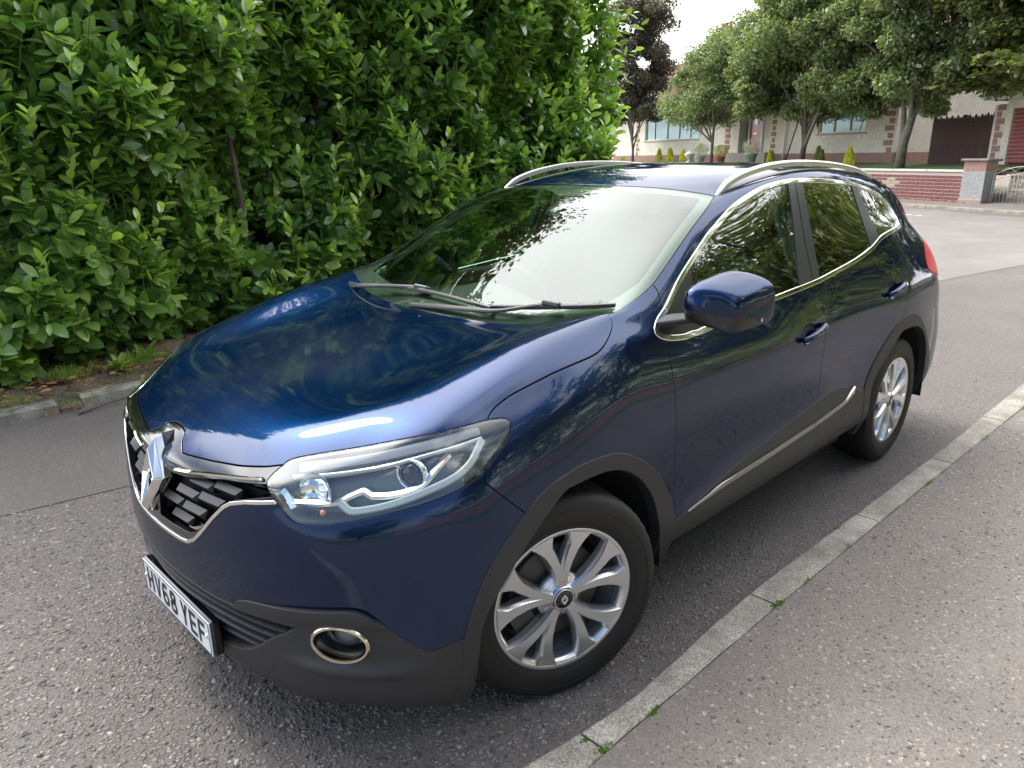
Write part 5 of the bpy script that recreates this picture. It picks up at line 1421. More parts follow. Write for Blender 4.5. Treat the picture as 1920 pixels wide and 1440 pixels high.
            me.set_sharp_from_angle(angle=R(28))
            return me
        M['spokeA'] = spoke(0, R(17.2)); M['spokeB'] = spoke(0, R(-17.2))
        mb = MB(); mb.lathe([(.0,-.045),(.078,-.045),(.080,-.032),(.060,-.024),(.046,-.020),(.042,-.008),(.038,-.004)][::-1], 60); me = mb.mesh('hub', MATS['alloy']); M['hub'] = me
        mb = MB(); mb.lathe([(.0,.0015),(.029,.001),(.0315,-.001),(.033,-.006)][::-1], 40); M['hub_cap'] = mb.mesh('hub_cap', MATS['gloss_black'])
        mb = MB(); mb.lathe([(.0305,.000),(.0325,.0015),(.0345,-.0005),(.0350,-.008)][::-1], 40); M['cap_ring'] = mb.mesh('cap_ring', MATS['alloy'])
        mb = MB(); o_ = [(0,.0175),(.0120,.004),(.0120,-.004),(0,-.0175),(-.0120,-.004),(-.0120,.004)]; i_ = [(0,.0075),(.0042,0),(.0042,0),(0,-.0075),(-.0042,0),(-.0042,0)]
        V = [(x, y, .0025) for x, y in o_]+[(x*.85, y*.85, .0042) for x, y in o_]+[(x, y, .003) for x, y in i_]
        mb.add(V, [(k, (k+1)%6, 6+(k+1)%6, 6+k) for k in range(6)]+[(6+k, 6+(k+1)%6, 12+(k+1)%6, 12+k) for k in range(6)]); M['cap_emblem'] = mb.mesh('cap_emblem', MATS['chrome'])
        mb = MB(); mb.lathe([(.0,.012),(.0075,.012),(.0088,.009),(.009,-.01)][::-1], 6, smooth=False); mb.lathe([(.0165,.004),(.0145,.004),(.013,-.012),(0,-.013)][::-1], 20); M['wheel_nut'] = mb.mesh('wheel_nut', MATS['steel'])
        mb = MB(); mb.lathe([(.070,-.060),(.155,-.060),(.158,-.063),(.158,-.080),(.155,-.083)][::-1], 64); mb.lathe([(.0,-.050),(.072,-.050),(.074,-.062)][::-1], 40); M['brake_disc'] = mb.mesh('brake_disc', MATS['brake_iron'])
        mb = MB()
        pts = [(.10,.0)]; poly = [(r_*math.cos(a), r_*math.sin(a)) for r_, rng in ((.172, np.linspace(-.42,.42,7)), (.098, np.linspace(.42,-.42,7))) for a in rng]
        mb.prism(poly, -.115, -.045); M['caliper'] = mb.mesh('caliper', MATS['brake_iron'])
        mb = MB(); mb.lathe([(.0,-.15),(.198,-.15)][::-1], 48); M['brake_shield'] = mb.mesh('brake_shield', MATS['liner'])
        mb = MB(); mb.lathe([(.0035,.006),(.0045,-.02),(.0045,-.03)][::-1], 8); M['valve'] = mb.mesh('valve', MATS['satin_black'])
        return M
    WM = wheel_meshes()
    s = -.3256
    def wheel(loc, ax, spin):
        a = Vector(ax).normalized(); z = Vector((0,0,1)); x = z.cross(a).normalized(); y = a.cross(x)
        M = Matrix((x, y, a)).transposed().to_4x4(); M.translation = Vector(loc)
        w = empty('wheel', car); w.matrix_world = M@Matrix.Rotation(spin, 4, 'Z')
        for nme in ('tyre','sidewall_ring','barrel','hub','hub_cap','cap_ring','brake_disc','brake_shield'): link(nme, WM[nme], w)
        e = link('cap_emblem', WM['cap_emblem'], w, rot=(0,0,-spin)); 
        link('caliper', WM['caliper'], w, rot=(0,0,-spin+R(200)))
        for k in range(5):
            an = 2*math.pi*k/5
            link('spoke', WM['spokeA'], w, rot=(0,0,an)); link('spoke', WM['spokeB'], w, rot=(0,0,an))
            link('wheel_nut', WM['wheel_nut'], w, loc=(.054*math.cos(an), .054*math.sin(an), -.021))
        link('valve', WM['valve'], w, loc=(.196*math.cos(R(36)), .196*math.sin(R(36)), -.03))
    yh = .872
    wheel((-math.sin(s)*(yh-.7), .7+math.cos(s)*(yh-.7), .345), (-math.sin(s), math.cos(s), 0), R(90+3))
    wheel((-math.sin(s)*(-(yh-.7)), -.7-math.cos(s)*(yh-.7), .345), (math.sin(s), -math.cos(s), 0), R(40))
    wheel((-2.646, .868, .345), (0,1,0), R(75)); wheel((-2.646, -.868, .345), (0,-1,0), R(10))

    # ---- wheel-arch liners, floor pan
    for curve in (K['fi'], K['ri']):
        for sg in (1, -1):
            curve = [(x, max(z, .285)) for x, z in curve]; mb = MB(); n = len(curve)
            V = [(x, sg*.902, z) for x, z in curve]+[(x, sg*.50, z) for x, z in curve]
            F = [(i, i+1, n+i+1, n+i) for i in range(n-1)]+[tuple(range(n, 2*n))]
            mb.add(V, F, False); mb.build('arch_liner', MATS['liner'], car)
    mb = MB(); mb.box((-1.32,0,.27), (1.6,1.62,.05)); mb.box((.40,0,.25),(.60,.9,.05)); mb.box((-2.6,0,.30),(1.3,.95,.08)); mb.box((-3.2,0,.33),(.3,1.3,.08)); mb.box((.1,0,.29),(1.0,.94,.06)); mb.build('floor_pan', MATS['liner'], car)
    mb = MB(); mb.box((0,0,.345),(.07,1.3,.07)); mb.box((-2.646,0,.345),(.09,1.3,.09)); mb.build('axle', MATS['liner'], car)
    mb = MB(); mb.box((.52,0,.62),(.10,1.05,.40)); mb.build('radiator', MATS['liner'], car)
    mb = MB(); mb.box((.10,0,.62),(.80,.96,.55)); mb.build('engine', MATS['liner'], car)

    # ---- door mirrors
    for sg in (1, -1):
        mm = empty('door_mirror', car)
        if sg == -1: mm.matrix_basis = Matrix.Translation((-.66,-.80,-.035))@Matrix.Rotation(R(-74),4,'Z')@Matrix.Translation((.58,.86,0))   # the far mirror is folded in
        st = [(-.705,1.0),(-.690,1.03),(-.655,1.04),(-.610,1.025),(-.570,1.0),(-.540,.975),(-.521,.92),(-.508,.82),(-.501,.62),(-.498,.3)]
        n = 64; P = []; T = []
        for (x, k) in st:
            t = (x+.705)/.204
            cy = .978-.022*t; cz = 1.198-.024*t; hy = .085*k; hz = .070*k*(1-.05*t)
            for i in range(n):
                a = 2*math.pi*i/n; c, q = math.cos(a), math.sin(a); p = 4.4
                d = (abs(c)**p+abs(q)**p)**(-1/p)
                yy = c*d; zz = q*d
                top_slope = -.016*(yy)-.010*yy*yy
                P.append((x+.028*yy*-1, cy+hy*yy, cz+hz*zz+top_slope))
        m = len(st)
        for i in range(m-1):
            for k in range(n):
                a, b, c_, d = i*n+k, i*n+(k+1)%n, (i+1)*n+(k+1)%n, (i+1)*n+k
                T += [(a, b, c_), (a, c_, d)]
        P.append((-.4985, .956, 1.174)); 
        for k in range(n): T.append(((m-1)*n+k, (m-1)*n+(k+1)%n, len(P)-1))
        P = np.array(P); T = np.array(T)
        nn = np.cross(P[T[:,1]]-P[T[:,0]], P[T[:,2]]-P[T[:,0]]); N = np.zeros_like(P)
        for k in range(3): np.add.at(N, T[:,k], nn)
        N /= np.maximum(np.linalg.norm(N, axis=1, keepdims=True), 1e-9)
        if (N[:, 0][P[:,0] > -.52]).mean() < 0: N = -N; T = T[:, ::-1].copy()
        hs = Surf(P, N, T, np.zeros(len(T), int))
        f = (P[:,2]-1.153)+.10*(P[:,1]-.978)-.10*(P[:,0]+.6)
        low, up = cut(hs, f)
        for nme, part, mt, of in (('cover', up, 'paint', .002), ('lower_shell', low, 'satin_black', 0)):
            pp = flange(offset(part, of), .008, .0015, ymid=False); pp = pp if sg == 1 else mirror_surf(pp)
            surf_obj(nme, pp, MATS[mt], mm)
        mb = MB(); L = []
        for i in range(n):
            a = 2*math.pi*i/n; c, q = math.cos(a), math.sin(a); d = (abs(c)**3.2+abs(q)**3.2)**(-1/3.2); L.append((-.695-.028*c*d, sg*(.978+.081*c*d), 1.198+.065*q*d-.016*c*d))
        mb.add(L, [tuple(range(n))]); mb.build('mirror_glass', MATS['mirror_glass'], mm)
        # arm from the sail panel to the housing
        mb = MB()
        ring = lambda x0, y, z, dx, dz: [(x0-dx, sg*y, z-dz), (x0+dx, sg*y, z-dz*.6), (x0+dx*.8, sg*y, z+dz*.7), (x0-dx*.8, sg*y, z+dz)]
        A = [ring(-.520,.800,1.112,.085,.030), ring(-.535,.845,1.122,.072,.026), ring(-.560,.890,1.130,.058,.020), ring(-.590,.94,1.138,.050,.015)]
        V = sum(A, []); F = []
        for i in range(3):
            for k in range(4): F.append((i*4+k, i*4+(k+1)%4, (i+1)*4+(k+1)%4, (i+1)*4+k))
        mb.add(V, F, True); o = mb.build('arm', MATS['plastic'], mm); sb = o.modifiers.new('s','SUBSURF'); sb.levels = 2; sb.render_levels = 2
        # clear ribbed repeater strip
        base = []
        for t in np.linspace(0, 1, 9):
            base.append(np.array((-.620-.050*t, (.965+.098*t), 1.128-.006*t+.012*t*t)))
        sweep(mirror_pts(base, sg), mirror_pts([unit((.55,.5,-.25))]*9, sg), [(-.006,-.006),(-.006,.004),(.006,.004),(.006,-.006)], name='repeater', mat=MATS['lamp_chrome'], parent=mm)
        for k in range(14):
            t = k/13; c = np.array((-.612-.050*t, sg*(.968+.098*t), 1.128-.006*t+.012*t*t)); b = MB(); b.box(c, (.002,.002,.011)); b.build('repeater_rib', MATS['gloss_black'], mm)

    # ---- door handles
    for (a, b) in (((-1.385,.905),(-1.590,.942)), ((-2.315,.972),(-2.510,1.007))):
        for sg in (1, -1):
            L = []; rr = []
            for t in np.linspace(0, 1, 15):
                x = a[0]+(b[0]-a[0])*t; z = a[1]+(b[1]-a[1])*t; p = side(x, z); n = nrm(p)
                o = .008+.026*math.sin(math.pi*min(1, max(0, t*1.02)))**.55
                L.append((p+n*o)*[1, sg, 1]); rr.append(.0165*(.62+.38*math.sin(math.pi*min(max(t,.03),.97))**.5))
            mb = MB(); mb.tube(L, rr, 14, squash=1.0); o_ = mb.build('door_handle', MATS['paint'], car)
            L2 = np.array(L)[2:-2]; N2 = np.array([unit((0, sg, .55))]*len(L2))
            sweep(L2+N2*.0125, N2, [(-.0075,-.004),(-.006,.003),(.006,.003),(.0075,-.004)], name='handle_strip', mat=MATS['chrome'], parent=o_)

    # ---- bright strip in the sill cladding
    for sg in (1, -1):
        L, Nn = onsurf([(-.555,.898,.434),(-.70,.892,.442),(-.834,.889,.451),(-1.228,.888,.462),(-1.60,.884,.476)], (0,1,0), 8)
        L2, N2 = onsurf([(-1.605,.884,.476),(-1.80,.884,.492),(-1.93,.884,.508),(-1.99,.884,.530),(-2.03,.888,.545)], (0,1,0), 8)
        for q, (A, B) in enumerate(((L, Nn), (L2, N2))):
            A = A+B*.004
            m_ = len(A); k = len(A); V = []; F = []
            for i in range(m_):
                t = i/(m_-1); w = (.003+.010*min(1, t*2.2)) if q == 0 else .012+.010*max(0, t-.55)/.45
                up = np.array((0,0,1.)); n = B[i]
                for (u, o) in ((-w, .0), (-w*.6, .006), (w*.8, .007), (w, .0)): V.append((A[i]+up*u+n*o)*[1, sg, 1])
            for i in range(m_-1):
                for c in range(3): F.append((i*4+c, i*4+c+1, (i+1)*4+c+1, (i+1)*4+c))
            F += [(0,1,2,3), tuple(((m_-1)*4+c) for c in (3,2,1,0))]
            mb = MB(); mb.add(V, F, False); mb.build('sill_strip', MATS['chrome_dark'], car)

    # ---- roof rails
    for sg in (1, -1):
        pts = [(-1.118,.596,1.492),(-1.150,.594,1.516),(-1.21,.590,1.548),(-1.36,.587,1.584),(-1.58,.585,1.610),(-1.85,.583,1.618),(-2.18,.583,1.607),(-2.45,.586,1.582),(-2.60,.588,1.555),(-2.70,.590,1.528)]
        L = crom(pts, 6); w = []
        m_ = len(L); V = []; F = []
        prof = [(-.013,-.030),(-.015,-.012),(-.012,-.003),(-.004,.0),(.006,-.001),(.013,-.008),(.016,-.020),(.013,-.034)]
        for i in range(m_):
            t = i/(m_-1); k = min(1, .15+5*min(t, 1-t))
            for (u, h) in prof: V.append((L[i][0], sg*(L[i][1]+.85*u*(.6+.4*k)), L[i][2]+.8*h*(.5+.5*k)))
        for i in range(m_-1):
            for c in range(8): F.append((i*8+c, i*8+(c+1)%8, (i+1)*8+(c+1)%8, (i+1)*8+c))
        mb = MB(); mb.add(V, F, True); o = mb.build('roof_rail', MATS['rail_silver'], car); o.data.set_sharp_from_angle(angle=R(50))
        # channel under the rail
        Lc, Nc = onsurf([(-1.14,.592,1.5),(-1.5,.585,1.55),(-2.0,.583,1.57),(-2.68,.59,1.52)], (0,0,1), 8)
        sweep(mirror_pts(Lc, sg), mirror_pts(Nc, sg), [(-.014,-.003),(-.014,.003),(.014,.003),(.014,-.003)], name='rail_seat', mat=MATS['satin_black'], parent=car)

    # ---- wipers
    def lift(pts, h):
        r = []
        for p in pts:
            q = fromdir(p, (0,0,1)); r.append(q+nrm(q)*h)
        return r
    def flat_arm(pts, ws, name, mat, parent, th=.006):
        L = crom(pts, 4); W = np.interp(np.linspace(0, 1, len(L)), np.linspace(0, 1, len(ws)), ws); V = []; F = []
        for i in range(len(L)):
            t = L[min(i+1, len(L)-1)]-L[max(i-1, 0)]; t = t/np.linalg.norm(t); n = unit((.45,0,.89)); s_ = np.cross(n, t); s_ /= np.linalg.norm(s_)
            for (u, h) in ((-1,-.5),(-1,.3),(-.55,1),(.55,1),(1,.3),(1,-.5)): V.append(L[i]+s_*u*W[i]+n*h*th)
        for i in range(len(L)-1):
            for k in range(6): F.append((i*6+k, i*6+(k+1)%6, (i+1)*6+(k+1)%6, (i+1)*6+k))
        F += [tuple(range(6))[::-1], tuple(range((len(L)-1)*6, len(L)*6))]
        mb = MB(); mb.add(V, F, True); o = mb.build(name, mat, parent)
        bm = bmesh.new(); bm.from_mesh(o.data); bmesh.ops.recalc_face_normals(bm, faces=bm.faces); bm.to_mesh(o.data); bm.free(); o.data.set_sharp_from_angle(angle=R(35))
        return o
    C_, Mx = scene.camera.matrix_world.translation, None
    w1 = empty('wiper', car); w2 = empty('wiper', car)
    flat_arm([(-.185,-.60,1.125),(-.175,-.50,1.130),(-.205,-.36,1.140),(-.225,-.25,1.147),(-.245,-.16,1.150)], [.013,.012,.009,.008,.008], 'arm', MATS['satin_black'], w1)
    flat_arm([(-.225,-.36,1.137),(-.228,-.20,1.143),(-.222,-.02,1.142),(-.215,.15,1.136),(-.210,.27,1.130)], [.007,.008,.008,.008,.006], 'blade', MATS['satin_black'], w1, .007)
    flat_arm([(-.160,-.13,1.100),(-.170,.05,1.112),(-.185,.20,1.120),(-.205,.31,1.127),(-.255,.42,1.150),(-.285,.49,1.163)], [.012,.013,.011,.008,.008,.009], 'arm', MATS['satin_black'], w2)
    flat_arm([(-.222,.25,1.130),(-.250,.38,1.142),(-.282,.50,1.155),(-.315,.62,1.168),(-.345,.715,1.180)], [.007,.008,.009,.008,.006], 'blade', MATS['satin_black'], w2, .008)
    for (c, w) in (((-.240,-.16,1.150), w1), ((-.283,.495,1.163), w2)):
        b = MB(); b.box(c, (.030,.070,.020), Matrix.Rotation(R(-20),3,'Y')@Matrix.Rotation(R(12),3,'Z'), bev=.005); b.build('blade_clip', MATS['satin_black'], w)

    # ---- cabin
    cb = empty('cabin', car)
    def rbox(name, c, d, mat, bev=.03, rot=None):
        mb = MB(); mb.box((0,0,0), d, rot, bev=bev); o = mb.build(name, mat, cb, loc=c)
        o.data.polygons.foreach_set('use_smooth', [True]*len(o.data.polygons)); o.data.set_sharp_from_angle(angle=R(50)); return o
    rbox('tub', (-1.75,0,.46), (2.6,1.5,.30), MATS['cabin_dark'])
    # dashboard follows the foot of the screen
    V = []; F = []; ys = np.linspace(-.70,.70,25)
    for y in ys:
        q = top(-.33+.0*abs(y), abs(y)*.92); x0 = -.24-.13*(abs(y)/.7)**2
        V += [(x0, y, 1.065+.04*(abs(y)/.7)**2), (-.55, y, 1.045), (-.80, y, 1.035+.05*math.exp(-((y+.37)/.16)**2)), (-.90, y, 1.00+.05*math.exp(-((y+.37)/.16)**2)), (-.92, y, .80), (-.85, y, .55)]
    for i in range(len(ys)-1):
        for k in range(5): F.append((i*6+k, (i+1)*6+k, (i+1)*6+k+1, i*6+k+1))
    mb = MB(); mb.add(V, F, True); mb.build('dashboard', MATS['cabin_dark'], cb)
    mb = MB(); Mr = Matrix.Translation((-1.02,-.37,.98))@Matrix.Rotation(R(-64),4,'Y')
    prof = [(.182+.015*math.cos(a), .015*math.sin(a)) for a in np.linspace(0, 2*math.pi, 13)[:-1]]
    mb.lathe(prof, 48, Mr, closed=True); mb.lathe([(.0,-.03),(.06,-.028),(.075,-.05)], 24, Mr)
    for an in (0, 140, 220):
        a = R(an); mb.tube([Mr@Vector((.06*math.cos(a),.06*math.sin(a),-.035)), Mr@Vector((.175*math.cos(a),.175*math.sin(a),-.01))], .014, 8)
    mb.build('steering_wheel', MATS['cabin_dark'], cb)
    for y in (.37,-.37):
        rbox('seat_cushion', (-1.45,y,.70), (.50,.50,.20), MATS['cabin_dark'], .06)
        rbox('seat_back', (-1.78,y,1.00), (.15,.48,.60), MATS['cabin_dark'], .05, Matrix.Rotation(R(-14),3,'Y'))
        rbox('headrest', (-1.86,y,1.38), (.10,.26,.17), MATS['cabin_dark'], .04, Matrix.Rotation(R(-8),3,'Y'))
    rbox('rear_seat', (-2.62,0,1.00), (.16,1.25,.60), MATS['cabin_dark'], .05, Matrix.Rotation(R(-18),3,'Y'))
    for y in (.42,0,-.42): rbox('headrest', (-2.74,y,1.36), (.10,.24,.14), MATS['cabin_dark'], .04)
    rbox('rear_view_mirror', (-.93,0,1.385), (.04,.24,.07), MATS['satin_black'], .018, Matrix.Rotation(R(-12),3,'Y'))
    rbox('sensor_housing', (-.88,0,1.425), (.13,.11,.045), MATS['satin_black'], .018, Matrix.Rotation(R(28),3,'Y'))
    for sg in (1, -1):
        rbox('belt', (-1.575, sg*.700, 1.23), (.055,.012,.52), MATS['belt_web'], .004, Matrix.Rotation(R(sg*20),3,'X')@Matrix.Rotation(R(8),3,'Y'))
        rbox('pillar_lining', (-1.64, sg*.712, 1.25), (.12,.03,.55), MATS['cabin_grey'], .01, Matrix.Rotation(R(sg*21),3,'X'))
        rbox('door_card', (-1.05, sg*.795, .86), (1.3,.05,.44), MATS['cabin_dark'], .02)
        rbox('door_card', (-2.20, sg*.785, .92), (1.2,.05,.50), MATS['cabin_dark'], .02)
build_details()
# ---------------------------------------------------------------- the houses, walls and trees across the street
ER = np.array([.41493258,.90985216,0]); DD = np.array([-.90985216,.41493258,0]); FO = np.array([-26.5,-4.75,0])
FM = Matrix((Vector(ER), Vector(DD), Vector((0,0,1)))).transposed().to_4x4(); FM.translation = Vector(FO)
def far_empty(name, a, d, z, label, cat, group=None, rz=0):
    o = empty(name); o.matrix_basis = FM@Matrix.Translation((a, d, z))@Matrix.Rotation(rz, 4, 'Z'); return tag(o, label, cat, group)

def roughcast(name, col):
    m, nt, b = node_mat(name); setp(b, rough=.9)
    tc = nt.nodes.new('ShaderNodeTexCoord'); C = tc.outputs['Object']
    v = nd(nt, 'ShaderNodeTexVoronoi', _Scale=26.0); nt.links.new(C, v.inputs['Vector']); s = nd(nt, 'ShaderNodeSeparateColor'); nt.links.new(v.outputs['Color'], s.inputs[0])
    n = nd(nt, 'ShaderNodeTexNoise', _Scale=.8, _Detail=8.0, _Roughness=.7); nt.links.new(C, n.inputs['Vector'])
    a = nt.nodes.new('ShaderNodeMapRange'); a.inputs['To Min'].default_value=.80; a.inputs['To Max'].default_value=1.12; nt.links.new(s.outputs[0], a.inputs['Value'])
    c = nt.nodes.new('ShaderNodeMapRange'); c.inputs['From Min'].default_value=.3; c.inputs['From Max'].default_value=.7; c.inputs['To Min'].default_value=.86; c.inputs['To Max'].default_value=1.06; nt.links.new(n.outputs['Fac'], c.inputs['Value'])
    ml = nd(nt, 'ShaderNodeMath', operation='MULTIPLY'); nt.links.new(a.outputs[0], ml.inputs[0]); nt.links.new(c.outputs[0], ml.inputs[1])
    sc = nd(nt, 'ShaderNodeVectorMath', operation='SCALE'); sc.inputs[0].default_value = col; nt.links.new(ml.outputs[0], sc.inputs['Scale']); nt.links.new(sc.outputs[0], b.inputs['Base Color'])
    bp = nd(nt, 'ShaderNodeBump', _Strength=.6, _Distance=.02); nt.links.new(v.outputs['Distance'], bp.inputs['Height']); nt.links.new(bp.outputs[0], b.inputs['Normal'])
    MATS[name] = m
roughcast('roughcast', (.78,.71,.61)); roughcast('roughcast_grey', (.33,.33,.32))
simple('house_brick', (.34,.20,.16), rough=.85, var=.3, vscale=12)
simple('wall_brick', (.17,.055,.050), rough=.8, var=.35, vscale=5)
simple('pale_brick', (.36,.29,.21), rough=.85, var=.2, vscale=5)
simple('mortar', (.60,.47,.42), rough=.9)
simple('mortar_grey', (.32,.22,.18), rough=.9)
simple('coping', (.58,.57,.54), rough=.75, var=.15, vscale=3)
simple('coping_dark', (.17,.15,.12), rough=.85, var=.3, vscale=6)
simple('upvc', (.74,.76,.78), rough=.35)
simple('blind', (.52,.68,.70), rough=.6)
simple('window_glass', (.20,.30,.33), rough=.06, spec=.9)
simple('fence_wood', (.055,.024,.020), rough=.75, bump=.6, bscale=60, var=.4, vscale=8)
simple('door_red', (.28,.010,.016), rough=.3, coat=.4)
simple('roller_red', (.45,.04,.085), rough=.4, var=.1)
simple('roof_tile', (.22,.115,.085), rough=.85, var=.35, vscale=14)
simple('terracotta', (.42,.14,.07), rough=.8)
simple('lawn', (.09,.13,.035), rough=.95, var=.4, vscale=10)
simple('iron_white', (.55,.53,.47), rough=.5)
simple('pot_green', (.22,.29,.22), rough=.6)
simple('pot_white', (.55,.55,.52), rough=.6)
simple('step_stone', (.45,.38,.32), rough=.8, var=.15)
simple('glow_gold', (.5,.35,.1), rough=.3, metal=1)

def brick_box(mb, x0, x1, y, z0, z1, depth): mb.box(((x0+x1)/2, y, (z0+z1)/2), (x1-x0, depth, z1-z0))
def course_wall(parent, a0, a1, z0, z1, y, mat, L=.215, H=.065, gap=.012, depth=.012, name='brick', palef=None, joined=True, limit=300):
    """real bricks standing proud of the mortar; the first `limit` as parts, the rest joined"""
    rows = int((z1-z0)/(H+gap)); cells = []
    for r_ in range(rows):
        z = z0+r_*(H+gap)+gap/2; off = (L+gap)/2 if r_ % 2 else 0
        x = a0-off
        while x < a1:
            xa, xb = max(x+gap/2, a0), min(x+L+gap/2, a1)
            if xb-xa > .03: cells.append((xa, xb, z, z+H))
            x += L+gap
    return cells

def boundary_wall():
    w = far_empty('boundary_wall', 0, 0, 0, 'low red brick garden wall with pale coping, right of the car roof', 'wall')
    mb = MB(); mb.box((-17.6,.11,.50), (34.0,.20,1.04)); mb.build('mortar_core', MATS['mortar'], w)
    L, H, g = .385, .085, .030
    cells = course_wall(w, -34.5, -.62, .03, 1.06, 0, None, L, H, g)
    cells.sort(key=lambda c: -(c[0]+c[1]))
    me = {}
    bad = lambda c: (-3.95 < (c[0]+c[1])/2 < -3.30 and .50 < c[2] < .82)
    k = 0; rest = MB()
    for c in cells:
        vis = c[0] > -5.4
        if vis and k < 295:
            key = (round(c[1]-c[0], 2), bad(c))
            if key not in me:
                b = MB(); b.box((0,0,0), (key[0]-.001,.03,H), bev=.004); me[key] = b.mesh('brick', MATS['pale_brick'] if key[1] else MATS['wall_brick'])
            link('brick', me[key], w, loc=((c[0]+c[1])/2, .002+rng.normal()*.002, (c[2]+c[3])/2)); k += 1
        else: rest.box(((c[0]+c[1])/2, .002, (c[2]+c[3])/2), (c[1]-c[0], .03, H))
    o = rest.build('brickwork', MATS['wall_brick'], w); o['kind'] = 'stuff'
    for i in range(24):
        a = -.64-i*1.45; b = MB(); b.box((a-.72,.10,1.095), (1.43,.30,.07), bev=.008); b.build('coping_slab', MATS['coping'], w)
    # gate pier
    p = far_empty('gate_pier', -.20, .12, 0, 'grey roughcast gate pier with brick top and dark cap beside the iron gate', 'pier')
    b = MB(); b.box((0,0,.64), (.80,.50,.92)); b.build('shaft', MATS['roughcast_grey'], p)
    b = MB(); b.box((0,0,.10), (.86,.56,.24), bev=.02); b.build('plinth', MATS['mortar_grey'], p)
    b = MB(); b.box((0,0,1.25), (.80,.50,.30)); b.build('neck', MATS['mortar_grey'], p)
    for r_ in range(4):
        for q in range(4):
            a = -.40+.215*q+(.1 if r_ % 2 else 0); wd = .2 if a+.2 < .41 else .41-a
            if wd < .05: continue
            b = MB(); b.box((a+wd/2-.003,-.252,1.140+r_*.072), (wd-.012,.012,.060)); b.build('brick', MATS['house_brick'], p)
    b = MB(); b.box((0,0,1.44), (1.02,.66,.09), bev=.03); b.build('cap', MATS['coping_dark'], p)
    # wrought-iron gates with an arched top
    g_ = far_empty('iron_gate', .27, .18, 0, 'pale wrought iron driveway gate with arched top at the right edge', 'gate')
    def bar(pts, r=.012, name='bar'):
        r *= .75; b = MB(); b.tube(pts, r, 6); b.build(name, MATS['iron_white'], g_)
    W_ = 1.75
    arch = [(W_*t, 0, .78+.36*math.sin(math.pi*(.5*t+.02))) for t in np.linspace(0, 1, 14)]
    arch2 = [(W_*t, 0, .98+.26*math.sin(math.pi*t)) for t in np.linspace(0, 1, 14)]
    bar(arch, .014, 'arch_rail'); bar(arch2, .014, 'arch_rail'); bar([(0,0,.10),(W_,0,.10)], .016, 'rail'); bar([(0,0,.04),(0,0,1.05)], .02, 'stile'); bar([(W_,0,.04),(W_,0,1.2)], .02, 'stile')
    for q in range(14):
        t = (q+.5)/14; bar([(W_*t,0,.10),(W_*t,0,.78+.36*math.sin(math.pi*(.5*t+.02)))], .008)
    bar([(W_*t, 0, .42+.14*math.sin(math.pi*t)) for t in np.linspace(0,1,10)], .008, 'scroll'); bar([(.0,0,1.0),(.45,0,1.22),(.9,0,.98)], .007, 'scroll'); bar([(.5,0,1.0),(.9,0,1.24)], .007, 'scroll')
    # brick step between the gate posts and the speckled wall behind
    s_ = far_empty('drive_wall', .30, 1.1, 0, 'pebble speckled low wall seen through the iron gate', 'wall')
    b = MB(); b.box((2.0,0,.42), (4.2,.2,1.0)); b.build('panel', MATS['pebble'], s_)
    b = MB(); b.box((2.0,0,.96), (4.2,.26,.09), bev=.01); b.build('coping', MATS['mortar_grey'], s_)
speckle('pebble', (.20,.17,.12), (.52,.47,.37), scale=22, stain=.3)
boundary_wall()

def far_ground():
    # pavement and kerb in front of the wall, lawn terraces behind it
    def quad(name, a0, a1, d0, d1, z0, z1, mat):
        P = [FM@Vector((a0,d0,z0)), FM@Vector((a1,d0,z0)), FM@Vector((a1,d1,z1)), FM@Vector((a0,d1,z1))]
        me = bpy.data.meshes.new(name); me.from_pydata([tuple(p) for p in P], [], [(0,1,2,3)]); me.materials.append(mat); return tag(link(name, me), kind='structure')
    quad('far_pavement', -60, 30, -1.95, 0.0, .085, .10, MATS['pavement_asphalt'])
    quad('driveway', .2, 6, 0, 6, .10, 1.0, MATS['road_far'])
    quad('front_lawn', -40, -.6, .2, 4.3, 1.0, 1.30, MATS['lawn']); quad('side_path', -7.6, -.6, 4.3, 9, 1.2, 1.2, MATS['step_stone'])
    for i in range(14):
        a0 = 8-i*1.62+.0; b = MB(); b.box((0,0,0), (1.60,.14,.17), bev=.012); o = b.build('far_kerb_stone', MATS['kerb_stone']); 
        sl = .10 if a0 < 1 else .04
        o.matrix_basis = FM@Matrix.Translation((a0-.8, -2.03-.10*max(0,(a0-.5))*.3, .010)); tag(o, kind='structure')
    # leaf litter at the foot of the wall
    n = 160; P = np.array([FM@Vector((rng.uniform(-2.6,-.2), rng.uniform(-.4,-.05), .10)) for _ in range(n)])
    tag(link('wall_leaf_litter', leaves_mesh('wall_leaf_litter', P, rng.normal(0,1,(n,3)), np.tile([[0,0,1.]],(n,1))+rng.normal(0,.5,(n,3)), rng.uniform(.05,.1,n), rng.uniform(.2,1,n), MATS['dead_leaf'])), kind='stuff')
    # broken white marks near the far gutter
    b = MB()
    for q in range(9): b.box((-1.2+q*.42+rng.normal()*.05, -4.6-.03*q, .007), (.26,.10,.003))
    o = b.build('road_marking', MATS['coping']); o.matrix_basis = FM; tag(o, kind='structure')
far_ground()

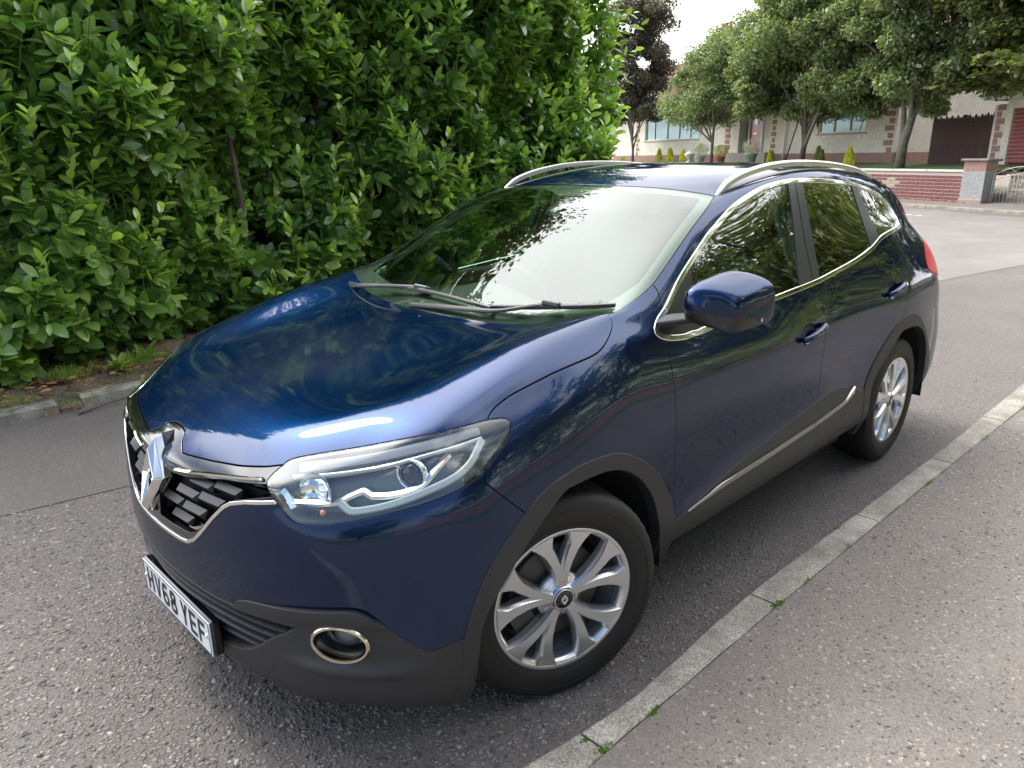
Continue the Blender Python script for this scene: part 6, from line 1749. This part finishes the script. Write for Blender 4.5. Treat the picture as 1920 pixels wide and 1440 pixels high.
def window(parent, a, d, z, w, h, panes, blind=True):
    f = empty('window', parent); f.matrix_basis = Matrix.Translation((a, d, z))
    t = .06
    for (c, s) in (((w/2,0,t/2),(w,.07,t)), ((w/2,0,h-t/2),(w,.07,t)), ((t/2,0,h/2),(t,.07,h-2*t)), ((w-t/2,0,h/2),(t,.07,h-2*t))):
        b = MB(); b.box(c, s); b.build('frame', MATS['upvc'], f)
    for x in panes[1:-1]:
        b = MB(); b.box((w*x,0,h/2), (.07,.075,h-2*t)); b.build('mullion', MATS['upvc'], f)
    for x0, x1 in zip(panes[:-1], panes[1:]):
        b = MB(); b.box((w*(x0+x1)/2,.02,h/2), (w*(x1-x0)-.02,.01,h-.08)); b.build('pane', MATS['house_glass'], f)
    n = int(w/.115)
    b = MB()
    for q in range(n): b.box((.07+(w-.14)*(q+.5)/n,.05,h/2), (.10,.006,h-.1), Matrix.Rotation(R(18),3,'Z'))
    o = b.build('vertical_blind', MATS['blind'], f)
    o['kind'] = 'stuff'
    b = MB(); b.box((w/2,.20,h/2), (w,.02,h)); b.build('room_shade', MATS['gap_black'], f)
    b = MB(); b.box((w/2,-.06,-.045), (w+.22,.16,.09), bev=.01); b.build('sill', MATS['step_stone'], f)
glass_material('house_glass', (.80,.92,.93), gain=1.0, ior=1.4)

def bungalow():
    h = far_empty('bungalow', -20, 4.2, 1.2, 'cream roughcast bungalow with tiled roof and brick plinth behind the trees', 'bungalow')
    X = lambda a: a+20
    # front wall with real openings
    def wall(a0, a1, z0, z1, mat=MATS['roughcast'], y=.0, t=.22):
        b = MB(); b.box((X((a0+a1)/2), y+t/2, (z0+z1)/2-1.2), (a1-a0, t, z1-z0)); return b.build('wall', mat, h)
    T, P0, E = 4.45, 1.72, 1.15
    wins = [(-28.85,-22.45,2.66,1.62,[0,.17,.42,.64,.84,1.0]), (-12.35,-9.40,2.62,1.42,[0,.32,.66,1.0]), (-37.8,-33.6,2.72,1.6,[0,.25,.5,.75,1])]
    edges = sorted([(w[0], w[1]) for w in wins]+[(-18.5,-15.9)])
    x = -46
    for a0, a1 in edges: wall(x, a0, P0, T); x = a1
    wall(x, -7.66, P0, T)
    for w in wins:
        wall(w[0], w[1], P0, w[2]); wall(w[0], w[1], w[2]+w[3], T)
        window(h, X(w[0]), .10, w[2]-1.2, w[1]-w[0], w[3], w[4])
    wall(-18.5,-15.9, 4.15, T)
    # porch recess with the front door
    b = MB(); b.box((X(-17.2),.56,1.6), (2.9,.1,3.4)); b.build('porch_back', MATS['roughcast'], h)
    for a in (-18.6,-15.8): b = MB(); b.box((X(a),.38,1.6), (.15,.36,3.3)); b.build('porch_side', MATS['roughcast'], h)
    b = MB(); b.box((X(-17.1),-.05,.32), (3.4,1.1,.55), bev=.02); b.build('step', MATS['step_stone'], h)
    d = empty('front_door', h); d.matrix_basis = Matrix.Translation((X(-17.6), .47, .62))
    b = MB(); b.box((-.02,0,1.05), (.92,.06,2.1)); b.build('door_leaf', MATS['door_red'], d)
    for (c, s) in (((-.56,-.02,1.08),(.12,.09,2.2)), ((.52,-.02,1.08),(.10,.09,2.2)), ((-.02,-.02,2.2),(1.2,.09,.1)), ((-1.02,-.02,1.08),(.08,.09,2.2))):
        b = MB(); b.box(c, s); b.build('frame', MATS['upvc'], d)
    b = MB(); b.box((-.80,0,1.08), (.36,.03,2.1)); b.build('side_light', MATS['window_glass'], d)
    b = MB(); b.box((-.02,-.035,1.62), (.30,.02,.34)); b.build('door_glass', MATS['window_glass'], d)
    b = MB(); b.box((-.02,-.045,.98), (.36,.03,.06)); b.build('letter_box', MATS['glow_gold'], d)
    # brick plinth and quoins
    plw = [(-46,-18.7),(-15.7,-7.66)]
    for a0, a1 in plw:
        b = MB(); b.box((X((a0+a1)/2),.09,(E+P0)/2-1.2), (a1-a0,.24,P0-E)); b.build('plinth', MATS['mortar_grey'], h)
    cells = [c for a0, a1 in plw for c in course_wall(h, a0, a1, E, P0, 0, None, .215, .065, .011)]
    vis = [c for c in cells if c[0] > -30.5 and c[2] > 1.45]; vis.sort(key=lambda c: -c[0])
    me = None; rest = MB(); k = 0
    b = MB(); b.box((0,0,0), (.213,.02,.065)); bme = b.mesh('brick', MATS['house_brick'])
    for c in cells:
        if c in vis[:260] and abs((c[1]-c[0])-.215) < .012: link('brick', bme, h, loc=(X((c[0]+c[1])/2), -.036, (c[2]+c[3])/2-1.2))
        else: rest.box((X((c[0]+c[1])/2), -.036, (c[2]+c[3])/2-1.2), (c[1]-c[0],.02,.065))
    o = rest.build('plinth_brickwork', MATS['house_brick'], h); o['kind'] = 'stuff'
    for a in (-29.9,-19.6,-7.95):   # toothed quoins
        for q in range(9):
            wd = .46 if q % 2 else .26
            b = MB(); b.box((X(a)+(.15-wd/2 if a > -10 else wd/2-.13), -.012, .62+q*.30), (wd,.03,.22)); b.build('quoin', MATS['house_brick'], h)
    for a in (-19.45,-15.55):
        for q in range(8):
            wd = .34 if q % 2 else .2
            b = MB(); b.box((X(a), -.014, .60+q*.30), (wd,.03,.22)); b.build('quoin', MATS['house_brick'], h)
    # side wall going back
    b = MB(); b.box((X(-7.77),4.2,(P0+T)/2-1.2), (.22,8.0,T-P0)); b.build('side_wall', MATS['roughcast'], h)
    b = MB(); b.box((X(-7.74),4.2,(E+P0)/2-1.2), (.26,8.1,P0-E)); b.build('side_plinth', MATS['house_brick'], h)
    b = MB(); b.box((X(-26),8.2,1.6), (37,.2,3.4)); b.build('back_wall', MATS['roughcast'], h)
    # fascia, gutter, roof of overlapping tiles in courses
    b = MB(); b.box((X(-26.7),-.42,T-1.2+.02), (38.6,.03,.17)); b.build('fascia', MATS['upvc'], h)
    b = MB(); b.box((X(-26.7),-.18,T-1.2-.05), (38.5,.46,.02)); b.build('soffit', MATS['upvc'], h)
    b = MB(); b.tube([(X(-46),-.50,T-1.2+.10),(X(-7.4),-.50,T-1.2+.10)], .06, 8); b.build('gutter', MATS['upvc'], h)
    b = MB(); b.tube([(X(-14.55),-.10,0.1),(X(-14.55),-.10,T-1.2)], .045, 8); b.build('downpipe', MATS['upvc'], h)
    slope = R(34); n = 20; y0, z0 = -.5, T-1.2+.12
    rf = MB(); tile = []
    for r_ in range(n):
        s0 = r_*.30
        c = (X(-26.7)+.02*(r_ % 2), y0+math.cos(slope)*(s0+.17), z0+math.sin(slope)*(s0+.17)+.02)
        rf.box(c, (38.9-0*r_, .36, .028), Matrix.Rotation(slope+R(-3),3,'X'))
    rf.build('roof', MATS['roof_tile'], h)
    b = MB()
    for r_ in range(n):
        s0 = r_*.30
        for q in range(66):
            a = -34+q*.33+(.16 if r_ % 2 else 0)
            b.tube([(X(a), y0+math.cos(slope)*s0-.01, z0+math.sin(slope)*s0+.045), (X(a), y0+math.cos(slope)*(s0+.31), z0+math.sin(slope)*(s0+.31)+.03)], .035, 5, caps=False)
    o = b.build('roof_tiles', MATS['roof_tile'], h); o['kind'] = 'stuff'
    yr, zr = y0+math.cos(slope)*6.0, z0+math.sin(slope)*6.0
    b = MB(); b.box((X(-26.7), yr+2.5, zr-1.65), (38.9,.06,6.0), Matrix.Rotation(R(56),3,'X')); b.build('rear_roof', MATS['roof_tile'], h)
    b = MB(); b.tube([(X(-46.1), yr, zr+.03),(X(-7.3), yr, zr+.03)], .10, 8); b.build('ridge', MATS['roof_tile'], h)
    V = [(X(-7.5), -.45, T-1.2+.1), (X(-7.5), yr, zr), (X(-7.5), 8.4, T-1.2+.1)]
    b = MB(); b.add(V+[(v[0]-.2, v[1], v[2]) for v in V], [(0,2,1),(3,4,5),(0,1,4,3),(1,2,5,4),(2,0,3,5)]); b.build('gable', MATS['roughcast'], h)
    ch = empty('chimney', h); ch.matrix_basis = Matrix.Translation((X(-26.3), 4.2, zr-.35))
    b = MB(); b.box((0,0,.65), (1.5,.7,1.7)); b.build('stack', MATS['roughcast'], ch)
    b = MB(); b.box((0,0,1.55), (1.7,.9,.14), bev=.02); b.build('stack_cap', MATS['coping_dark'], ch)
    for q in (-.42,.0,.42):
        b = MB(); b.lathe([(.15,0),(.13,.1),(.115,.55),(.14,.58),(.14,.64),(.10,.64)], 14, Matrix.Translation((q,0,1.62))); b.build('chimney_pot', MATS['terracotta'], ch)
bungalow()

def fence_and_garage():
    f = far_empty('wooden_fence', -5.4, 3.7, 1.0, 'dark brown wooden gate fence with scalloped top between the bungalow and the garage', 'fence')
    n = 22; W_ = 2.75; bw = W_/n
    for k in range(n):
        x = bw*(k+.5); ph = (k % 2)
        top = 2.02+.035*math.cos(k*math.pi)+(.03 if k > 16 else 0)
        V = [(-bw/2+.004,0),(bw/2-.004,0),(bw/2-.004,top-.10),(bw/2-.03,top-.03),(0,top),(-bw/2+.03,top-.03),(-bw/2+.004,top-.10)]
        b = MB(); b.prism(V, -.01, .012, Matrix.Rotation(R(90),4,'X')); o = b.build('board', MATS['fence_wood'], f, loc=(x, rng.normal()*.003, 0))
    for z in (.5,1.1,1.7): b = MB(); b.box((W_/2,.04,z), (W_,.05,.09)); b.build('rail', MATS['fence_wood'], f)
    for x in (0.0,1.36,W_): b = MB(); b.box((x,.07,1.0), (.09,.09,2.1)); b.build('post', MATS['fence_wood'], f)
    g = far_empty('garage', -2.62, 3.6, 1.0, 'roughcast garage with red roller door and brick quoins at the right edge', 'garage')
    b = MB(); b.box((.27,.11,1.1), (.56,.22,2.45)); b.build('wall', MATS['roughcast'], g)
    b = MB(); b.box((3.6,.11,1.1), (.9,.22,2.45)); b.build('wall', MATS['roughcast'], g)
    b = MB(); b.box((1.9,.11,2.32), (3.2,.20,.30)); b.build('lintel', MATS['roughcast'], g)
    b = MB(); b.box((-.05,3,1.1), (.2,6,2.4)); b.build('side_wall', MATS['roughcast'], g)
    b = MB(); b.box((2.0,2.9,2.55), (4.7,6.4,.16)); b.build('roof', MATS['coping_dark'], g)
    b = MB(); b.box((2.0,-.34,2.56), (4.8,.04,.20)); b.build('fascia', MATS['upvc'], g)
    for q in range(10):
        wd = .30 if q % 2 else .15
        b = MB(); b.box((wd/2-.03,-.012,.10+q*.235), (wd,.03,.2)); b.build('quoin', MATS['house_brick'], g)
    for q in range(16):
        b = MB(); b.tube([(.58,.10,.06+q*.135),(3.16,.10,.06+q*.135)], .066, 8, squash=.5); b.build('roller_slat', MATS['roller_red'], g)
    # something pale and round-topped behind the fence
    s_ = far_empty('garden_shed', -4.0, 5.4, 1.0, 'pale green rounded roof showing just above the wooden fence', 'shed')
    b = MB(); b.lathe([(0,.95),(.35,.92),(.62,.82),(.80,.65),(.86,.45),(.86,-1.1)], 20, Matrix.Translation((.45,0,1.2))@Matrix.Diagonal((1.0,.6,1,1))); b.build('body', MATS['pot_white'], s_)
fence_and_garage()

# ---------------------------------------------------------------- trees and garden plants
TL = np.array([(0,0,0),(.45,.30,.05),(.45,-.30,.05),(1,0,-.05)]); TLT = np.array([(0,2,1),(1,2,3)])
def tree(name, M, label, cat, trunk, clusters, nleaf, leaf, mat, bark, group=None, limbs=9, flat=1.0, tr=.13, cl_r=.80, seed=1, needle=False):
    """trunk: list of (x,y,z); clusters: ellipsoids (cx,cy,cz,rx,ry,rz) filled with leaf clumps"""
    r_ = np.random.default_rng(seed)
    t = empty(name); t.matrix_basis = M; tag(t, label, cat, group)
    tv = [Vector(p) for p in trunk]
    mb = MB(); mb.tube(trunk, list(np.linspace(tr, tr*.55, len(trunk))), 10); mb.build('trunk', bark, t)
    top = tv[-1]
    C = []
    tot = sum(c[3]*c[4]*c[5] for c in clusters)
    for c in clusters:
        k = max(6, int(130*c[3]*c[4]*c[5]/tot))
        u = unitv(r_.normal(0,1,(k,3)))*(r_.uniform(.25,1,k)**.5)[:,None]
        C.append(np.array(c[:3])+u*np.array(c[3:6]))
    C = np.concatenate(C)
    for i in range(limbs):
        e = C[r_.integers(len(C))]; st = tv[-1] if i % 3 else tv[max(0, len(tv)-2)]
        m1 = Vector(st)*.55+Vector(e)*.45+Vector(r_.normal(0,.15,3)); pts = [st, m1, Vector(e)]
        mb = MB(); mb.tube([tuple(p) for p in crom([tuple(p) for p in pts], 3)], list(np.linspace(tr*.55, tr*.12, 7)), 7); mb.build('limb', bark, t)
    per = nleaf//len(C); P = []; 
    for c in C:
        rr = cl_r*r_.uniform(.6,1.35)
        u = unitv(r_.normal(0,1,(per,3)))*(r_.uniform(0,1,per)**.45)[:,None]*rr; u[:,2] *= .62*flat
        P.append(c+u)
    P = np.concatenate(P); n = len(P)
    d = unitv(r_.normal(0,1,(n,3))+np.array([0,0,-.25])); 
    if needle: d[:,2] *= .3
    nn = unitv(r_.normal(0,.6,(n,3))+np.array([0,0,1]))
    ti = np.clip(r_.beta(1.6,3,n)+.0, 0, 1)
    o = link('crown', leaves_mesh('crown', P, d, nn, leaf*r_.uniform(.6,1.3,n), ti, mat, 1.0, TL, TLT), t); o['kind'] = 'stuff'
    return t
def FT(a, d, z): return FM@Matrix.Translation((a, d, z))
def far_trees():
    tree('copper_tree', FT(-25.9,1.6,1.1), 'dark copper leaved tree beside the laurel hedge, in front of the wide window', 'tree', [(.15,0,0),(.1,0,.9),(.0,0,1.5)],
         [(-.9,0,3.6,2.0,1.8,1.5),(.2,0,5.9,2.2,1.9,1.9),(-1.0,0,8.2,2.6,1.9,2.0),(1.6,0,3.3,1.6,1.4,.9),(-2.4,0,5.6,1.8,1.5,2.2),(1.5,0,8.8,1.6,1.4,1.2)], 90000, .165, MATS['copper_leaf'], MATS['bark_grey'], tr=.10, seed=3)
    tree('garden_tree', FT(-17.2,1.6,1.1), 'small round green tree with one thin trunk, second tree from the hedge', 'tree', [(0,0,0),(.0,0,1.2),(.05,0,2.2)],
         [(-.6,0,3.4,3.0,1.9,1.15),(.1,0,4.9,2.3,1.8,1.2),(-2.2,0,4.2,1.6,1.4,1.1),(2.0,0,3.9,1.8,1.4,1.1),(.2,0,5.8,1.5,1.4,.8)], 60000, .14, MATS['tree_leaf'], MATS['bark_grey'], tr=.10, seed=4)
    tree('garden_tree', FT(-10.2,1.6,1.1), 'broad grey green tree with a forked trunk in front of the smaller window', 'tree', [(-.1,0,0),(.0,0,.9),(.05,0,1.5)],
         [(-.8,0,3.5,3.7,2.2,1.35),(-.3,0,5.9,3.6,2.4,1.9),(-.4,0,8.3,3.4,2.2,2.0),(2.2,0,3.8,2.3,1.6,1.2),(-3.0,0,5.2,2.0,1.6,1.8),(2.4,0,6.6,1.6,1.6,2.0)], 140000, .175, MATS['tree_leaf'], MATS['bark'], tr=.15, seed=5)
    tree('garden_tree', FT(-5.05,1.9,1.0), 'large dark green tree with a thick pale forked trunk left of the wooden fence', 'tree', [(-.05,0,0),(.0,0,1.0),(.22,0,1.9),(.3,0,2.4)],
         [(-.6,0,3.4,3.5,2.0,1.3),(.3,0,5.6,3.3,2.3,1.9),(.3,0,8.0,3.2,2.3,2.0),(2.6,0,3.8,2.5,1.5,1.1)], 140000, .175, MATS['tree_leaf'], MATS['bark_grey'], tr=.20, seed=6)
    tree('larch_tree', FT(1.2,3.1,1.0), 'dark feathery conifer hanging over the garage at the top right corner', 'tree', [(.6,1,0),(.6,1,2),(.5,1,5)],
         [(-1.5,-1.5,3.4,3.2,1.6,.9),(.2,-1.0,5.2,3.8,2,1.5),(-.8,-1.2,7.4,4.0,2,1.9),(1.8,-1.2,3.5,2.8,1.5,.9),(-3.2,-1.2,6.2,2.0,1.4,1.7)], 80000, .24, MATS['conifer_leaf'], MATS['bark'], tr=.22, seed=7, flat=.5, needle=True, cl_r=.75)
    tree('shrub', FT(-2.6,7.5,1.0), 'dark evergreen shrub showing above the wooden fence', 'shrub', [(0,0,0),(0,0,1)], [(0,0,2.3,2.0,1.5,.9)], 5000, .12, MATS['conifer_leaf'], MATS['bark'], limbs=3, seed=9)
    # second stem of the forked trunks
    for (a, d, pts, r0) in ((-10.2,1.6,[(-.02,0,.8),(.35,0,1.6),(.75,0,2.5)],.10), (-5.05,1.9,[(-.02,0,.7),(-.12,0,1.7),(-.25,0,2.6)],.14)):
        t = [o for o in bpy.data.objects if o.name.startswith('garden_tree') and abs((FM.inverted()@o.matrix_basis.translation).x-a) < .1][0]
        mb = MB(); mb.tube(crom(pts, 3), list(np.linspace(r0, r0*.6, 7)), 9); mb.build('limb', MATS['bark_grey'], t)
    # small golden conifers, pots and border plants in front of the bungalow
    def cone(a, d, z, h_, r_, mat, label, grp='small golden conifers in front of the bungalow'):
        n = 700; k = rng.uniform(0,1,n)**.7; ang = rng.uniform(0,6.28,n); rr = r_*(1-k)**.8*(.35+.65*(1-(1-k)**8))+.02
        P = np.stack([rr*np.cos(ang), rr*np.sin(ang), k*h_], 1); d_ = unitv(np.stack([np.cos(ang)*.5, np.sin(ang)*.5, np.ones(n)], 1))
        t = empty('dwarf_conifer'); t.matrix_basis = FT(a, d, z); tag(t, label, 'shrub', grp)
        link('foliage', leaves_mesh('foliage', P, d_, unitv(P*[1,1,0]+.01), rng.uniform(.06,.12,n), rng.uniform(.3,1,n), mat, 1.0, TL, TLT), t)['kind'] = 'stuff'
        b = MB(); b.tube([(0,0,-.2),(0,0,h_*.5)], .02, 6); b.build('stem', MATS['bark'], t)
    cone(-24.05,2.5,1.25,.80,.22,MATS['yellow_leaf'],'slim golden conifer right behind the copper tree trunk')
    cone(-22.0,2.0,1.25,.85,.26,MATS['yellow_leaf'],'golden conifer under the right part of the wide window')
    cone(-20.6,2.0,1.25,.70,.24,MATS['yellow_leaf'],'golden conifer second right of the wide window, near the white plant pot')
    cone(-12.3,1.5,1.20,.62,.16,MATS['yellow_leaf'],'small golden conifer beside the white downpipe')
    cone(-7.0,1.2,1.05,.85,.24,MATS['yellow_leaf'],'golden conifer between the two thick tree trunks')
    cone(-9.25,1.6,1.15,.80,.18,MATS['conifer_leaf'],'dark green upright conifer under the smaller window','dark upright conifers')
    cone(-9.02,1.6,1.15,.66,.15,MATS['conifer_leaf'],'shorter dark green conifer beside its twin under the smaller window','dark upright conifers')
    def pot(a, d, z, mat, pm, label, s=1.0, leaf=.07):
        t = empty('potted_plant'); t.matrix_basis = FT(a, d, z); tag(t, label, 'plant')
        b = MB(); b.lathe([(0,0),(.16*s,0),(.20*s,.06),(.27*s,.36*s),(.31*s,.38*s),(.31*s,.44*s),(.26*s,.44*s),(.24*s,.38*s),(0,.38*s)], 18); b.build('pot', pm, t)
        n = 900; u = unitv(rng.normal(0,1,(n,3)))*(rng.uniform(0,1,n)**.4)[:,None]*np.array([.48,.48,.36])*s+np.array([0,0,.74*s])
        link('foliage', leaves_mesh('foliage', u, rng.normal(0,1,(n,3))+[0,0,.5], rng.normal(0,1,(n,3)), rng.uniform(.5,1.2,n)*leaf, rng.uniform(0,1,n), mat, 1.0, TL, TLT), t)['kind'] = 'stuff'
    pot(-18.45,1.7,1.22,MATS['white_leaf'],MATS['pot_white'],'white flowering plant in a pale pot left of the thin tree trunk')
    pot(-16.55,1.7,1.22,MATS['yellow_leaf'],MATS['terracotta'],'yellow orange plant in a pot right of the thin tree trunk', .9)
    pot(-13.75,1.5,1.28,MATS['white_leaf'],MATS['pot_green'],'silvery plant in a green pot in front of the red door', 1.05)
    o = far_empty('garden_ornament', -19.9, 2.0, 1.25, 'small pale stone urn between the golden conifer and white plant', 'ornament')
    b = MB(); b.lathe([(.20,0),(.20,.08),(.08,.14),(.10,.22),(.26,.38),(.30,.52),(.24,.56),(.12,.60),(.06,.68),(0,.70)], 18); b.build('urn', MATS['pot_white'], o)
    # lamp post / pole left of the downpipe, leaning dark rod and white post in the garden
    p = far_empty('washing_pole', -11.75, 2.4, 1.15, 'dark thin pole leaning to the right in front of the bungalow', 'pole'); b = MB(); b.tube([(-.55,0,.2),(.12,0,2.1)], .028, 8); b.build('rod', MATS['gap_black'], p)
    p = far_empty('handrail', -18.9, 2.4, 1.2, 'pale handrail sloping up beside the front steps', 'handrail'); b = MB(); b.tube([(-1.1,0,1.0),(.9,0,1.75)], .02, 6); b.build('rail', MATS['upvc'], p); b = MB(); b.tube([(-1.1,0,0),(-1.1,0,1.0)], .02, 6); b.build('post', MATS['upvc'], p)
far_trees()

def surroundings():
    """what stands on the camera's side of the street and shows in the paintwork and windows"""
    def bush(x, y, r, h, mat, label, seed, n=9000, leaf=.07, cat='bush', name='garden_bush'):
        tree(name, Matrix.Translation((x, y, 0)), label, cat, [(0,0,0),(0,0,h*.4)], [(0,0,h*.48,r,r*.8,h*.45),(r*.4,.1,h*.35,r*.7,r*.6,h*.32),(-r*.4,.1,h*.35,r*.7,r*.6,h*.32)], n, leaf, mat, MATS['bark'], limbs=4, seed=seed, cl_r=.45)
    bush(-3.4,5.9,1.7,3.0,MATS['yellow_leaf'],'yellow green garden bush across the pavement, behind the camera',21)
    bush(-6.8,6.8,1.8,2.2,MATS['tree_leaf'],'rounded dark green bush beyond the yellow bush',22)
    bush(-.2,6.6,1.7,2.7,MATS['tree_leaf'],'rounded green bush on the near side of the yellow bush',23)
    bush(-10.5,7.0,2.0,2.6,MATS['yellow_leaf'],'yellow green bush farther down the pavement',24)
    bush(3.2,7.2,1.8,2.2,MATS['conifer_leaf'],'dark clipped bush behind the camera towards the front of the car',25)
    bush(-8.2,5.6,1.7,2.8,MATS['yellow_leaf'],'golden bush at the edge of the pavement behind the rear of the car',26)
    bush(-12.5,5.6,2.0,3.2,MATS['yellow_leaf'],'golden bush in front of the dark pavement conifer',27)
    for i, (x, y, h, r, mt) in enumerate(((-5.5,9.6,10.5,3.0,'conifer_leaf'),(-11,10,11.5,3.8,'tree_leaf'),(-.6,10.4,7.6,2.8,'conifer_leaf'),(-18,10,12,4.2,'tree_leaf'),(14,9.5,5.6,3.0,'tree_leaf'),(-37,1.5,10,4.5,'tree_leaf'),(-26.8,4.4,9.5,3.4,'conifer_leaf'),(-15.5,6.4,7.0,2.4,'conifer_leaf'),(-21,7.5,9.0,3.0,'conifer_leaf'),(-28,9.5,10.0,3.6,'tree_leaf'))):
        tree('street_tree', Matrix.Translation((x, y, 0)), ['dense dark conifer behind the yellow bush','tall spreading tree behind the far yellow bush','lower dark conifer behind the green bush','tallest spreading tree at the far end of the pavement','leafy tree ahead of the car on the camera side','big tree closing the far end of the street','dark round tree at the far corner of the driveway','dark conifer close to the pavement beyond the yellow bush','taller dark conifer farther along the pavement','spreading tree at the bend of the street'][i], 'tree', [(0,0,0),(0,0,h*.35)], [(0,0,h*.6,r,r,h*.42),(r*.4,0,h*.4,r*.7,r*.7,h*.25),(-r*.4,0,h*.4,r*.7,r*.7,h*.25)], 20000, .19, MATS[mt], MATS['bark'], limbs=5, seed=40+i, cl_r=.8, tr=.2)
    w = tag(empty('garden_wall', None, (-3,5.4,0)), 'low brick garden wall along the back of the camera side pavement', 'wall')
    b = MB(); b.box((0,0,.33), (16,.2,.66)); b.build('brick_face', MATS['house_brick'], w); b = MB(); b.box((0,0,.70), (16,.3,.07)); b.build('coping', MATS['coping'], w)
    me = bpy.data.meshes.new('near_lawn'); me.from_pydata([(-30,4.4,.06),(30,4.4,.06),(30,40,.06),(-30,40,.06)], [], [(0,1,2,3)]); me.materials.append(MATS['lawn']); tag(link('near_lawn', me), kind='structure')
    # trees above and behind the hedge
    for i, (x, y, h, r) in enumerate(((-.8,-8.4,7.5,2.0),(-3.6,-7.9,9.2,2.2),(-6.6,-7.9,8.6,2.2))):
        tree('tall_tree', Matrix.Translation((x, y, 0)), ['dense tree rising behind the laurel hedge near the car nose','dense tree rising behind the middle of the laurel hedge','dense tree rising behind the far end of the laurel hedge'][i], 'tree', [(0,0,0),(0,0,h*.4)], [(0,0,h*.62,r,r,h*.38)], 26000, .17, MATS['conifer_leaf'], MATS['bark'], limbs=5, seed=60+i, cl_r=.8, tr=.2)
surroundings()
